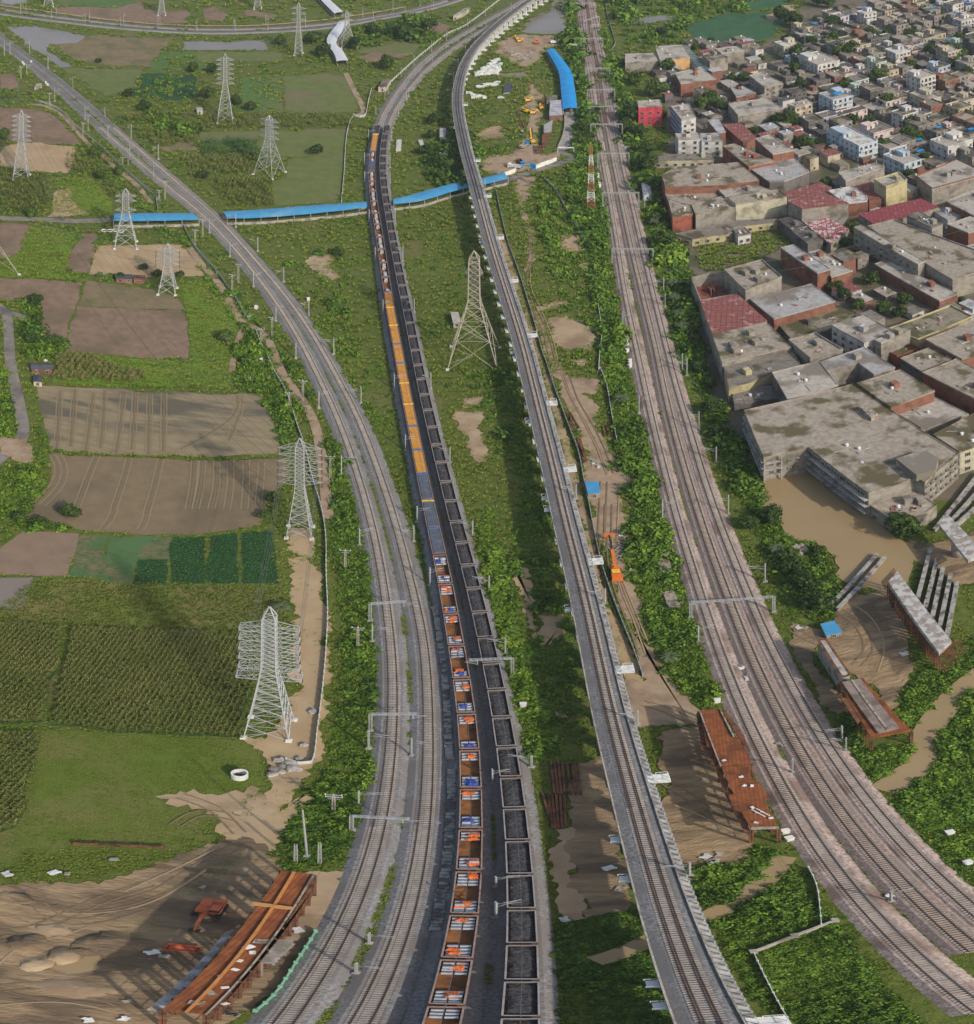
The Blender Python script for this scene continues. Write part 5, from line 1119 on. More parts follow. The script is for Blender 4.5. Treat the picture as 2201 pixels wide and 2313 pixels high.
# open floor slabs, stripes and shells that make the big ones recognisable
root,poly=FAC[FB[0][0]]
for (a,b,ov) in (((926,1116),(1274,1382),1.3),((560,905),(670,1170),.5)):
    p,q=np.array(W('f',*a,12.)[:2]),np.array(W('f',*b,12.)[:2]); d=(q-p)/np.linalg.norm(q-p); n=np.array((-d[1],d[0]))
    if n@(-p)<0: n=-n
    if ov<1: n=np.array((-abs(n[0]),n[1]))
    for z in (2.9,5.9,8.9): MB().prism([p,q,q+n*ov,p+n*ov],z,z+.3,bottom=True).build('floor_slab',M_conc,root)
    if ov>1:
        L=np.linalg.norm(q-p)
        for k in range(int(L/3.2)):
            for z in (1.5,4.5,7.5,10.4): window(root,*(p+d*(1.8+k*3.2)+n*.1-c_ if False else p+d*(1.8+k*3.2)+n*.1-np.array(root.location[:2])),z,math.atan2(d[1],d[0]) if n@np.array((d[1],-d[0]))>0 else math.atan2(-d[1],-d[0]),1.9,1.5)
p=np.array(W('f',926,1116,12.)[:2]); q=np.array(W('f',670,1170,12.)[:2]); d=(p-q)/np.linalg.norm(p-q); n=np.array((d[1],-d[0]))
for z in (2.9,5.9,8.9): MB().prism([q,q+d*5,q+d*5+n*1.2,q+n*1.2],z,z+.25,bottom=True).build('floor_slab',M_conc,root)
mb=MB(); 
for k in (0,5): mb.bar((*(q+d*k+n*1.),0),(*(q+d*k+n*1.),11.6),.35)
mb.build('outer_column',M_conc,root)
for k in range(5):
    for z in (4.,7.5): x=p-d*(3+k*2.6)+n*.1-np.array(root.location[:2]); window(root,x[0],x[1],z,math.atan2(d[1],d[0]),.9,.9)
q4=P('R8',[(595,467),(770,412),(850,467),(832,535),(720,567)],15); MB().prism([p[:2] for p in q4],12.01,15,bottom=False).build('penthouse',[RM['c2']],root)
q4=P('R8',[(375,157),(412,145),(487,195),(447,220)],14); MB().prism([p[:2] for p in q4],12.01,14).build('roof_shaft',[M_wood],root)
q4=[W('R8',770,617,12),W('R8',975,442,12)]; edge_windows(root,[q4[0][:2],q4[1][:2]],0,7,[3,6.5,9.6],1.5,.8,.15)
root,poly=FAC['white block with blue striped balconies']
a=np.array(W('R3',255,427,13)[:2]); b=np.array(W('R3',320,510,13)[:2]); d=(b-a)/np.linalg.norm(b-a); n=np.array((d[1],-d[0])); n=n if n[0]<0 else -n
for z in (2.2,5.4,8.6,11.6): MB().prism([a+n*.1,b+n*.1,b+n*.35,a+n*.35],z,z+1.3,bottom=True).build('balcony_band',mat('blue_band',(.13,.19,.33),(.17,.24,.4),1.),root)
# roofless shell
q=P('R6',[(65,77),(185,47),(290,60),(378,187),(125,232)],9); poly=ccw([p[:2] for p in q]); FOOT.append(np.array(poly)); c=np.mean(np.array(poly),0)
root=empty('roofless_building',(c[0],c[1],0),0,'roofless brick shell with broken inner walls and rubble by the railway','building')
a=poly; b=inset(poly,.4); mb=MB()
for i in range(len(a)):
    j=(i+1)%len(a); mb.add([(*a[i],0),(*a[j],0),(*b[j],0),(*b[i],0),(*a[i],9),(*a[j],9),(*b[j],9),(*b[i],9)],BOXF)
mb.build('outer_wall',WM['grey'],root)
mb=MB(); mb.prism(b,2.8,3.,bottom=True); mb.build('floor',WM['red'],root)
r=random.Random(5); mb=MB()
for k in range(9):
    w_=[r.random()+.2 for _ in b]; s=sum(w_); x=sum(w_[i]*b[i][0] for i in range(len(b)))/s; y=sum(w_[i]*b[i][1] for i in range(len(b)))/s
    mb.box((x,y,4.6),(r.choice((.35,3.2)),.35,r.uniform(2.,3.4)),rad(12)+(0 if k%2 else math.pi/2)); mb.box((x+1,y+.7,3.3),(r.uniform(.5,1.6),.8,.5),r.random()*3)
mb.build('inner_wall',WM['brick'],root)
# ribbed steel frame
q=P('R3',[(322,77),(362,73),(502,214),(440,218)],6); c=np.mean(np.array(q),0); root=empty('ribbed_shed',(c[0],c[1],0),0,'long blue green ribbed frame without cladding behind the orange front wall','frame'); FOOT.append(np.array([p[:2] for p in q]))
Mf=mat('blue_green_steel',(.12,.2,.22),(.17,.26,.29),1.)
for k in range(16):
    t=k/15; a=np.array(q[0])*(1-t)+np.array(q[3])*t; b=np.array(q[1])*(1-t)+np.array(q[2])*t; mb=MB()
    mb.bar((a[0],a[1],0),tuple(a),.3); mb.bar((b[0],b[1],0),tuple(b),.3); mb.bar(tuple(a),tuple(b),.5); mb.build('frame_rib',Mf,root)
# ---------------------------------------------------------------- houses
TANKB=None
def house(x,y,w,d,st,rz,wall,roof,feat,label,seed,front=True,h1=3.2):
    r=random.Random(seed); H=st*h1; root=empty('house',(x,y,0),rz,label,'house','houses of the far town'); WMt=WM[wall]
    mb=MB(); mb.box((0,0,H/2),(w,d,H)); mb.build('wall',WMt,root,local=True)
    # roof with a parapet, sitting a little proud of the walls
    MB().box((0,0,H+.1),(w+.3,d+.3,.2)).build('roof',RM[roof],root,local=True)
    mb=MB(); t=.2
    for s in (-1,1): mb.box((0,s*(d/2),H+.55),(w+.1,t,.7)); mb.box((s*(w/2),0,H+.55),(t,d-.35,.7))
    mb.build('parapet',WMt,root,local=True)
    nw=max(2,int(w/3)); nd=max(1,int(d/4))
    for k in range(st):
        zc=k*h1+1.75
        for i in range(nw): window(root,-w/2+w*(i+.5)/nw,-d/2-.02,zc,0,r.choice((1.1,1.3,1.8)),r.choice((1.4,1.4,2.))) if r.random()<.88 else None
        for i in range(nd): window(root,-w/2-.02,-d/2+d*(i+.5)/nd,zc,-math.pi/2,1.,1.3)
    if 'b' in feat:
        for k in range(1,st):
            mb=MB(); mb.box((0,-d/2-.65,k*h1),(w*.9,1.2,.16)); mb.box((0,-d/2-1.2,k*h1+.5),(w*.9,.1,.85)); mb.build('balcony',WM['white'],root,local=True)
    if 's' in feat:
        sx=r.choice((-1,1)); mb=MB(); mb.box((sx*w*.25,d*.2,H+1.45),(w*.38,d*.4,2.5)); mb.box((sx*w*.25,d*.2,H+2.8),(w*.42,d*.44,.2)); mb.build('stair_head',WMt,root,local=True); window(root,sx*w*.25,d*0.-.03,H+1.3,0,.9,1.7)
    if 't' in feat: tank(root,-w*.3*r.choice((-1,1)),d*.3,H+.2); 
    if 'u' in feat: tank(root,w*.1,-d*.2,H+.2)
    if 'v' in feat: MB().box((0,-d*.15,H+2.3),(w*.4,d*.25,.12)).box((-w*.2,-d*.2,H+1.2),(.15,.15,2.2)).box((w*.2,-d*.2,H+1.2),(.15,.15,2.2)).build('roof_canopy',RM['blue'],root,local=True)
    if r.random()<.65:                        # a lower wing with its own roof
        s=r.choice((-1,1)); ww=r.uniform(.3,.5)*w; dd=r.uniform(2.5,4.); hh=max(2.7,H-h1*r.choice((1,2))) if st>1 else 2.5
        MB().box((s*(w/2-ww/2),-d/2-dd/2-.02,hh/2),(ww,dd,hh)).build('wing',WM[r.choice((wall,'grey','dark','brick'))],root,local=True); MB().box((s*(w/2-ww/2),-d/2-dd/2-.02,hh+.09),(ww+.25,dd-.04,.18)).build('wing_roof',RM[r.choice(('c3','c5','c2','metal'))],root,local=True)
    if 'y' in feat:
        mb=MB(); mb.box((0,-d/2-2.6,.9),(w,.2,1.8)); mb.box((-w/2,-d/2-1.3,.9),(.2,2.4,1.8)); mb.build('yard_wall',WM['brick'],root,local=True)
    return root
VA=rad(17)
def quad_house(label,crop,pts,H,wall,roof,feat,st):
    q=np.array([p[:2] for p in P(crop,pts,H)]); c=q.mean(0); FOOT.append(q); e=q[1]-q[0]; rz=VA
    R=np.array([[math.cos(-rz),-math.sin(-rz)],[math.sin(-rz),math.cos(-rz)]]); l=(q-c)@R.T; w=np.ptp(l[:,0])*.9; d=np.ptp(l[:,1])*.9
    house(c[0],c[1],max(6,w),max(6,d),st,rz,wall,roof,feat,label,label,h1=H/st)
quad_house('long white and blue three-storey house in front of the pink houses','R4',[(225,557),(290,548),(470,655),(345,670)],10,'blue','white','sbt',3)
quad_house('big white villa with stepped roof terrace at the right edge','R4',[(810,640),(940,585),(1060,620),(910,682)],9,'white','c2','stu',2)
quad_house('pale blue house in front of the green yard beside the white villa','R4',[(545,712),(610,690),(740,757),(640,792)],9,'blue','c2','stb',3)
quad_house('tall pale blue house with stacked balconies behind the tan block','R4',[(140,352),(270,327),(320,377),(200,387)],12,'blue','c2','sbv',4)
quad_house('low pink house with a long arcade and black roof','R4',[(228,462),(400,427),(416,447),(262,487)],6,'pale','c5','t',2)
quad_house('pale pink house with a roof hut below the long arcade','R4',[(380,547),(510,522),(570,572),(440,587)],8,'pale','c3','stb',2)
quad_house('tall narrow white house with an orange roof hut','R4',[(685,222),(760,210),(803,252),(735,267)],13,'white','c2','stb',4)
quad_house('cream house with curved balconies below the tall narrow white house','R4',[(690,347),(760,327),(860,382),(785,397)],8,'cream','c2','sbt',2)
quad_house('clean white three-storey house in the middle of the far town','R4',[(530,87),(600,70),(700,92),(590,112)],10,'white','white','sbt',3)
quad_house('white house with stepped terraces beside the dark trees','R4',[(70,107),(120,100),(210,167),(110,192)],10,'white','c2','sbtu',3)
quad_house('brown three-storey block near the top right trees','R4',[(850,72),(965,77),(960,92),(880,102)],9,'tan','c2','s',3)
quad_house('white office-like house standing tall at the top of the far town','R5',[(450,62),(520,52),(558,62),(490,78)],12,'white','white','sb',4)
quad_house('white flats with three balconies near the right edge at the top','R5',[(958,98),(1050,92),(1058,102),(975,110)],10,'white','c2','sb',3)
quad_house('cream house with balconies at the edge of the green lake','R5',[(20,222),(110,205),(158,232),(70,250)],8,'cream','white','sbt',2)
TOWN=np.array([G(*p)[:2] for p in [(1830,330),(1790,250),(1770,190),(1745,120),(1800,70),(1850,55),(1980,14),(2060,-8),(2260,-12),(2260,450),(2205,420),(2140,395),(2070,390),(1985,405),(1960,360),(1880,365)]])
TREESPOT=[]
rr=random.Random(11); ca,sa=math.cos(VA),math.sin(VA); cnt=0
cells=[]
c0=TOWN.mean(0)
for v in range(-26,27):
    for u in range(-26,27):
        lu=u*11.6+rr.uniform(-1.2,1.2)+(2.6 if u%4>1 else 0); lv=v*14.6+rr.uniform(-1.,1.)+(1.5 if v%2 else 0)
        cells.append((v,u,c0[0]+lu*ca-lv*sa,c0[1]+lu*sa+lv*ca))
xy=np.array([(c[2],c[3]) for c in cells]); ok=inpoly(xy,TOWN)
for f in FOOT:
    g=inset(f,-5.) if len(f)<8 else f
    ok&=~inpoly(xy,np.array(g))
cols=['grey','tan','grey','dark','dark','tan','grey','brick','grey','dark','tan','white','cream','pale','dark','blue','grey','white','dark','grey','tan','grey','brick','dark','pale','green','grey','violet','dark','white']  # dark walls come up often: weathering, plus shade of house sides put into colour
cname=dict(grey='grey',dark='soot dark',tan='tan',white='white',cream='cream',pale='pale pink',brick='brick',blue='pale blue',green='pale green',yellow='ochre',violet='lilac')
fname={'s':'a roof hut','t':'a roof tank','sb':'balconies','v':'a blue roof canopy','':'a plain roof','y':'a walled yard','st':'a hut and tank'}
feats=['s','s','t','sb','sb','v','','','y','y','st','st','t']
rows_={}
for i,c in enumerate(cells):
    if ok[i]:
        if rr.random()<.15: TREESPOT.append((c[2],c[3])); continue
        rows_.setdefault(-c[0],[]).append(c)
for ri,k in enumerate(sorted(rows_,reverse=True)):
    for ci,c in enumerate(sorted(rows_[k],key=lambda q:q[2])):
        if cnt>=300: break
        wall=rr.choice(cols); st=rr.choice((1,1,2,2,2,3)); feat=rr.choice(feats); roof=rr.choice(('c2','c3','c1','c5','c3','c1','c5','c3','moss'))
        if st==1 and feat=='sb': feat='y'
        lab='%s %s-storey house with %s, %s from left in town row %d'%(cname[wall],('one','two','three')[st-1],fname[feat],nth(ci),ri+1)
        house(c[2],c[3],rr.uniform(8.5,12.3),rr.uniform(9.,13.),st,VA+rr.uniform(-.05,.05),wall,roof,feat,lab,cnt,h1=rr.uniform(2.8,3.3)); cnt+=1

# sheds and small houses that fill the gaps between the works
WORKS=np.array([G(*p)[:2] for p in [(1480,180),(1560,90),(1700,95),(1790,250),(1850,340),(1960,400),(2070,400),(2201,430),(2201,980),(2060,860),(1900,700),(1800,560),(1640,470),(1560,330)]])
c1=WORKS.mean(0); cand=[]
for v in range(-24,25):
    for u in range(-24,25):
        lu=u*9.5+rr.uniform(-2,2); lv=v*9.5+rr.uniform(-2,2); cand.append((c1[0]+lu*ca-lv*sa,c1[1]+lu*sa+lv*ca,rr.uniform(5.,9.),rr.uniform(5.,9.)))
YARD=np.array(P('R1',[(215,525),(470,485),(600,540),(580,460),(740,440),(930,560),(900,580),(750,590),(640,660),(410,725),(280,730)]))[:,:2]
xy=np.array([c[:2] for c in cand]); ok=inpoly(xy,WORKS)&~inpoly(xy,YARD)
SH=0
for f in list(FOOT):
    f=np.array(f)[:,:2]
    for i in np.where(ok)[0]:
        x,y,w_,d_=cand[i]
        cs=np.array([(x+sx*w_*.52*ca-sy*d_*.52*sa,y+sx*w_*.52*sa+sy*d_*.52*ca) for sx in (-1,0,1) for sy in (-1,0,1)])
        if inpoly(cs,f).any() or ((f[:,0]>x-w_*.5)&(f[:,0]<x+w_*.5)&(f[:,1]>y-d_*.5)&(f[:,1]<y+d_*.5)).any(): ok[i]=False
idx=[i for i in np.where(ok)[0] if rr.random()<.8]; idx.sort(key=lambda i:cand[i][1])
GAPTREES=[]
import re
SHORT=[]; SEEN={}
for lab,(ro,po) in FAC.items():
    s=re.split(r' (?:with|of|behind|beside|at|in|between|left|right|below|above|under|on|near|next|by|along|cut|standing|squeezed|wedged|facing|to) ',lab)[0]
    if s in [k for k,_ in SHORT]: s=' '.join(lab.split()[:7])
    SHORT.append((s,np.array(ro.location[:2])))
def shed_label(x,y,wall,rf):
    s,c=min(SHORT,key=lambda k:np.hypot(*(k[1]-(x,y)))); dx,dy=x-c[0],y-c[1]
    w=('right of' if dx>0 else 'left of') if abs(dx)>abs(dy)*.8 else ('behind' if dy>0 else 'in front of')
    l='small %s shed with %s roof %s the %s'%(wall,rf,w,s); SEEN[l]=SEEN.get(l,0)+1
    if SEEN[l]>1: l='%s '%nth(SEEN[l]-1)+l
    return ' '.join(l.split()[:16])
for n_,i in enumerate(idx):
    x,y,w_,d_=cand[i]
    if rr.random()<.12: GAPTREES.append((x,y)); continue
    st=rr.choice((1,1,1,2)); wall=rr.choice(('grey','dark','brick','tan','grey','white')); rf=rr.choice(('c1','c2','c3','c5','c3','metal','moss','red'))
    H=rr.uniform(2.8,4.5)*st; root=empty('shed',(x,y,0),VA+rr.uniform(-.06,.06),shed_label(x,y,wall,dict(c1='mossy',c2='pale',c3='dark',c5='black',metal='metal',moss='wet',red='red')[rf]),'shed','small sheds between the works')
    MB().box((0,0,H/2),(w_,d_,H)).build('wall',WM[wall],root,local=True); MB().box((0,0,H+.1),(w_+.3,d_+.3,.2)).build('roof',RM[rf],root,local=True)
    for k in range(max(1,int(w_/3.5))): window(root,-w_/2+w_*(k+.5)/max(1,int(w_/3.5)),-d_/2-.02,min(1.7,H*.5),0,1.,1.2)
    if rr.random()<.4: tank(root,w_*.2,d_*.2,H+.2)
    FOOT.append(np.array([(x+sx*w_*.5,y+sy*d_*.5) for sx,sy in ((-1,-1),(1,-1),(1,1),(-1,1))]))
# ---------------------------------------------------------------- sheet roofs over the road ramps
def canopy(label,crop,top,bot,H,matl,arch=.5,wall=True):
    a=resample(P(crop,top,H),4.); b=resample(P(crop,bot,H),4.); n=max(len(a),len(b)); 
    def ev(q): 
        d=np.r_[0,np.cumsum(np.linalg.norm(np.diff(q,axis=0),axis=1))]; u=np.linspace(0,d[-1],n); return np.stack([np.interp(u,d,q[:,j]) for j in range(3)],1)
    a,b=ev(a),ev(b); c=(a.mean(0)+b.mean(0))/2; root=empty('ramp_canopy',(c[0],c[1],0),0,label,'canopy','sheet roofs over the road ramps')
    K=6; vs=[]; 
    for dz in (0,-.12):
        for i in range(n):
            for k in range(K+1): t=k/K; p=a[i]*(1-t)+b[i]*t; vs.append((p[0],p[1],p[2]+arch*math.sin(math.pi*t)+dz+.05*math.sin(i*1.7)))
    o=n*(K+1); fs=[]
    for i in range(n-1):
        for k in range(K):
            q=i*(K+1)+k; f=(q,q+1,q+K+2,q+K+1); fs+=[f,tuple(x+o for x in f[::-1])]
        for k in (0,K): q=i*(K+1)+k; fs.append((q,q+K+1,q+K+1+o,q+o))
    for i in (0,n-1):
        for k in range(K): q=i*(K+1)+k; fs.append((q,q+1,q+1+o,q+o))
    MB().add(vs,fs).build('roof',matl,root)
    for i in range(0,n,2):
        for e,f in ((a,b),(b,a)): p=e[i]*.97+f[i]*.03; MB().cyl((p[0],p[1],0),(p[0],p[1],H),.14,8).build('post',M_galv,root)
    if wall:
        for e,f in ((a,b),(b,a)):
            mb=MB(); 
            for i in range(n-1):
                p=e[i]*.93+f[i]*.07; q=e[i+1]*.93+f[i+1]*.07; mb.bar((p[0],p[1],.7),(q[0],q[1],.7),.25,1.5)
            mb.build('ramp_wall',M_conc,root)
    BARE.append(np.vstack([a[:,:2],b[::-1,:2]])); return root
canopy('blue sheet roof left of the empty double line, behind a pylon','a',[(655,1222),(850,1220),(1098,1220)],[(650,1264),(850,1264),(1142,1256)],4.2,M_blue)
canopy('longest blue sheet roof, between the empty double line and the trains','m',[(295,177),(700,155),(1200,115),(1822,72)],[(345,250),(700,240),(1200,202),(1826,132)],4.2,M_blue)
canopy('faded blue sheet roof between the trains and the viaduct','b',[(400,1140),(560,1100),(720,1055),(837,1030)],[(405,1167),(560,1150),(720,1103),(840,1070)],4.2,M_blue)
canopy('short blue sheet roof coming out to the right of the viaduct','b',[(890,1025),(960,1008),(1030,988)],[(898,1060),(970,1045),(1062,1020)],4.2,M_blue)
canopy('wide bright blue bent roof beside the pink main line','b',[(1280,285),(1345,400),(1360,480),(1372,627)],[(1328,283),(1420,405),(1441,500),(1457,620)],4.5,M_blue2,.9)
canopy('white bent sheet roof among the far fields','b',[(95,120),(22,222),(65,310),(78,350)],[(155,117),(78,235),(110,285),(145,345)],4.2,M_whitesheet)
canopy('white sheet roof at the top edge above the far line','b',[(-60,-50),(0,12),(65,77)],[(0,-50),(42,0),(115,66)],4.2,M_whitesheet)
# ramp side walls running out of the bright blue roof
for nm,pts in (('left',[(1372,625),(1385,700),(1375,780),(1345,850)]),('right',[(1450,620),(1458,700),(1450,740)])):
    q=resample(P('b',pts),3.); mb=MB(); sweep(mb,q,[(-.2,0),(-.2,1.6),(.2,1.6),(.2,0)],True); c=q[len(q)//2]
    tag(mb.build('ramp_wall_run',M_conc,loc=tuple(c)),'concrete %s side wall of the open ramp below the bright blue roof'%nm,'wall')
mb=MB(); a,b=W('b',1345,880),W('b',1437,880)
for p in (a,b): mb.bar(p,(p[0],p[1],4.),.25)
mb.bar((a[0],a[1],4.),(b[0],b[1],4.),.5); c=mb.build('height_barrier',M_white,loc=a); tag(c,'white height barrier over the road at the foot of the open ramp','barrier')
# ---------------------------------------------------------------- bridge building site
M_form=mat('weathered_planks',(.22,.17,.145),(.33,.265,.23),.8,(.15,.11,.09),.3,(.5,.62)); wave(M_form,1.2,rad(30),(.13,.1,.085),.5,.2)
M_capcon=mat('scaly_concrete',(.24,.20,.17),(.34,.30,.26),.8,(.46,.44,.42),.55,(.48,.54),bump=.05)
def girder(crop,p,q,label,z=0.,w=1.,h=1.7):
    a=np.array(W(crop,*p,z+h)); b=np.array(W(crop,*q,z+h)); mb=MB(); 
    for dz,ww,hh in ((-.15,w,.3),(-h/2,.35,h-.5),(-h+.12,w*.9,.24)): mb.bar((a[0],a[1],z+h+dz),(b[0],b[1],z+h+dz),ww,hh)
    o=mb.build('concrete_girder',M_conc2,loc=((a[0]+b[0])/2,(a[1]+b[1])/2,z)); tag(o,label,'girder','precast bridge girders'); BARE.append(np.array([a[:2]+.8,b[:2]+.8,b[:2]-.8,a[:2]-.8])); return o
M_conc2=mat('streaked_concrete',(.27,.25,.225),(.4,.38,.35),.9,(.12,.11,.1),.5,(.5,.6))
for i,(p,q) in enumerate([((203,440),(485,132)),((243,465),(530,150))]): girder('R9',p,q,'long grey girder at the edge of the brown pond, %s of the pair'%('left','right')[i])
for i,(p,q) in enumerate([((728,395),(803,103)),((772,455),(845,160)),((816,508),(880,213)),((860,565),(925,255)),((905,612),(965,297))]): girder('R9',p,q,'grey girder in the row behind the scaffolded pier cap, %s from the left'%nth(i))
for i,(p,q) in enumerate([((828,890),(1100,545)),((900,870),(1140,600)),((960,860),(1180,660))]): girder('R8',p,q,'long grey girder by the striped white wall, %s from the left'%nth(i))
def legs(root,poly,H,matl,step=2.,w=.22,name='scaffold_leg',every=1):
    p=np.array(poly); a,b,c,d=p[:4]; L=max(np.linalg.norm(b-a),np.linalg.norm(c-d)); Wd=np.linalg.norm(d-a); nu=max(2,int(L/step)); nv=max(2,int(Wd/step))
    for i in range(nu+1):
        for j in (0,nv) if nu>3 else range(nv+1):
            u,v=i/nu,j/nv; x,y=a*(1-u)*(1-v)+b*u*(1-v)+c*u*v+d*(1-u)*v
            mb=MB(); 
            for s in (-1,1): mb.bar((x+s*.2,y,0),(x+s*.2,y,H),w*.7)
            for k in range(int(H/.7)): mb.bar((x-.2,y,.3+k*.7),(x+.2,y,.3+k*.7),w*.5)
            mb.build(name,matl,root)
    mb=MB()
    for k in range(1,int(H/2)):
        for (e,f) in ((a,b),(d,c)): mb.bar((*e,k*2.),(*f,k*2.),.1)
    mb.build('scaffold_rail',matl,root)
# scaffolded pier cap
q=P('R9',[(550,302),(855,730),(930,655),(605,240)],9.3); p2=[x[:2] for x in q]; c=np.mean(np.array(p2),0)
root=empty('pier_cap',(c[0],c[1],0),0,'long flaking concrete pier cap on rusty scaffolding','bridge part'); MB().prism(p2,7.6,9.3,bottom=True).build('cap',M_capcon,root); legs(root,p2,7.6,M_rustdk,1.6,.28)
mb=MB(); a=np.array(p2); mid=(a[0]+a[3])/2; mid2=(a[1]+a[2])/2
for k in range(9):
    t=-.12+k*.03; z=7.4; e=a[1]+(a[1]-a[0])*.02*k; f=a[2]+(a[2]-a[3])*.02*k; mb.bar((*(e+(e-f)*.3),z),(*(f+(f-e)*.5),z),.12)
    e=a[0]-(a[1]-a[0])*.012*k; f=a[3]-(a[2]-a[3])*.012*k; mb.bar((*(e+(e-f)*.35),z),(*(f+(f-e)*.1),z),.12)
mb.build('timber_bearers',M_rustdk,root); BARE.append(a)
for k in (.2,.5,.8): x=(mid*(1-k)+mid2*k); MB().cyl((*x,0),(*x,7.6),1.1,18).build('column',M_conc,root,smooth=True)
# second cap at the right edge on a round column
q=P('R8',[(855,862),(1030,1080),(1130,1030),(905,800)],8.5); p2=[x[:2] for x in q]; c=np.mean(np.array(p2),0)
root=empty('pier_cap',(c[0],c[1],0),0,'flaking concrete pier cap on a round column at the right edge','bridge part'); MB().prism(p2,6.9,8.5,bottom=True).build('cap',M_capcon,root)
x=W('R8',945,1062); x2=c*.5+np.array(x[:2])*.5; MB().cyl((x2[0],x2[1],0),(x2[0],x2[1],6.9),1.3,20).build('column',M_conc,root,smooth=True)
# pier wall with rounded end
q=P('R9',[(128,657),(176,652),(312,850),(262,872)],8.); a=[np.array(x[:2]) for x in q]; e=[]
for k in range(9):
    t=math.pi*k/8; m_=(a[2]+a[3])/2; d=(a[2]-a[3])/2; n=np.array((d[1],-d[0])); e.append(m_+d*math.cos(t)+n*math.sin(t)*.8)
pp=[tuple(a[0]),tuple(a[1])]+[tuple(x) for x in e]; c=np.mean(np.array(pp),0); root=empty('bridge_pier',(c[0],c[1],0),0,'tall wall-like concrete pier with a rounded end beside the main line','bridge part')
MB().prism(pp,0,8.).build('wall',M_conc2,root); MB().prism(inset(pp,-.18),8.003,8.2,bottom=True).build('rim',M_rustdk,root); MB().prism(inset(pp,.35),8.203,8.3).build('top_slab',M_conc,root); BARE.append(np.array(pp))
# plank deck
q=P('i',[(1105,990),(1240,966),(1520,1265),(1290,1310)],7.); p2=[x[:2] for x in q]; c=np.mean(np.array(p2),0); root=empty('formwork_deck',(c[0],c[1],0),0,'plank covered formwork deck on lattice props next to the wall-like pier','formwork')
MB().prism(p2,6.4,7.,bottom=True).build('edge_frame',M_rust,root); q=P('i',[(1122,988),(1228,970),(1452,1250),(1330,1280)],7.6); MB().prism([x[:2] for x in q],7.003,7.6).build('plank_deck',M_form,root)
q=P('i',[(1172,978),(1185,975),(1395,1262),(1380,1266)],7.75); MB().prism([x[:2] for x in q],7.603,7.78).build('ridge_board',M_wood,root); legs(root,[p2[0],p2[3],p2[2],p2[1]],6.4,M_rustdk,3.2,.3,'prop'); BARE.append(np.array(p2))
q=P('i',[(1110,1070),(1190,1100),(1270,1190),(1210,1225)],6.9); MB().prism([x[:2] for x in q],6.2,6.9,bottom=True).build('side_platform',M_rustdk,root)
# rusty decks
M_rib=M_rust
def rustdeck(label,crop,pts,H,extra=(),legpoly=None,t=.5):
    q=[x[:2] for x in P(crop,pts,H)]; c=np.mean(np.array(q),0); root=empty('formwork_deck',(c[0],c[1],0),0,label,'formwork','rust brown formwork decks')
    MB().prism(q,H-t,H,bottom=True).build('deck',M_rust,root)
    for nm,pp,z,m in extra: MB().prism([x[:2] for x in P(crop,pp,H+max(z,0))],min(H+z,H)-.5 if z<0 else H+.003,H+z,bottom=True).build(nm,m,root)
    if legpoly: legs(root,[x[:2] for x in P(crop,legpoly,H)],H-t,M_rustdk,3.,.35,'prop')
    BARE.append(np.array(q)); return root
rustdeck('rust brown formwork deck with edge boards, farther of the pair by the main line','A',[(355,-25),(432,-32),(482,68),(500,75),(545,168),(433,178),(405,112),(385,105),(372,50)],8.5,
 [('edge_board',[(355,-25),(360,-26),(437,178),(432,178)],.5,M_wood),('edge_board',[(428,-32),(433,-32),(484,68),(479,70)],.5,M_wood),('side_frame',[(440,-30),(452,-32),(520,60),(545,165),(548,168),(505,75)],-.9,M_rustdk),('side_frame',[(345,-22),(354,-25),(372,50),(384,105),(404,112),(430,178),(400,140),(365,110)],-1.,M_rustdk)],[(355,-25),(433,178),(545,168),(432,-32)])
rustdeck('rust brown formwork deck dotted with white scraps, nearer one by the main line','A',[(436,182),(530,174),(552,232),(575,235),(610,298),(592,300),(645,403),(545,405),(510,345),(488,340),(463,283),(482,281)],8.5,
 [('edge_board',[(545,400),(645,398),(646,405),(544,408)],.4,M_wood),('side_frame',[(415,182),(434,182),(462,285),(486,342),(508,347),(542,405),(520,410),(440,250)],-1.,M_rustdk)],[(436,182),(545,405),(645,403),(530,174)])
rd=rustdeck('huge rust brown formwork deck in two strips at the bottom left','J2',[(650,1060),(825,1080),(1255,521),(1126,505)],13.,
 [('ridge_beam',[(738,1070),(752,1072),(1182,512),(1170,510)],.55,mat('orange_rust_beam',(.42,.17,.05),(.5,.22,.07),1.)),('edge_board',[(820,1080),(828,1081),(1258,522),(1250,521)],.4,M_wood),('cross_beam',[(1008,640),(1010,630),(1172,652),(1170,660)],.9,mat('orange_timber',(.40,.2,.08),(.48,.26,.11),1.)),
  ('lower_platform',[(590,1050),(650,1060),(935,728),(905,735)],-2.2,M_capcon),('side_tray',[(830,1078),(868,1060),(1010,880),(1040,830),(1258,560),(1254,524)],-1.,M_rustdk)],[(650,1060),(1126,505),(1255,521),(825,1080)],.7)
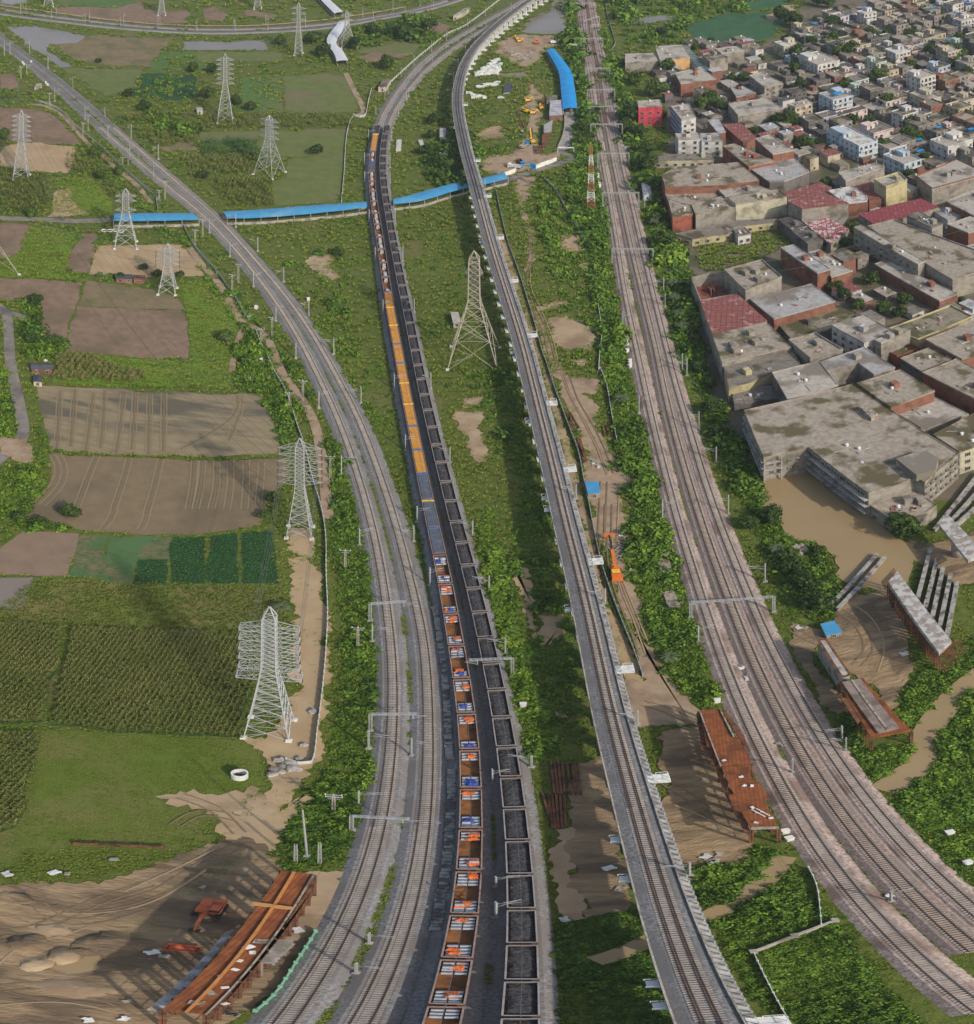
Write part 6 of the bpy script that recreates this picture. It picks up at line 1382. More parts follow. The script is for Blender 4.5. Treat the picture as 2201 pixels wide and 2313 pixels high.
# white scraps, slabs and paler plates lying on that deck
for i,(x,y,s,kind) in enumerate([(1045,790,1.6,'p'),(995,813,1.2,'w'),(1010,835,.9,'w'),(940,903,.8,'w'),(900,975,.8,'w'),(960,868,.7,'w'),(840,998,1.3,'p'),(785,1035,1.4,'p'),(900,1040,.7,'w'),(880,930,.6,'w')]):
    p=W('J2',x,y,13.05); o=MB().box((0,0,.1),(s,s*.75,.18)).box((s*.2,.1,.22),(s*.4,s*.5,.1),.5).build('board' if kind=='p' else 'bundle',M_wood if kind=='p' else M_white,local=True); o.location=p; o.rotation_euler=(0,0,i*.9)
    tag(o,('pale board lying on the huge rust brown deck, %s from the far end' if kind=='p' else 'small white bundle lying on the huge rust brown deck, %s from the far end')%nth(i),'board' if kind=='p' else 'bundle')
for i,(x,y) in enumerate([(508,218),(520,250),(548,251),(550,330),(563,385),(617,368),(445,158),(570,350),(588,347)]):
    p=W('A',x,y,8.55); o=MB().box((0,0,.1),(.7 if i<7 else 3.,.5 if i<7 else .18,.2),0.).box((.15,.1,.25),(.35,.3,.12),.7).build('scrap_bundle',M_white,local=True); o.location=p; o.rotation_euler=(0,0,.6*i if i<7 else 2.0)
    tag(o,'white scrap lying on the near rust deck by the main line, %s of the scatter'%nth(i),'scrap','white scraps on the rust deck')
for k in range(7):
    p=W('o',505-k*23,1225+k*27,9.); o=MB().box((0,0,0),(2.6,.9,.25)).build('concrete_plank',M_conc,local=True); o.location=(p[0],p[1],9.); o.rotation_euler=(0,0,.15); tag(o,'pale concrete plank in the row beside the huge rust deck','plank','pale planks beside the huge rust deck')
p=W('o',430,1320,4.); o=MB()
a=W('o',540,1235,8.6); b=W('o',340,1405,8.6); o.bar(a,b,2.2,.3)
for t in (0,.5,1): x=np.array(a)*(1-t)+np.array(b)*t; o.bar((x[0],x[1],0),(x[0],x[1],8.5),.3)
tag(o.build('side_scaffold',M_galvdark,loc=(a[0],a[1],0)),'scaffold platform carrying pale planks beside the huge rust deck','scaffold')
# ---------------------------------------------------------------- fences and walls
def fence(label,spec,h=1.8,matl=M_conc,step=2.4,solid=True,name='fence',w=.16,z=0.):
    q=resample(PM(spec),step); c=q[len(q)//2]; root=empty(name,tuple(c),0,label,'fence')
    mb=MB()
    for i in range(len(q)-1):
        a,b=q[i],q[i+1]
        if solid: mb.bar((a[0],a[1],h*.45+z),(b[0],b[1],h*.45+z),w*.6,h*.9)
        else:
            for zz in (.35,.65,.95): mb.bar((a[0],a[1],h*zz+z),(b[0],b[1],h*zz+z),w*.5)
    mb.build('panels',matl,root)
    mb=MB()
    for p in q: mb.box((p[0],p[1],h/2+z),(w*1.5,w*1.5,h))
    tag(mb.build('posts',matl,root),kind='stuff'); return root
M_fen=mat('blue_grey_fence',(.25,.29,.29),(.36,.4,.4),1.); M_fenw=mat('pale_fence',(.47,.47,.45),(.6,.6,.58),1.); M_feng=mat('green_net_fence',(.16,.36,.24),(.25,.5,.36),1.)
fence('blue grey panel fence along the field side of the empty double line',[('n',[(420,800),(620,880),(760,1020),(900,1140),(1100,1310),(1310,1510),(1480,1660),(1700,1860)]),('a',[(895,1140),(905,1215)])],1.7,M_fen)
fence('blue grey panel fence beside the dirt track below the left blue roof',[('a',[(1040,1275),(1075,1350)]),('m',[(0,560),(130,710),(220,810),(330,960),(430,1100),(550,1310),(610,1300)])],1.7,M_fen)
fence('pale panel fence that follows the sandy strip past both silver pylons',[('m',[(650,1460),(700,1590),(770,1720),(840,1876)]),('d',[(1640,810),(1700,990),(1745,1120),(1790,1300)]),('g',[(1840,0),(1865,160),(1868,380),(1876,600),(1860,900),(1820,1250),(1780,1465),(1640,1440)])],1.7,M_fenw)
fence('blue grey fence running close along the right side of the viaduct',[('q',[(430,140),(480,380),(540,620),(640,900),(720,1150),(800,1420),(870,1680)]),('y',[(345,0),(420,230),(510,480),(620,770),(690,960),(745,1240),(800,1500)]),('z',[(350,0),(420,310),(500,560),(620,880),(730,1150),(820,1400)])],1.7,M_fen)
fence('dark panel fence curving down from the site road towards the main line',[('q',[(900,30),(1010,150),(1110,330),(1230,530),(1340,690)])],1.8,M_fen)
fence('thin pale fence inside the bushes left of the main line',[('q',[(1380,860),(1390,1050),(1420,1280),(1450,1500),(1430,1700),(1420,1876)]),('y',[(920,70),(990,260),(1040,540),(1100,850)])],1.7,M_fenw)
fence('green net fence beside the huge rust deck',[('o',[(800,1150),(720,1280),(640,1400),(560,1530),(470,1660),(380,1750),(290,1820)])],1.6,M_feng,w=.3)
fence('pale wall with a sharp corner below the white hut',[('t6',[(370,20),(330,180),(275,400),(120,385)])],1.8,M_fenw)
fence('pale wall going down to the longest blue roof',[('t6',[(120,385),(60,500),(10,760)]),('b',[(120,1000),(105,1160)])],1.6,M_fenw)
fence('dark wall at the edge of the far marsh right of the main line',[('r',[(680,-20),(690,170),(730,330),(800,560),(810,640),(755,740)])],1.8,M_fen)
fence('thin white railing along the far curve of the train tracks',[('p',[(350,800),(580,590),(750,450),(900,335),(1100,235),(1400,5)])],1.6,M_white,4.,False,w=.3)
fence('thick grey beam wall across the green thicket at the bottom',[('l',[(615,1072),(850,980),(1083,893)])],1.6,M_conc,6.,w=.55,name='boundary_wall')
fence('thin grey wall running up the thicket to the main line',[('l',[(930,590),(980,700),(1005,918)])],1.5,M_fenw)
fence('thin grey wall running down the thicket to the bottom edge',[('l',[(618,1078),(700,1250),(835,1490)])],1.3,M_fenw)
fence('rusty rail fence on white posts below the green lawn',[('J2',[(300,405),(400,408),(520,412),(650,418)])],1.2,M_rustdk,3.,False,w=.35)
fence('brick yard wall beside the window grid alley',[('R2',[(300,640),(480,735),(640,835)])],2.4,WM['brick'],w=.3)
# cable duct along the steel train
q=resample(PM([('h',[(625,545),(650,620),(668,760),(690,900),(715,1200),(722,1400)]),('k',[(735,0),(735,200),(720,450),(700,620),(660,850),(645,940)])]),1.05); t,nr=frames(q); mb=MB()
rr2=random.Random(2)
for i in range(len(q)):
    if rr2.random()<.86: mb.box((q[i,0]+rr2.uniform(-.1,.1),q[i,1],.75),(.9,1.3,.25),math.atan2(t[i,1],t[i,0])+rr2.uniform(-.15,.15))
tag(mb.build('cable_duct',M_conc2,loc=tuple(q[len(q)//2])),'line of pale concrete slabs on the ballast left of the steel train','cable duct')
# ---------------------------------------------------------------- huts and sheds
def hut(label,crop,pts,H,wall,roof,cat='hut',gable=False,name='hut',door=True):
    q=ccw([x[:2] for x in P(crop,pts,H)]); c=np.mean(np.array(q),0); root=empty(name,(c[0],c[1],0),0,label,cat); MB().prism(inset(q,.15),0,H-.2).build('wall',wall,root)
    if gable and len(q)==4:
        a=[np.array(x) for x in q]
        if np.linalg.norm(a[1]-a[0])<np.linalg.norm(a[2]-a[1]): a=a[1:]+a[:1]
        m0=(a[0]+a[3])/2; m1=(a[1]+a[2])/2; z0,z1=H-.2,H+.8
        MB().add([(*a[0],z0),(*a[1],z0),(*m1,z1),(*m0,z1),(*a[2],z0),(*a[3],z0)],[(0,1,2,3),(3,2,4,5),(0,3,5),(1,4,2)]).build('roof',roof,root)
    else: MB().prism(q,H-.2,H,bottom=True).build('roof',roof,root)
    if door:
        i=min(range(len(q)),key=lambda k:np.linalg.norm(np.array(q[k])+np.array(q[(k+1)%len(q)]))); edge_windows(root,q,i,max(1,int(np.linalg.norm(np.array(q[i])-np.array(q[(i+1)%len(q)]))/3)),[min(1.6,H*.5)],.9,min(1.4,H*.5),-.1)
    BARE.append(np.array(q)); return root
slate=mat('dark_slate_roof',(.05,.055,.07),(.085,.09,.11),1.)
hut('white flat roofed hut beside the curve of the train tracks','p',[(232,832),(290,757),(355,762),(312,838)],4.,WM['pale'],RM['c3'])
hut('long pale yellow hut between the far lines','p',[(952,150),(1068,76),(1118,74),(1000,150)],4.,WM['cream'],RM['c2'])
hut('long dark roofed farm hut beside the left road','d',[(175,632),(305,636),(302,672),(178,664)],2.8,WM['brick'],slate,gable=True)
hut('small dark roofed farm hut below the long one','d',[(190,707),(242,710),(242,742),(190,738)],2.6,WM['tan'],slate,gable=True)
hut('dark roofed farm shed left of the grey pylon','d',[(655,122),(758,126),(760,152),(665,148)],2.6,WM['brick'],slate)
hut('rust roofed farm shed next to the dark one by the grey pylon','d',[(762,128),(835,130),(832,155),(764,152)],2.6,WM['brick'],M_rustdk)
hut('tiny white farm house in the far green fields','a',[(1125,615),(1160,615),(1162,632),(1127,632)],3.,WM['white'],RM['c2'])
hut('blue sheet hut on the dirt track near the orange crane','y',[(757,1256),(898,1252),(930,1370),(790,1386)],3.,WM['grey'],M_blue)
hut('pale blue long metal cabin between the main line and the brick works','s',[(1055,828),(1178,828),(1205,990),(1088,1010)],3.6,WM['blue'],RM['metal'],gable=True)
hut('blue tarpaulin shelter beside the wall-like pier','R9',[(140,557),(225,537),(275,605),(175,628)],2.2,WM['grey'],M_blue,'shelter')
hut('scrap metal shed under the trees left of the viaduct','p',[(825,1232),(885,1230),(885,1330),(825,1332)],3.,WM['grey'],RM['metal'])
hut('low patched lean-to next to the scrap metal shed','p',[(890,1250),(940,1290),(940,1390),(880,1385)],2.4,WM['grey'],RM['c4'])
hut('crumbling shed roof below the scrap metal shed','p',[(818,1470),(900,1458),(908,1560),(825,1575)],2.8,WM['grey'],RM['white'])
hut('tall light container in front of the tan pylon','e',[(730,342),(775,340),(790,395),(745,405)],3.,M_wood,RM['c2'])
hut('corrugated white works shed beside the bright blue roof','P2',[(757,520),(835,515),(845,618),(750,625)],4.,WM['brick'],RM['metal'])
hut('flat dark site cabin above the corrugated works shed','P2',[(728,487),(805,480),(808,512),(730,515)],3.,WM['grey'],RM['c3'])
hut('rusty site store below the corrugated works shed','P2',[(712,690),(775,655),(765,740),(712,745)],3.,M_rustdk,RM['c4'])
hut('rust brown open store at the end of the site road','P2',[(700,755),(745,752),(742,815),(697,815)],2.6,M_rustdk,M_rustdk)
hut('white and dark slab on the site lawn','P2',[(437,400),(490,395),(478,460),(425,465)],1.,M_conc,slate,'slab',name='concrete_slab',door=False)
hut('small brick box in the bushes beside the main line','r',[(262,1150),(322,1148),(325,1180),(265,1185)],2.,WM['brick'],RM['c2'])
hut('grey concrete culvert head under the empty double line','n',[(385,605),(440,600),(450,620),(360,650)],2.,M_conc,M_conc,'culvert',name='culvert',door=False)
# little railway cabinets beside the lines
cab=None
for lab,lst in (('white cabinet beside the red and white tower, %s from the top',[('s',448,725),('s',450,755),('s',462,815),('s',466,850),('s',470,885)]),('white cabinet in the column left of the main line, %s from top',[('t',308,1140),('t',303,1190),('t',318,1225),('t',300,1250),('t',318,1290),('t',350,1420),('t',352,1450),('t',350,1485)]),
  ('white equipment box beside the coal train ballast, %s from the top',[('t2',1605,160)]),('pale box in the thicket right of the main line, %s from the top',[('w',1695,1010),('w',1830,1235)]),('white box near the double line culvert, %s from the top',[('n',255,400),('n',332,375),('n',240,385),('n',505,620),('n',487,597)]),
  ('white box at the end of the rust decks, %s from the top',[('v',565,1710),('w',450,1000),('w',482,1055)]),('pale box beside the empty double line, %s from the top',[('m',650,1200),('m',700,1760),('m',1205,1115)])):
    for i,(c,x,y) in enumerate(lst):
        if cab is None: o=cab=MB().box((0,0,.8),(1.1,.8,1.6)).box((0,0,1.65),(1.3,1.,.12)).box((0,-.42,.85),(.9,.05,1.3)).build('equipment_cabinet',M_white,local=True)
        else: o=cab.copy(); COL.objects.link(o)
        o.location=W(c,x,y+8,.0); o.rotation_euler=(0,0,.1*i); tag(o,lab%nth(i),'cabinet','equipment cabinets'); BARE.append(np.array(W(c,x,y+8)[:2])+np.array([(-1,-1),(1,-1),(1,1),(-1,1)])*1.1)
# ---------------------------------------------------------------- stacks, beams, stones
def log_stack(crop,pts,n,label,matl,name='timber',r=.16,lay=2,grp='timber stacks'):
    q=[np.array(W(crop,*p)) for p in pts]; proto=None
    L=np.linalg.norm(q[1]-q[0])
    for l in range(lay):
        for k in range(n):
            t=(k+.5)/n; a=q[0]*(1-t)+q[3]*t; b=q[1]*(1-t)+q[2]*t; m_=(a+b)/2; d=b-a
            if proto is None: o=proto=MB().bar((-L/2,0,0),(L/2,0,0),r*2,r*1.8).build(name,matl,local=True)
            else: o=proto.copy(); COL.objects.link(o)
            o.location=(m_[0]+rr2.uniform(-.15,.15),m_[1],r+.35+l*r*2.); o.rotation_euler=(rr2.uniform(0,.3),0,math.atan2(d[1],d[0])+rr2.uniform(-.05,.05)); tag(o,label,name.replace('_',' '),grp)
    BARE.append(np.array([x[:2] for x in q]))
log_stack('z',[(960,240),(1065,215),(1105,405),(975,420)],15,'weathered timber in the upper stack in the bushes left of the main line',M_wood)
log_stack('z',[(1010,605),(1115,585),(1180,740),(1075,755)],14,'weathered timber in the lower stack in the bushes left of the main line',M_wood)
log_stack('p',[(410,1358),(458,1355),(450,1465),(405,1470)],10,'pale plank in the left plank pile right of the coal train',M_coilgrey,'plank',.22,2,'plank piles')
log_stack('p',[(620,1362),(660,1360),(685,1445),(650,1450)],10,'pale plank in the right plank pile by the viaduct bushes',M_coilgrey,'plank',.22,2,'plank piles')
def beams(crop,pairs,label,w=.3,matl=M_rustdk,name='steel_beam',grp='rusty steel beams'):
    for a,b in pairs:
        p,q=np.array(W(crop,*a,.35)),np.array(W(crop,*b,.35)); mb=MB(); mb.bar(p+(0,0,.2),q+(0,0,.2),w,.08); mb.bar(p,q,w*.3,.36); mb.bar(p-(0,0,.2),q-(0,0,.2),w,.08)
        tag(mb.build(name,matl,loc=tuple((p+q)/2)),label,'beam',grp)
beams('K2',[((110+i*14,116+(i%2)*5),(124+i*13,243)) for i in range(4)]+[((172+i*19,125),(186+i*19,248)) for i in range(3)],'rusty beam in the far pile beside the coal train',.4)
beams('K2',[((78,240),(106,332)),((100,246),(116,371)),((114,245),(128,375)),((129,243),(139,372)),((145,243),(153,370)),((160,240),(166,362))],'rusty beam in the near pile beside the coal train',.38)
beams('y',[((560,520),(640,690)),((575,530),(655,690)),((600,520),(700,690)),((590,560),(620,740))],'dark rusty beam in the upper bundle along the viaduct fence',.4)
beams('y',[((680,790),(750,1060)),((695,800),(765,1050)),((710,810),(780,1040)),((690,850),(740,1000))],'dark rusty beam in the lower bundle along the viaduct fence',.4)
beams('y',[((1100,890),(1180,1060)),((1125,900),(1200,1050)),((950,670),(970,770)),((990,660),(1010,770)),((1020,640),(1000,760))],'dark rusty beam in the bundle along the main line bushes',.4)
beams('P2',[((640,840),(650,895)),((655,840),(665,895)),((672,838),(680,893)),((690,836),(697,890)),((705,835),(712,888))],'rusty beam in the row beside the site road',.7)
beams('P2',[((525,575),(530,640)),((545,600),(550,650)),((560,660),(575,720)),((575,655),(590,720)),((545,680),(560,750)),((615,725),(615,780)),((630,720),(630,780))],'rusty beam scattered over the middle of the site',.6)
def stones(crop,lst,label,sz=(1.2,.9,.8),matl=M_conc,name='boulder',grp='boulders',cube=False):
    proto=[]
    for i,(x,y) in enumerate(lst):
        if len(proto)<3:
            rs=np.random.default_rng(i+len(lst)); mb=MB()
            if cube: mb.box((0,0,.4),(1,1,.8)).box((0,0,.82),(.9,.9,.04))
            else:
                vs=[]; 
                for a in range(5):
                    for b_ in range(8): th=math.pi*a/4; ph=2*math.pi*b_/8; k=1+rs.normal()*.12; vs.append((.55*k*math.sin(th)*math.cos(ph),.55*k*math.sin(th)*math.sin(ph),.35+.5*k*math.cos(th)))
                mb.add(vs,[(a*8+b_,a*8+(b_+1)%8,(a+1)*8+(b_+1)%8,(a+1)*8+b_) for a in range(4) for b_ in range(8)])
            o=mb.build(name,matl,local=True); proto.append(o)
        else: o=proto[i%3].copy(); COL.objects.link(o)
        p=W(crop,x,y); o.location=(p[0],p[1],0.03); k=rr2.uniform(.75,1.25); o.scale=(sz[0]*k,sz[1]*k,sz[2]*rr2.uniform(.8,1.2)); o.rotation_euler=(0,0,rr2.uniform(0,3) if not cube else rr2.uniform(-.5,.5)); tag(o,label,name.replace('_',' '),grp)
stones('G2',[(485,1015),(505,1050),(550,1030),(600,1005),(460,1065),(560,1060),(500,1080),(585,1065),(445,1095),(680,735),(630,930)],'pale boulder by the corner of the fence below the big silver pylon',(2.,1.6,1.2))
stones('v',[(1365,90),(1400,75),(1430,85),(1460,75),(1490,95),(1385,115),(1425,120),(1455,110),(1440,145),(1500,115)],'pale boulder at the edge of the brown pond',(2.,1.6,1.3),M_wood)
P2b=[]
for j in range(8):
    for i in range(10):
        x=215+i*19+j*3-10*(j>5)+rr2.uniform(-7,7); y=345-j*14+i*-1.2+rr2.uniform(-5,5)
        if x<215+ (j*22) or x>450: continue
        P2b.append((x,y))
stones('P2',P2b,'white concrete block in the big heap beside the far viaduct',(3.,2.4,1.8),M_white,'concrete_block','white concrete blocks',True)
stones('P2',[(245+i*13+rr2.uniform(-3,3),435-i*3+rr2.uniform(-7,7)) for i in range(12)]+[(300+i*14,415+rr2.uniform(-6,6)) for i in range(7)]+[(180+i*9,470+i*4+rr2.uniform(-3,3)) for i in range(7)]+[(215+i*13,500+rr2.uniform(-5,5)) for i in range(7)],'white concrete block in the loose rows on the site lawn',(2.6,2.,1.5),M_white,'concrete_block','white concrete blocks',True)
stones('P2',[(480+i*12+rr2.uniform(-4,4),205+rr2.uniform(-22,28)) for i in range(14)],'grey block scattered beyond the big heap of white blocks',(2.6,2.,1.3),M_conc,'concrete_block','grey concrete blocks',True)
ring=None
for c,lst,lab in (('a',[(597,1325),(628,1325),(660,1322),(695,1328)],'white concrete well ring in the row in front of the pale pylon'),('J2',[(958,135)],'stack of white well rings on the sandy strip below the maize')):
    for x,y in lst:
        mb=MB(); 
        for k in range(1 if c=='a' else 4): mb.tubering((0,0,.4+k*.5),'z',.95,1.15,.42,18)
        o=mb.build('well_ring',M_white,local=True); o.location=W(c,x,y); o.scale=(1.2,1.2,1.2); tag(o,lab,'well ring','well rings')
# rubbish: small pale scraps over the working ground
for i,(c,x,y) in enumerate([('y',850,1070),('y',890,1080),('y',905,1105),('y',840,1030),('y',1135,1830),('y',1190,1840),('z',620,40),('z',480,160),('z',715,378),('A',405,525),('A',380,510),('A',430,500),('A',395,577),('A',330,590),('l',385,550),('l',365,630),('i',870,680),('i',905,682),('i',1480,830),('J2',510,1030),('J2',500,1100),('J2',355,1105),('J2',930,1082),('J2',455,462),('J2',215,515),('J2',268,520),('J2',27,522),('J2',655,850),('J2',610,835),('J2',810,572),('o',650,1128),('o',100,1843),('K2',330,525),('K2',375,606),('K2',160,722),('v',815,1335),('v',830,1360),('v',905,1440),('v',890,1470),('w',420,337),('w',1250,1480),('d',1490,625),('d',1465,318),('d',220,575),('d',260,620),('d',320,605),('d',1430,720),('P2',460,815),('P2',560,735),('P2',245,810),('P2',430,118)]):
    o=MB().box((0,0,.12),(1.,.7,.22)).box((.3,.2,.3),(.5,.45,.2),.6).box((-.35,.25,.25),(.3,.5,.15),1.1).build('rubbish_pile',[M_white,M_wood,M_coilgrey,M_galvdark][i%4] if i not in (21,) else M_white,local=True); o.location=W(c,x,y,.3); s=rr2.uniform(.8,1.8); o.scale=(s,s,1); o.rotation_euler=(0,0,i*.7)
    where=dict(y='by the viaduct track',z='near the orange crane',A='below the rust decks',l='in the near thicket',i='on the pond site',J2='on the bottom left mud',o='beside the green fence',K2='under the viaduct',v='on main line ballast',w='between main line tracks',d='among the farm plots',P2='on the far site')[c]
    tag(o,'small pale heap of scrap %s, %s in the scatter'%(where,nth(i)),'scrap heap','scattered scrap')
mb=MB(); p=W('z',640,200)
for k in range(26): mb.bar((p[0]+rr2.uniform(-3,3),p[1]+rr2.uniform(-4,4),.3+rr2.random()*.5),(p[0]+rr2.uniform(-3,3),p[1]+rr2.uniform(-4,4),.3+rr2.random()*.8),.22)
tag(mb.build('scrap_pile',M_galvdark,loc=p),'tangled grey pile of scrap beside the orange crane','scrap pile')
# ---------------------------------------------------------------- machines
def tracks_(root,L,Wd,matl=M_black):
    for s in (-1,1):
        mb=MB(); n=10; vs=[]; h=.9
        pr=[(-L/2+.45,0),(L/2-.45,0),(L/2-.1,.2),(L/2,.45),(L/2-.1,.7),(L/2-.45,.9),(-L/2+.45,.9),(-L/2+.1,.7),(-L/2,.45),(-L/2+.1,.2)]
        a=[(x,s*Wd/2-.3,z) for x,z in pr]; b=[(x,s*Wd/2+.3,z) for x,z in pr]
        mb.add(a+b,[(i,(i+1)%n,n+(i+1)%n,n+i) for i in range(n)]+[tuple(range(n))[::-1],tuple(range(n,2*n))]); mb.build('crawler_track',matl,root,local=True)
def excavator(label,base,rz,body,boom=((1.2,1.6),(3.6,4.6),(6.4,2.6),(6.2,.4)),sc=1.):
    root=empty('excavator',base,rz,label,'excavator','site machines'); root.scale=(sc,sc,sc); tracks_(root,3.8,2.4)
    mb=MB(); mb.box((-.5,0,1.55),(3.2,2.6,1.)); mb.box((-1.7,0,1.7),(.8,2.5,1.3)); mb.box((-.9,-.6,2.2),(1.6,1.2,.4)); mb.build('body',body,root,local=True)
    mb=MB(); mb.box((.5,.75,2.4),(1.5,1.,1.5)); mb.build('cab',body,root,local=True); MB().box((.52,.75,2.6),(1.55,1.04,.8)).build('cab_window',M_glass,root,local=True)
    for (a,b),nm,w in zip(zip(boom[:-1],boom[1:]),('boom','dipper_arm','bucket_link'),(.5,.4,.25)): MB().bar((a[0],0,a[1]),(b[0],0,b[1]),w).build(nm,body,root,local=True)
    e=boom[-1]; mb=MB(); mb.add([(e[0]-.5,-.6,e[1]+.5),(e[0]+.5,-.6,e[1]+.5),(e[0]+.2,-.6,e[1]-.3),(e[0]-.6,-.6,e[1]-.2),(e[0]-.5,.6,e[1]+.5),(e[0]+.5,.6,e[1]+.5),(e[0]+.2,.6,e[1]-.3),(e[0]-.6,.6,e[1]-.2)],[(0,1,2,3),(4,7,6,5),(1,5,6,2),(2,6,7,3),(3,7,4,0)]); mb.build('bucket',M_galvdark,root,local=True); return root
p=W('J2',840,668,0.); q=W('J2',790,735); excavator('red excavator bending its arm down in the shade beside the huge rust deck',p,math.atan2(q[1]-p[1],q[0]-p[0]),M_red,((1.2,1.6),(3.,3.2),(4.8,2.2),(5.6,.5)),1.15)
p=W('J2',730,822); mb=MB(); mb.add([(-1.6,-.7,0),(1.6,-.7,0),(1.6,.7,0),(-1.6,.7,0),(-1.9,-.9,1.1),(1.9,-.9,1.1),(1.9,.9,1.1),(-1.9,.9,1.1)],BOXF[:1]+BOXF[2:]); mb.box((0,0,.4),(3.,1.3,.1)); o=mb.build('skip',M_red,local=True); o.location=p; tag(o,'orange red open skip on the mud left of the huge rust deck','skip')
# orange crane lorry with a long boom
p=np.array(W('z',563,425)); q=np.array(W('z',495,100)); rz=math.atan2(q[1]-p[1],q[0]-p[0]); Lb=np.linalg.norm(q-p)
root=empty('mobile_crane',tuple(p),rz,'orange mobile crane with a long low boom on the dirt track','crane')
mb=MB(); mb.box((0,0,1.1),(6.,2.3,.6)); mb.box((-2.2,0,1.9),(1.8,2.4,1.2)); mb.box((-3.15,0,1.3),(.5,2.5,1.)); mb.build('chassis',M_orange,root,local=True)
MB().box((-.6,.1,2.1),(1.7,1.9,1.5)).build('cab',M_yellow,root,local=True); MB().box((-1.35,.1,2.35),(.3,1.95,.7)).box((-.6,.1,2.4),(1.2,1.95,.6)).build('cab_window',M_glass,root,local=True)
for x in (-2.,.2,2.):
    for s in (-1,1): MB().cyl((x,s*1.05,.55),(x,s*1.4,.55),.55,14).build('wheel',M_black,root,local=True)
MB().box((1.,0,1.9),(1.6,1.4,1.)).bar((1.2,0,2.2),(Lb*.55,0,3.4),.7).build('boom',M_orange,root,local=True); MB().bar((Lb*.5,0,3.3),(Lb-.6,0,3.7),.4).build('boom_extension',M_black,root,local=True)
MB().box((Lb-.4,0,3.6),(1.2,2.8,.5)).box((Lb,0,2.6),(.3,.3,1.8)).build('boom_head',M_orange,root,local=True)
for i,(x,y,a,lab) in enumerate([(540,110,.4,'yellow loader near the white vehicles at the far end of the site'),(520,92,2.,'yellow digger beyond the loader at the far end of the site'),(660,122,.2,'orange digger lying low at the far end of the site'),(600,528,.3,'yellow digger on the dirt between site lawn and site road'),(693,580,1.8,'yellow digger parked in front of the corrugated works shed'),(636,615,.2,'yellow backhoe in the middle of the site road'),(582,602,2.5,'small yellow roller beside the backhoe')]): excavator(lab,W('P2',x,y),a,M_orange if i==2 else M_yellow,((1.2,1.6),(2.6,3.6),(4.2,2.),(4.,.5)),.9)
excavator('tall yellow crane digger lifting its arm beside the site road',W('P2',630,820),1.9,M_yellow,((1.2,1.6),(2.4,6.5),(3.4,8.6),(3.6,6.)),1.)
def lorry(label,base,rz,cabm,bodym,sc=1.):
    root=empty('lorry',base,rz,label,'lorry','parked vehicles'); root.scale=(sc,sc,sc)
    mb=MB(); mb.box((2.9,0,1.6),(1.7,2.3,2.)); mb.box((3.1,0,2.7),(1.2,2.2,.3)); mb.build('cab',cabm,root,local=True); MB().box((3.72,0,2.),(.12,2.,.8)).box((3.,0,2.1),(.9,2.34,.6)).build('cab_window',M_glass,root,local=True)
    mb=MB(); mb.box((-.6,0,1.),(5.,2.3,.2)); 
    for s in (-1,1): mb.box((-.6,s*1.12,1.6),(5.,.1,1.1)); mb.box((-.6+s*2.45,0,1.6),(.1,2.2,1.1))
    mb.build('load_bed',bodym,root,local=True); MB().box((0,0,.75),(7.,.9,.3)).build('chassis',M_bog,root,local=True)
    for x in (2.7,-1.2,-2.4):
        for s in (-1,1): MB().cyl((x,s*.85,.5),(x,s*1.15,.5),.5,12).build('wheel',M_black,root,local=True)
lorry('blue lorry with a rusty bed waiting by the lower site road',W('P2',548,965),-1.2,M_blue2,M_rustdk,1.); lorry('blue cabbed lorry beside the yellow crane digger',W('P2',570,850),.9,M_blue2,M_galvdark,1.); lorry('white lorry with a pale bed at the lower edge of the site',W('P2',510,995),2.9,M_white,M_coilgrey,1.); lorry('brown lorry beside the corrugated works shed',W('P2',705,555),1.5,M_rustdk,M_rustdk,1.); lorry('white lorry at the far end of the site near the bright blue roof',W('P2',790,120),.2,M_white,M_white,1.1)
def car(label,base,rz,m):
    root=empty('car',base,rz,label,'car','parked vehicles'); mb=MB()
    pr=[(-2.1,.35),(2.1,.35),(2.15,.8),(1.2,.95),(.6,1.5),(-1.1,1.55),(-1.9,1.),(-2.15,.9)]; n=len(pr); a=[(x,-.85,z) for x,z in pr]; b=[(x,.85,z) for x,z in pr]
    mb.add(a+b,[(i,(i+1)%n,n+(i+1)%n,n+i) for i in range(n)]+[tuple(range(n))[::-1],tuple(range(n,2*n))]); mb.build('body',m,root,local=True); MB().box((-.2,0,1.22),(1.5,1.74,.4)).build('window_band',M_glass,root,local=True)
    for x in (-1.3,1.3):
        for s in (-1,1): MB().cyl((x,s*.7,.33),(x,s*.9,.33),.33,12).build('wheel',M_black,root,local=True)
car('white car parked on the site lawn',W('P2',410,505),.1,M_white); car('white van-like car left of the blue lorry',W('P2',500,985),.5,M_white); car('white car by the far works at the top of the site',W('P2',860,150),0,M_white); car('dark car on the bend of the culvert path',W('n',315,715),2.,M_bog); car('silver car between the trees and the main line',W('s',850,350),1.,M_silver)
tag(MB().box((0,0,1.3),(6.,2.4,2.6)).box((0,0,2.66),(6.1,2.5,.12)).build('site_hoarding',M_white,loc=(0,0,0)),'white boxy site cabin at the far end of the site','site cabin'); bpy.data.objects['site_hoarding'].location=W('P2',920,145); bpy.data.objects['site_hoarding'].name='site_cabin'
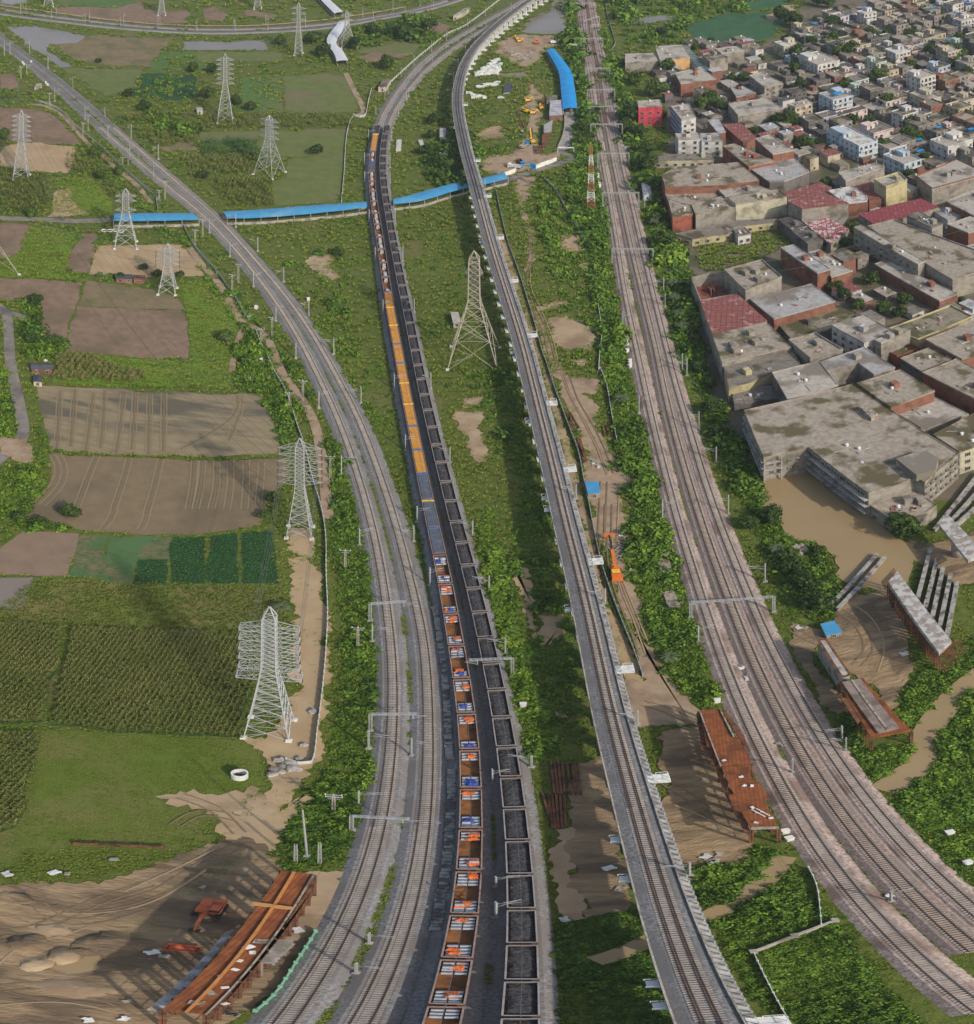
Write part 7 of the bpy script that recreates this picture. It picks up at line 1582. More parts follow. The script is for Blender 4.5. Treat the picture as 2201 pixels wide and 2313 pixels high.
for lab,a,b,m in (('blue panel hoarding beside the lower site road',(615,990),(655,1000),M_blue2),('white panel hoarding beside the lower site road',(660,1000),(800,950),M_white),('low white wall left of the lower site road',(440,1055),(515,1025),M_white)):
    p,q=W('P2',*a),W('P2',*b); tag(MB().bar((p[0],p[1],1.4),(q[0],q[1],1.4),.2,2.8).box((p[0],p[1],1.5),(.4,.4,3.)).box((q[0],q[1],1.5),(.4,.4,3.)).build('hoarding',m,loc=p),lab,'hoarding')
# street lamp
def lamp(label,c,x,y,ty):
    b=W(c,x,y); h=max(5,min(9,top_h(b,c,ty))); root=empty('street_lamp',b,0,label,'street lamp'); MB().cyl((b[0],b[1],0),(b[0],b[1],h),.12,8,0,.08).build('post',M_galv,root); MB().bar((b[0],b[1],h),(b[0]+1.3,b[1],h+.15),.1).box((b[0]+1.5,b[1],h+.1),(.6,.25,.12)).build('lamp_arm',M_galv,root)
lamp('lamp post with a bent top beside the pale blue cabin','s',1103,1200,1100)
# ---------------------------------------------------------------- people on the line
def person_proto(m1):
    me=bpy.data.meshes.new('person'); v=[(0,0,.95),(0,0,1.2),(0,0,1.42),(0,0,1.55),(0,.02,1.7),(.18,0,1.4),(.25,.02,1.15),(.24,.08,.9),(-.18,0,1.4),(-.25,.02,1.15),(-.24,.08,.9),(.1,0,.88),(.12,.03,.48),(.13,0,.06),(.13,.14,.03),(-.1,0,.88),(-.12,-.03,.48),(-.13,-.02,.06),(-.13,.12,.03)]
    e=[(0,1),(1,2),(2,3),(3,4),(2,5),(5,6),(6,7),(2,8),(8,9),(9,10),(0,11),(11,12),(12,13),(13,14),(0,15),(15,16),(16,17),(17,18)]
    me.from_pydata(v,e,[]); o=bpy.data.objects.new('person',me); COL.objects.link(o); me.materials.append(m1)
    md=o.modifiers.new('skin','SKIN'); rd=[.15,.16,.17,.07,.12,.08,.06,.05,.08,.06,.05,.1,.08,.06,.05,.1,.08,.06,.05]
    for i,r in enumerate(rd): me.skin_vertices[0].data[i].radius=(r,r*.8)
    me.skin_vertices[0].data[0].use_root=True; s=o.modifiers.new('sub','SUBSURF'); s.levels=1; s.render_levels=1; return o
mo=mat('orange_vest',(.8,.22,.03),(.85,.3,.05),3.); mr_=mat('red_workwear',(.55,.10,.07),(.62,.14,.1),3.); pA=person_proto(mo); pB=None
lst=[('n',662,648,'person in an orange vest standing on the empty double line'),('p',352,1005,'person standing between the rails beyond the trains')]
for i,(c,x,y,lab) in enumerate(lst):
    o=pA if i==0 else pA.copy()
    if i: COL.objects.link(o)
    o.location=W(c,x,y,ZB+.1); o.rotation_euler=(0,0,i*1.3+.5); tag(o,lab,'person')
pB=person_proto(mr_)
for i,(x,y) in enumerate([(515,1620),(545,1612),(725,1635),(745,1640),(770,1630),(790,1645),(715,1680),(760,1668)]):
    o=pB if i==0 else pB.copy()
    if i: COL.objects.link(o)
    o.location=W('r',x,y,ZB+.1); o.rotation_euler=(0,0,i*.8); tag(o,'person in red workwear on the far main line, %s from the left'%nth(i),'person','workers in red on the far main line')
# ---------------------------------------------------------------- plants
def ramp3(*c): return c
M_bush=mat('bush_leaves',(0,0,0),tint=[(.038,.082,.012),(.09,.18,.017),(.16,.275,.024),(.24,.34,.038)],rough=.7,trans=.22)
M_tuft=mat('wild_grass',(0,0,0),tint=[(.075,.122,.014),(.135,.195,.018),(.19,.245,.03),(.27,.26,.08)],rough=.75,trans=.2)
M_maize=mat('maize_leaves',(0,0,0),tint=[(.060,.092,.016),(.115,.15,.024),(.175,.20,.04),(.30,.25,.10)],rough=.7,trans=.2)
M_crop=mat('low_crop_leaves',(0,0,0),tint=[(.026,.078,.020),(.05,.135,.032),(.075,.18,.04),(.12,.19,.045)],rough=.7,trans=.2)
M_yel=mat('yellowing_crop',(0,0,0),tint=[(.09,.14,.018),(.135,.185,.025),(.18,.215,.04),(.23,.21,.08)],rough=.75,trans=.2)
M_crown=mat('tree_leaves',(0,0,0),tint=[(.022,.045,.011),(.046,.086,.016),(.082,.135,.022),(.13,.185,.035)],rough=.7,trans=.2,rand=.45)
M_palm=mat('palm_leaves',(0,0,0),tint=[(.05,.075,.03),(.085,.115,.05),(.12,.15,.07)],rough=.6,trans=.15)
def quads(cs,us,vs):          # centres, half vectors
    V=np.stack([cs-us-vs,cs+us-vs,cs+us+vs,cs-us+vs],1).reshape(-1,3); Q=np.arange(len(V)).reshape(-1,4); return V,Q
def randu(r,n):
    a=r.normal(size=(n,3)); return a/np.linalg.norm(a,axis=1)[:,None]
def t_bush(r,n=150):
    d=randu(r,n); d[:,2]=np.abs(d[:,2]); rad_=r.uniform(.65,1.08,n)[:,None]; lob=1+.25*np.sin(3*np.arctan2(d[:,1],d[:,0])+r.uniform(0,6))[:,None]
    c=d*rad_*lob*np.array([1,1,.85]); nrm=d+r.normal(size=(n,3))*.45; nrm/=np.linalg.norm(nrm,axis=1)[:,None]
    u=np.cross(nrm,randu(r,n)); u/=np.linalg.norm(u,axis=1)[:,None]; v=np.cross(nrm,u); s=r.uniform(.07,.18,n)[:,None]
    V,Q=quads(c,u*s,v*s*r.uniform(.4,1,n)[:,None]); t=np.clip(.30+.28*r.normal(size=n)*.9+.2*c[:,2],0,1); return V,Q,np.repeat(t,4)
def t_tuft(r,n=13,h=.8):
    a=r.uniform(0,6.283,n); tilt=r.uniform(.15,1.,n); b=np.stack([np.cos(a),np.sin(a),np.zeros(n)],1)*r.uniform(0,.7,n)[:,None]
    dirn=np.stack([np.cos(a)*np.sin(tilt),np.sin(a)*np.sin(tilt),np.cos(tilt)],1); L=r.uniform(.5,1.,n)[:,None]*h; sd=np.stack([-np.sin(a),np.cos(a),np.zeros(n)],1)*r.uniform(.08,.19,n)[:,None]
    c=b+dirn*L*.5; V,Q=quads(c,sd,dirn*L*.5); t=np.clip(r.normal(.45,.2,n),0,1); return V,Q,np.repeat(t,4)
def t_maize(r,n=9):
    a=r.uniform(0,6.283,n); z=r.uniform(.3,1.8,n); L=r.uniform(.45,.8,n); o=np.stack([np.cos(a),np.sin(a),np.zeros(n)],1)
    sd=np.stack([-np.sin(a),np.cos(a),np.zeros(n)],1)*.085; dr=o*L[:,None]*.5+np.array([0,0,1])*r.uniform(-.1,.25,n)[:,None]
    c=o*L[:,None]*.5+np.stack([0*z,0*z,z],1); V,Q=quads(c,sd,dr); t=np.clip(r.normal(.4,.16,n)+.1*(z-1),0,.85)
    k=2; cc=np.array([[0,0,2.0]]*k); V2,Q2=quads(cc,np.array([[.06,0,0],[0,.06,0]]),np.array([[0,0,.28]]*k)); V=np.vstack([V,V2]); Q=np.vstack([Q,Q2+len(V)-len(V2)]); return V,Q,np.r_[np.repeat(t,4),np.full(8,.97)]
def instances(name,pts,temps,size,matl,zs=None,tintoff=None,hs=None,kind='stuff',label=None,cat=None,seed=0):
    """one mesh of many small plants: every plant a turned, scaled copy of one of the templates"""
    r=np.random.default_rng(seed+len(pts)); Vs=[];Qs=[];Ts=[];off=0; n=len(pts)
    if n==0: return None
    which=r.integers(0,len(temps),n); ang=r.uniform(0,6.283,n)
    if hs is None: hs=np.ones(n)
    if tintoff is None: tintoff=np.zeros(n)
    for k,(V,Q,T) in enumerate(temps):
        i=np.where(which==k)[0]
        if len(i)==0: continue
        ca,sa=np.cos(ang[i])[:,None],np.sin(ang[i])[:,None]; s=size[i][:,None]
        X=(V[None,:,0]*ca-V[None,:,1]*sa)*s+pts[i,0][:,None]; Y=(V[None,:,0]*sa+V[None,:,1]*ca)*s+pts[i,1][:,None]; Z=V[None,:,2]*s*hs[i][:,None]+(pts[i,2][:,None] if pts.shape[1]>2 else 0.)
        Vs.append(np.stack([X,Y,Z],2).reshape(-1,3)); Qs.append((Q[None]+(np.arange(len(i))*len(V))[:,None,None]).reshape(-1,4)+off); Ts.append(np.clip(T[None]+tintoff[i][:,None],0,1).ravel()); off+=len(i)*len(V)
    o=npmesh(name,np.vstack(Vs),np.vstack(Qs),matl,tint=np.concatenate(Ts)); tag(o,label,cat,kind=kind); return o
R7_=np.random.default_rng(77)
TB=[t_bush(np.random.default_rng(k)) for k in range(6)]; TT=[t_tuft(np.random.default_rng(k+20)) for k in range(6)]; TM=[t_maize(np.random.default_rng(k+40)) for k in range(6)]
def ppx(P_): return FP*(CH/np.hypot(P_[:,0],P_[:,1]))/CH
def unproj(f):
    ph=(f[:,1]-Y0)/FP; la=(f[:,0]-X0)/FP; D=CH/np.tan(ph); return np.stack([D*np.sin(la),D*np.cos(la)],1)
def sample_px(poly,per):            # plants per picture area of the surveyed outline, then carried to the ground
    poly=np.array(poly,float); a,b=poly.min(0),poly.max(0); n=int((b-a).prod()/per); q=R7_.uniform(a,b,(n,2)); return unproj(q[inpoly(q,poly)])
def cull(p,polys):
    keep=np.ones(len(p),bool)
    for g in polys:
        g=np.asarray(g)[:,:2]; a,b=g.min(0),g.max(0); i=np.where(keep&(p[:,0]>a[0])&(p[:,0]<b[0])&(p[:,1]>a[1])&(p[:,1]<b[1]))[0]
        if len(i): keep[i[inpoly(p[i],g)]]=False
    return p[keep]
def vnoise(p,s,seed):               # smooth value noise
    r=np.random.default_rng(seed); T=r.uniform(-1,1,(64,64)); q=p/s; i=np.floor(q).astype(int); f=q-i; f=f*f*(3-2*f); g=lambda a,b:T[a%64,b%64]
    return (g(i[:,0],i[:,1])*(1-f[:,0])+g(i[:,0]+1,i[:,1])*f[:,0])*(1-f[:,1])+(g(i[:,0],i[:,1]+1)*(1-f[:,0])+g(i[:,0]+1,i[:,1]+1)*f[:,0])*f[:,1]
HARD=CORR+FOOT
MAIZE=[fld[k] for k in ('maizeL','maizeR','maizeC')]; CROPS=MAIZE+[fld[k] for k in ('yg','deep0','deep1','deep2','deep3','seedA','seedB','lawn')]
# wild grass over everything that is not built on, ploughed or bare
frame=[(-20,-20),(2221,-20),(2221,2333),(-20,2333)]
p=sample_px(frame,52.); p=p[~inpoly(p,TOWN)]; p=cull(p,HARD+BARE+CROPS)
nz=vnoise(p,9.,1)*.5+vnoise(p,30.,2)*.5; keep=R7_.random(len(p))<.62+.5*nz; p=p[keep]; nz=nz[keep]
sz=R7_.uniform(5.,10.5,len(p))/ppx(p); dry=vnoise(p,22.,5)
instances('wild_grass',p,TT,sz,M_tuft,hs=np.clip(.65+.4*nz,.3,1.3),tintoff=-.08*nz+.25*np.clip(dry-.1,0,1)+.02,seed=1)
p=sample_px(frame,420.); p=p[~inpoly(p,TOWN)]; p=cull(p,HARD+BARE+CROPS+[fld[k] for k in ('grn1','grn2','grn3','grnA','grnB','grn5','grn4')]); k=vnoise(p,14.,8)>.22; p=p[k]
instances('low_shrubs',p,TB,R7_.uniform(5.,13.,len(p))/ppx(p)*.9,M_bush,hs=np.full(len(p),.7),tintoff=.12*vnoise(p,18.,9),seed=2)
# weeds creeping in over the edges of the bare ground
pe=[]
for g in SOFT:
    L=np.linalg.norm(np.roll(g,-1,0)-g,axis=1); d=np.hypot(g[:,0],g[:,1]); n=int(min(9000,(L*np.clip(900/d,1,9)).sum()*1.1)); k=R7_.choice(len(g),n,p=L/L.sum()); u=R7_.random((n,1)); q=g[k]*(1-u)+np.roll(g,-1,0)[k]*u; dr=R7_.normal(size=(n,2))*(R7_.random((n,1))**2*3.2+.25); pe.append(q+dr)
pe=cull(np.vstack(pe),HARD+[POND]); pe=pe[vnoise(pe,5.,12)+.5*vnoise(pe,16.,13)>-.15]
instances('weeds',pe,TT,R7_.uniform(3.5,8.5,len(pe))/ppx(pe),M_tuft,hs=np.full(len(pe),.6),tintoff=np.full(len(pe),.04),seed=3)
p=sample_px(frame,700.); p=cull(p,HARD+[fld[k] for k in fld]+[POND]); q=cull(p,BARE); qs=set(map(tuple,q)); p=np.array([x for x in p if tuple(x) not in qs]); p=p[vnoise(p,6.,14)>.25]
instances('weeds',p,TT,R7_.uniform(3.5,7.,len(p))/ppx(p),M_tuft,hs=np.full(len(p),.5),tintoff=np.full(len(p),.05),seed=4)
# thickets
LUSH=[([(1290,330),(1340,320),(1375,560),(1420,850),(1480,1100),(1560,1400),(1632,1585),(1590,1610),(1510,1540),(1470,1400),(1420,1270),(1440,1150),(1390,1000),(1370,860),(1350,720),(1310,560),(1280,430)],150.,1.,.05),
 ([(1165,430),(1230,400),(1300,480),(1340,600),(1340,850),(1280,800),(1250,640),(1190,560)],420.,.8,.1),
 ([(1335,60),(1372,60),(1450,330),(1500,420),(1530,560),(1565,640),(1650,880),(1690,1000),(1740,1100),(1830,1170),(1880,1290),(1905,1395),(1840,1405),(1770,1310),(1700,1180),(1640,1040),(1560,840),(1500,640),(1460,480),(1405,280)],150.,1.,0.),
 ([(1890,1650),(1960,1600),(2040,1570),(2100,1500),(2210,1440),(2210,2110),(2150,1960),(2040,1830),(1960,1740)],140.,1.,.05),
 ([(1545,1955),(1620,1940),(1690,1900),(1790,1945),(1850,2055),(1930,2140),(2010,2240),(2110,2340),(1770,2340),(1690,2220),(1600,2060)],130.,1.,.05),
 ([(1255,2090),(1330,2075),(1440,2060),(1490,2190),(1530,2330),(1255,2330),(1265,2240)],140.,1.,-.15),
 ([(735,1000),(790,1000),(832,1250),(848,1450),(845,1650),(830,1790),(770,1950),(690,1960),(640,1900),(748,1720),(770,1560),(772,1400),(748,1200)],190.,.85,.0),
 ([(610,1900),(700,1780),(785,1760),(815,1830),(780,1920),(720,1950),(660,1990),(600,1960)],150.,.9,-.1),
 ([(50,677),(92,680),(104,745),(148,780),(146,800),(60,808),(50,730)],140.,1.,-.1),([(545,760),(585,755),(630,860),(670,985),(650,1030),(590,890),(530,880)],170.,.9,-.02),
 ([(-10,830),(24,840),(36,990),(-10,990)],200.,.9,.1),([(-10,1055),(70,1047),(114,1035),(114,1095),(60,1150),(-10,1185)],260.,.8,.12),([(60,1130),(130,1150),(185,1165),(180,1198),(20,1190)],160.,1.,-.1),
 ([(640,600),(760,560),(800,640),(790,720),(840,950),(860,1080),(800,940),(720,760)],800.,.7,.05),
 ([(1050,850),(1130,830),(1190,900),(1270,1250),(1330,1680),(1250,1710),(1190,1600),(1130,1440),(1130,1300),(1180,1150),(1120,1000)],420.,.8,0.),
 ([(1075,1180),(1110,1150),(1190,1500),(1240,1640),(1240,1720),(1190,1720),(1150,1560)],150.,.95,.22),
 ([(1005,290),(1070,300),(1080,420),(1010,430),(960,400),(980,330)],120.,1.1,-.2),
 ([(300,260),(400,255),(460,300),(330,320)],300.,.9,-.1),([(800,60),(990,40),(1000,90),(860,130),(790,110)],300.,1.,-.1),
 ([(1380,0),(1800,-10),(1760,40),(1560,110),(1420,100)],420.,1.,-.05),([(1285,0),(1318,0),(1345,130),(1330,230),(1350,330),(1320,400),(1295,300),(1290,200),(1285,80)],170.,1.,-.1),
 ([(430,560),(560,690),(690,860),(745,1000),(720,1000),(620,830),(470,650)],260.,.75,0.),([(100,255),(300,430),(430,560),(400,560),(250,420),(90,290)],300.,.8,0.)]
for i,(poly,per,sc,to) in enumerate(LUSH):
    p=cull(sample_px(poly,per),HARD+BARE)
    if len(p)==0: continue
    nz=vnoise(p,10.,30+i); s=(7.+20.*R7_.random(len(p))**2)/ppx(p)*sc*np.clip(1+.5*vnoise(p,8.,260+i),.5,1.6)
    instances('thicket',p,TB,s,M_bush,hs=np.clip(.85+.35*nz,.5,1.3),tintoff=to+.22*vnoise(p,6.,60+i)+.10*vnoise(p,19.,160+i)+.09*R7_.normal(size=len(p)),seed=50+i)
    p=cull(sample_px(poly,per*.45),HARD+BARE); instances('undergrowth',p,TT,R7_.uniform(7.,13.,len(p))/ppx(p),M_bush,hs=np.full(len(p),1.1),tintoff=to+.1*R7_.normal(size=len(p))+.02,seed=90+i)
for i,(c,pts) in enumerate(GREENSITE):
    p=cull(sample_px([FX(c,*q) for q in pts],34.),HARD); p=p[vnoise(p,5.,600+i)>-.5]; instances('wild_grass',p,TT,R7_.uniform(6.,12.,len(p))/ppx(p),M_tuft,hs=np.full(len(p),.6),tintoff=-.05+.2*vnoise(p,5.,620),seed=600+i)
# weed strips between the tracks
for a,b,amt in ((A1,A2,.5),(D1,D2,.55),(B1,B2,.5)):
    mid=[]
    for x in a[::1]:
        j=np.argmin(((b[:,:2]-x[:2])**2).sum(1)); y=b[j]
        if np.linalg.norm(y[:2]-x[:2])<9: mid.append((x[:2]+y[:2])/2)
    mid=np.array(mid); k=R7_.integers(0,len(mid),9000); p=mid[k]+R7_.normal(size=(9000,2))*np.array([.55,.8])*(1. if a is not B1 else .9); g=vnoise(p,11.,200)+.6*vnoise(p,4.,201); p=p[g>(.05 if amt<.52 else .35)]
    d=np.hypot(p[:,0],p[:,1]); p=p[d<420]; instances('track_weeds',np.c_[p,np.full(len(p),.25)],TT,R7_.uniform(.3,.6,len(p)),M_tuft,hs=np.full(len(p),.6),tintoff=np.full(len(p),.18),seed=300)
# maize in rows
for k,g in zip(('maizeL','maizeR','maizeC'),MAIZE):
    a,b=g.min(0),g.max(0); xs=np.arange(a[0],b[0],1.02); ys=np.arange(a[1],b[1],.42); X,Y=np.meshgrid(xs,ys); p=np.stack([X.ravel(),Y.ravel()],1); p+=R7_.normal(size=p.shape)*np.array([.08,.14]); p[:,0]+=p[:,1]*0; p=p[inpoly(p,g)]
    nz=vnoise(p,9.,400); instances('maize_field',p,TM,R7_.uniform(.85,1.15,len(p)),M_maize,hs=np.clip(1+.15*nz,.7,1.2),tintoff=.13*nz+.05*R7_.normal(size=len(p)),seed=401)
# dry maize and other tall crops farther off
for crop,pts,mt,sz_,to in (('d',[(330,590),(500,590),(720,680),(830,700),(830,750),(310,740)],M_maize,1.2,.3),('a',[(640,500+160),(1140,665),(1140,720),(700,700)],M_maize,1.3,.2),('a',[(760,745),(1135,760),(1130,820),(900,850),(800,790)],M_maize,1.4,.1),('a',[(1150,665),(1876,655),(2030,660),(2030,735),(1150,740)],M_maize,1.4,0.),('a',[(1030,905),(1440,895),(1440,1000),(1100,1010)],M_maize,1.4,.15),('a',[(1190,1035),(1550,1030),(1575,1180),(1330,1185)],M_maize,1.4,-.02),
  ('a',[(0,960),(280,1010),(270,1200),(0,1230)],M_maize,1.3,-.1),('a',[(380,880),(600,900),(640,980),(380,990)],M_maize,1.3,.15),('a',[(600,1060),(790,1080),(840,1190),(640,1140)],M_maize,1.3,.05),('a',[(1145,810),(1490,800),(1480,900),(1150,895)],M_crop,1.6,0.),('a',[(0,520),(120,530),(130,590),(0,605)],M_maize,1.3,0.)):
    poly=[FX(crop,*q) for q in pts]; p=cull(sample_px(poly,26.),HARD); p[:,0]=np.round(p[:,0]/1.9)*1.9+R7_.normal(size=len(p))*.2; instances('tall_crop',p,TM,R7_.uniform(.9,1.3,len(p))*sz_,mt,tintoff=to+.1*R7_.normal(size=len(p)),seed=500)
for k in ('deep0','deep1','deep2','deep3'):
    g=fld[k]; a,b=g.min(0),g.max(0); X,Y=np.meshgrid(np.arange(a[0],b[0],.7),np.arange(a[1],b[1],1.15)); p=np.stack([X.ravel(),Y.ravel()],1)+R7_.normal(size=(X.size,2))*.14; p=p[inpoly(p,g)]; instances('low_crop',p,TT,R7_.uniform(.5,.8,len(p)),M_crop,hs=np.full(len(p),.9),tintoff=-.2+.06*R7_.normal(size=len(p)),seed=510)
for k in ('seedA','seedB'):
    g=fld[k]; a,b=g.min(0),g.max(0); X,Y=np.meshgrid(np.arange(a[0],b[0],.6),np.arange(a[1],b[1],1.3)); p=np.stack([X.ravel(),Y.ravel()],1)+R7_.normal(size=(X.size,2))*.12; p=p[inpoly(p,g)]; p=p[vnoise(p,6.,520)>(-.25 if k=='seedA' else .2)]; instances('seedlings',p,TT,R7_.uniform(.3,.55,len(p)),M_crop,hs=np.full(len(p),.6),tintoff=np.full(len(p),.2),seed=511)
g=fld['yg']; p=sample_px([(78,1308),(300,1318),(632,1320),(652,1400),(540,1424),(350,1424),(150,1418),(-30,1402),(-30,1395)],34.); nz=vnoise(p,7.,530); instances('yellowing_crop',p,TT,R7_.uniform(.55,.95,len(p)),M_yel,hs=np.full(len(p),.9),tintoff=.25*nz+.1*vnoise(p,18.,531)+.06*R7_.normal(size=len(p)),seed=512)
for k,per,to in (('grn1',60,0),('grn2',45,.05),('grn3',55,0),('grnA',60,.05),('grnB',70,0)):
    g=fld[k]; a,b=g.min(0),g.max(0); n=int((b-a).prod()*1.1); p=R7_.uniform(a,b,(n,2)); p=p[inpoly(p,g)]; instances('green_crop',p,TT,R7_.uniform(.5,.95,len(p)),M_tuft,hs=np.full(len(p),.8),tintoff=to+.12+.2*vnoise(p,8.,540),seed=513)
g=fld['lawn']; a,b=g.min(0),g.max(0); n=int((b-a).prod()*5); p=R7_.uniform(a,b,(n,2)); p=p[inpoly(p,g)]; p=p[R7_.random(len(p))<.75+.5*vnoise(p,5.,550)]; instances('lawn_grass',p,TT,R7_.uniform(.22,.4,len(p)),M_tuft,hs=np.full(len(p),.7),tintoff=.14+.3*vnoise(p,12.,551)+.1*vnoise(p,4.,552),seed=514)
# green yard among the works
for crop,pts,per in (('R1',[(225,535),(470,495),(600,540),(590,470),(730,450),(860,540),(900,570),(750,590),(640,660),(410,720),(290,725)],24.),('R4',[(315,345),(480,400),(640,520),(520,600),(400,450)],50.),('R4',[(740,740),(880,720),(870,790),(700,800)],50.),('R4',[(120,500),(220,560),(190,570),(100,520)],40.)):
    p=cull(sample_px([FX(crop,*q) for q in pts],per),FOOT); p=p[vnoise(p,7.,560)>-.55]; instances('wild_grass',p,TT,R7_.uniform(6.,11.,len(p))/ppx(p),M_tuft,hs=np.full(len(p),.6),tintoff=np.full(len(p),.08),seed=515)
# ---------------------------------------------------------------- trees
def crown_mesh(seed,n=1500,tall=1.):
    r=np.random.default_rng(seed); k=11; cc=randu(r,k)*r.uniform(.2,.62,k)[:,None]*np.array([1,1,.75*tall]); cc[:,2]+=.05; cr=r.uniform(.3,.52,k)
    i=r.integers(0,k,n); d=randu(r,n); c=cc[i]+d*cr[i][:,None]*r.uniform(.72,1.06,n)[:,None]; nrm=d+r.normal(size=(n,3))*.5; nrm/=np.linalg.norm(nrm,axis=1)[:,None]
    u=np.cross(nrm,randu(r,n)); u/=np.linalg.norm(u,axis=1)[:,None]; v=np.cross(nrm,u); s=r.uniform(.03,.085,n)[:,None]; V,Q=quads(c,u*s,v*s)
    t=np.clip(.4+.16*r.normal(size=n)+(r.uniform(-.18,.18,k))[i],0,1); V[:,2]+=.15; return V,Q,np.repeat(t,4)
TREES=[]
for sd in range(5):
    root=empty('tree',(0,0,0)); V,Q,T=crown_mesh(sd,tall=(1.,.9,1.15,1.,.8)[sd]); V=V*1.; V[:,2]+=.75; npmesh('crown',V,Q,M_crown,root,tint=T)
    r=random.Random(sd); mb=MB(); mb.cyl((0,0,-.05),(.03,.02,.55),.075,8,0,.05)
    for k in range(4): a=k*1.6+r.random(); mb.cyl((.03,.02,.5),(.4*math.cos(a),.4*math.sin(a),.95),.04,6,0,.015)
    mb.build('trunk',M_trunk,root,local=True); TREES.append(root)
tcount=[0]
def tree(p,R,label,grp='trees',hs=1.):
    pr=TREES[tcount[0]%5]; tcount[0]+=1
    if pr in used: o=copy_tree(pr)
    else: o=pr; used.add(pr)
    o.location=(p[0],p[1],0); o.rotation_euler=(0,0,tcount[0]*1.7); o.scale=(R*1.1,R*1.1,R*hs); tag(o,label,'tree',grp)
TL=[('green tree among the far left fields, %s from the left',[('a',15,800,45),('a',560,365,22),('a',735,560,35),('a',820,640,45),('a',1100,420,42),('a',1215,425,40),('a',1190,570,48),('a',1350,605,38),('a',1430,640,38),('a',1165,1030,38),('a',1815,890,45),('a',550,905,50),('a',170,1250,45),('a',680,1005,40),('a',565,1030,40),('a',1600,265,40),('a',1790,260,55),('a',1850,330,50)]),
 ('dark tree near the left farm road, %s from the left',[('d',195,305,50),('d',210,405,40),('d',180,530,50),('d',315,548,55),('d',690,160,30),('d',820,108,28),('d',900,150,38),('d',1030,145,30),('d',1295,515,55)]),
 ('bushy tree along the edge of the ridged field, %s from the left',[('g',100,75,45),('g',230,95,40),('g',385,55,75),('d',1560,1440,60),('g',1510,60,40)]),
 ('round tree near the white bent roof, %s from the left',[('b',175,285,45),('b',360,400,55),('b',395,210,40),('b',470,225,62),('b',620,170,42),('b',300,205,40)]),
 ('dark tree in the grove left of the viaduct, %s from the left',[('p',690,1500,75),('p',740,1340,60),('p',760,1200,75),('p',800,1180,60),('p',820,1740,60),('p',855,1640,100),('p',940,1650,80),('e',85,1010-1000+20,45)]),
 ('leafy tree between the bright blue roof and the main line, %s from the top',[('r',200,470,70),('r',150,590,60),('r',290,900,60),('s',250,150,130),('s',230,330,120),('s',330,240,90),('s',380,60,70)]),
 ('big tree between the main line and the works, %s from the top',[('r',1110,1220,130),('r',1050,1740,200),('r',960,1900,150),('r',1480,1660,80),('s',1000,240,150),('s',1130,440,130),('s',1280,380,90),('s',1600,370,80),('s',1140,690,185),('s',1330,1180,90),('s',1250,1420,110),('s',1400,1420,90),('s',1420,1760,190),('t',1140,1120,90),('t',1180,1190,90),('t',1120,1320,80),('t',1200,1560,110),('t',1350,1740,100),('u',1120,320,170),('u',1150,560,110)]),
 ('shady tree at the pond corner beside the main line, %s from the top',[('v',1640,160,95),('i',720,90,95),('i',600,120,70),('i',860,380,85),('i',930,470,95),('i',1000,590,110),('i',830,300,75)]),
 ('tree among the flat roofed works, %s from the left',[('R3',240,228,60),('R3',205,512,40),('R3',440,455,60),('R3',500,440,70),('R3',560,475,60),('R3',630,290,42),('R3',700,300,55),('R3',905,555,55),('R3',970,550,65),('R3',900,370,55),('R7',70,125,70),('R7',150,190,65),('R7',205,235,60),('R7',388,135,65),('R7',305,300,60),('R7',575,350,65),('R7',440,380,40),('R2',655,190,52),('R2',160,628,55),('R2',258,615,48),('R2',710,265,38),('R2',20,70,40),('R2',165,40,40),('R7',985,260,40)]),
 ('big round tree in front of the low annex by the pond','1',[('R8',665,955,140)]),
 ('tree in the far town, %s from the left',[('R4',30,165,75),('R4',30,205,60),('R4',95,75,45),('R4',225,70,60),('R4',260,140,60),('R4',330,140,70),('R4',230,240,45),('R4',440,40,55),('R4',500,155,40),('R4',490,300,70),('R4',445,395,42),('R4',540,440,60),('R4',675,565,55),('R4',670,655,70),('R4',725,660,60),('R4',820,125,52),('R4',710,45,55),('R4',780,555,48),('R4',985,155,55),('R4',1040,540,60),('R4',1030,265,50),('R4',525,700,60),('R4',770,770,42),('R4',50,690,60),('R4',180,490,40),('R5',60,110,50),('R5',105,135,50),('R5',150,150,45),('R5',250,35,45),('R5',310,45,42),('R5',390,90,42),('R5',340,160,50),('R5',865,50,40),('R5',910,45,35),('R5',800,95,40)]),
 ('tree at the edge of the green lake, %s from the left',[('r',1480,560,60),('r',1440,590,50),('c',90,225,45),('c',60,560,70)])]
for rec in TL:
    lst=rec[-1]
    for i,(c,x,y,rp) in enumerate(lst):
        p=np.array(W(c,x,y)); R=rp*CR[c][2]/px_per_m(p); tree(p*(1,1,0)+(0,R*.3,0),min(9.,max(2.2,R)),rec[0]%nth(i) if '%s' in rec[0] else rec[0])
for i,q in enumerate(GAPTREES): tree(q,rr2.uniform(2.6,4.5),'small tree in a yard between the works, %s from the near side'%nth(i))
TREESPOT.sort()
for i,q in enumerate(TREESPOT): tree(q,rr2.uniform(3.2,5.8),'small tree squeezed between the far houses, %s from the left'%nth(i))
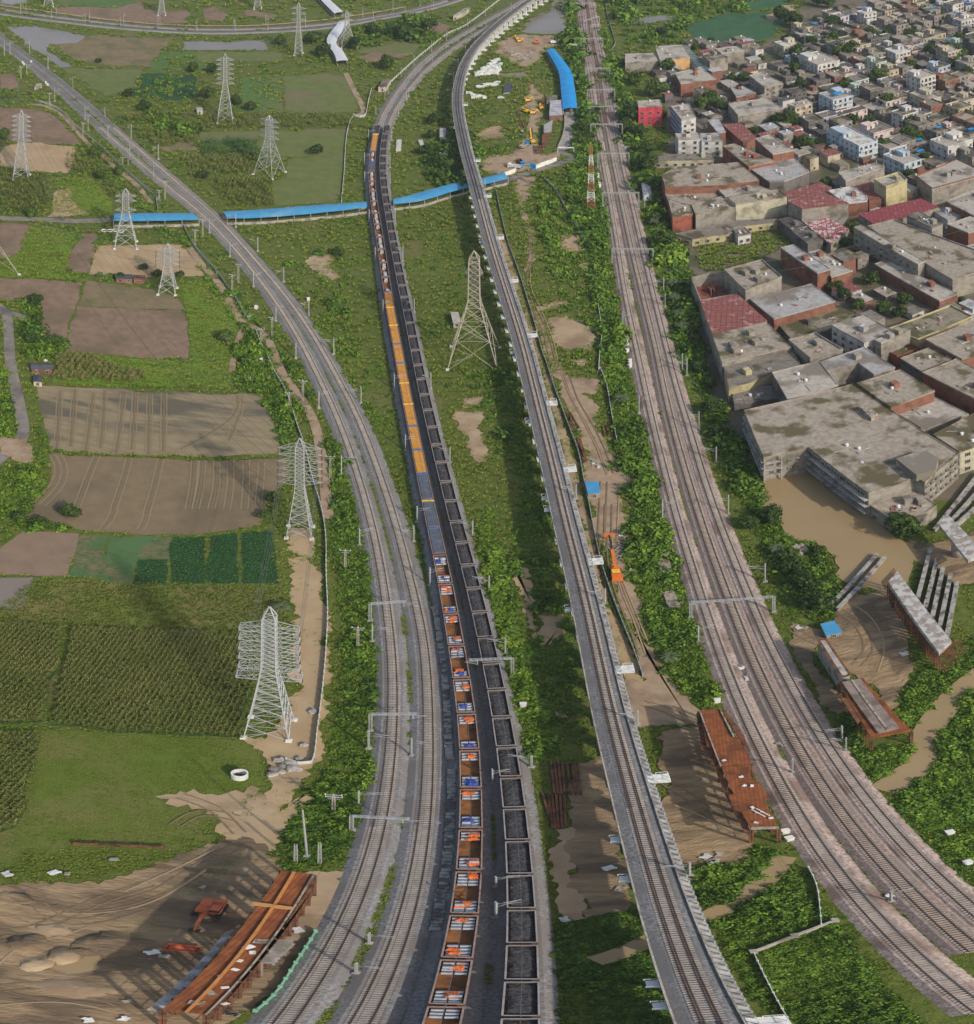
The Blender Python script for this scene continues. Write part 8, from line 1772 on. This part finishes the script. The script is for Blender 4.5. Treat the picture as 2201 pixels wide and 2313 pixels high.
# date palms
PR=empty('palm_tree',(0,0,0)); r=np.random.default_rng(9); Vs=[];Qs=[];Ts=[]; off=0
for k in range(22):
    a=k*2.399; el=r.uniform(-.1,.95); o=np.array((math.cos(a),math.sin(a),0)); s=np.array((-math.sin(a),math.cos(a),0)); n=7; L=r.uniform(2.,2.7); pts=[o*(L*j/n)*math.cos(el*.7)+np.array((0,0,3.+math.sin(el)*L*j/n-1.5*(j/n)**2)) for j in range(n+1)]
    for j in range(n):
        w=.34*(1-abs(j/n-.35)); 
        for sg in (-1,1): Vs+=[pts[j],pts[j+1],pts[j+1]+s*sg*w-np.array((0,0,.12))-o*.0,pts[j]+s*sg*w-np.array((0,0,.12))]; Qs.append([off,off+1,off+2,off+3]); Ts+=[r.uniform(.2,1)]*4; off+=4
npmesh('crown',np.array(Vs),np.array(Qs),M_palm,PR,tint=np.array(Ts)); MB().cyl((0,0,0),(0,0,3.05),.26,8,0,.2).build('trunk',M_trunk,PR,local=True)
for i,(c,x,y,lab) in enumerate([('z',1075,1260,'grey green palm in the bushes nearest the rust decks'),('y',1145,440,'grey green palm in the bushes opposite the pale fence'),('t',1010,1040,'palm nearest the camera in the row below the works wall'),('t',960,890,'palm second in the row below the works wall'),('t',905,690,'palm third in the row below the works wall'),('t',890,500,'palm farthest in the row below the works wall'),('v',1195,140,'pale palm at the corner of the brown pond'),('d',1300,520,'broad leaved palm in the bright green crop'),('g',1610,590,'silvery palm-like clump behind the big silver pylon'),('s',1240,1450,'palm beside the main line near the round yellow green tree')]):
    o=copy_tree(PR) if i else PR; p=W(c,x,y); o.location=(p[0],p[1],0); o.rotation_euler=(0,0,i); k=1.25 if p[1]>300 else 1.; o.scale=(k,k,k); tag(o,lab,'palm','palms')
# ---------------------------------------------------------------- air
HZ=bpy.data.materials.new('haze'); HZ.use_nodes=True; nt=HZ.node_tree; nt.nodes.remove(nt.nodes['Principled BSDF']); pv=nt.nodes.new('ShaderNodeVolumePrincipled'); pv.inputs['Density'].default_value=.00008; pv.inputs['Color'].default_value=(.86,.92,1.,1); pv.inputs['Anisotropy'].default_value=.2
nt.links.new(pv.outputs[0],nt.nodes['Material Output'].inputs['Volume'])
tag(MB().box((0,1400,(CH+12-1.5)/2),(4200,4400,CH+13.5)).build('haze',HZ),kind='stuff')
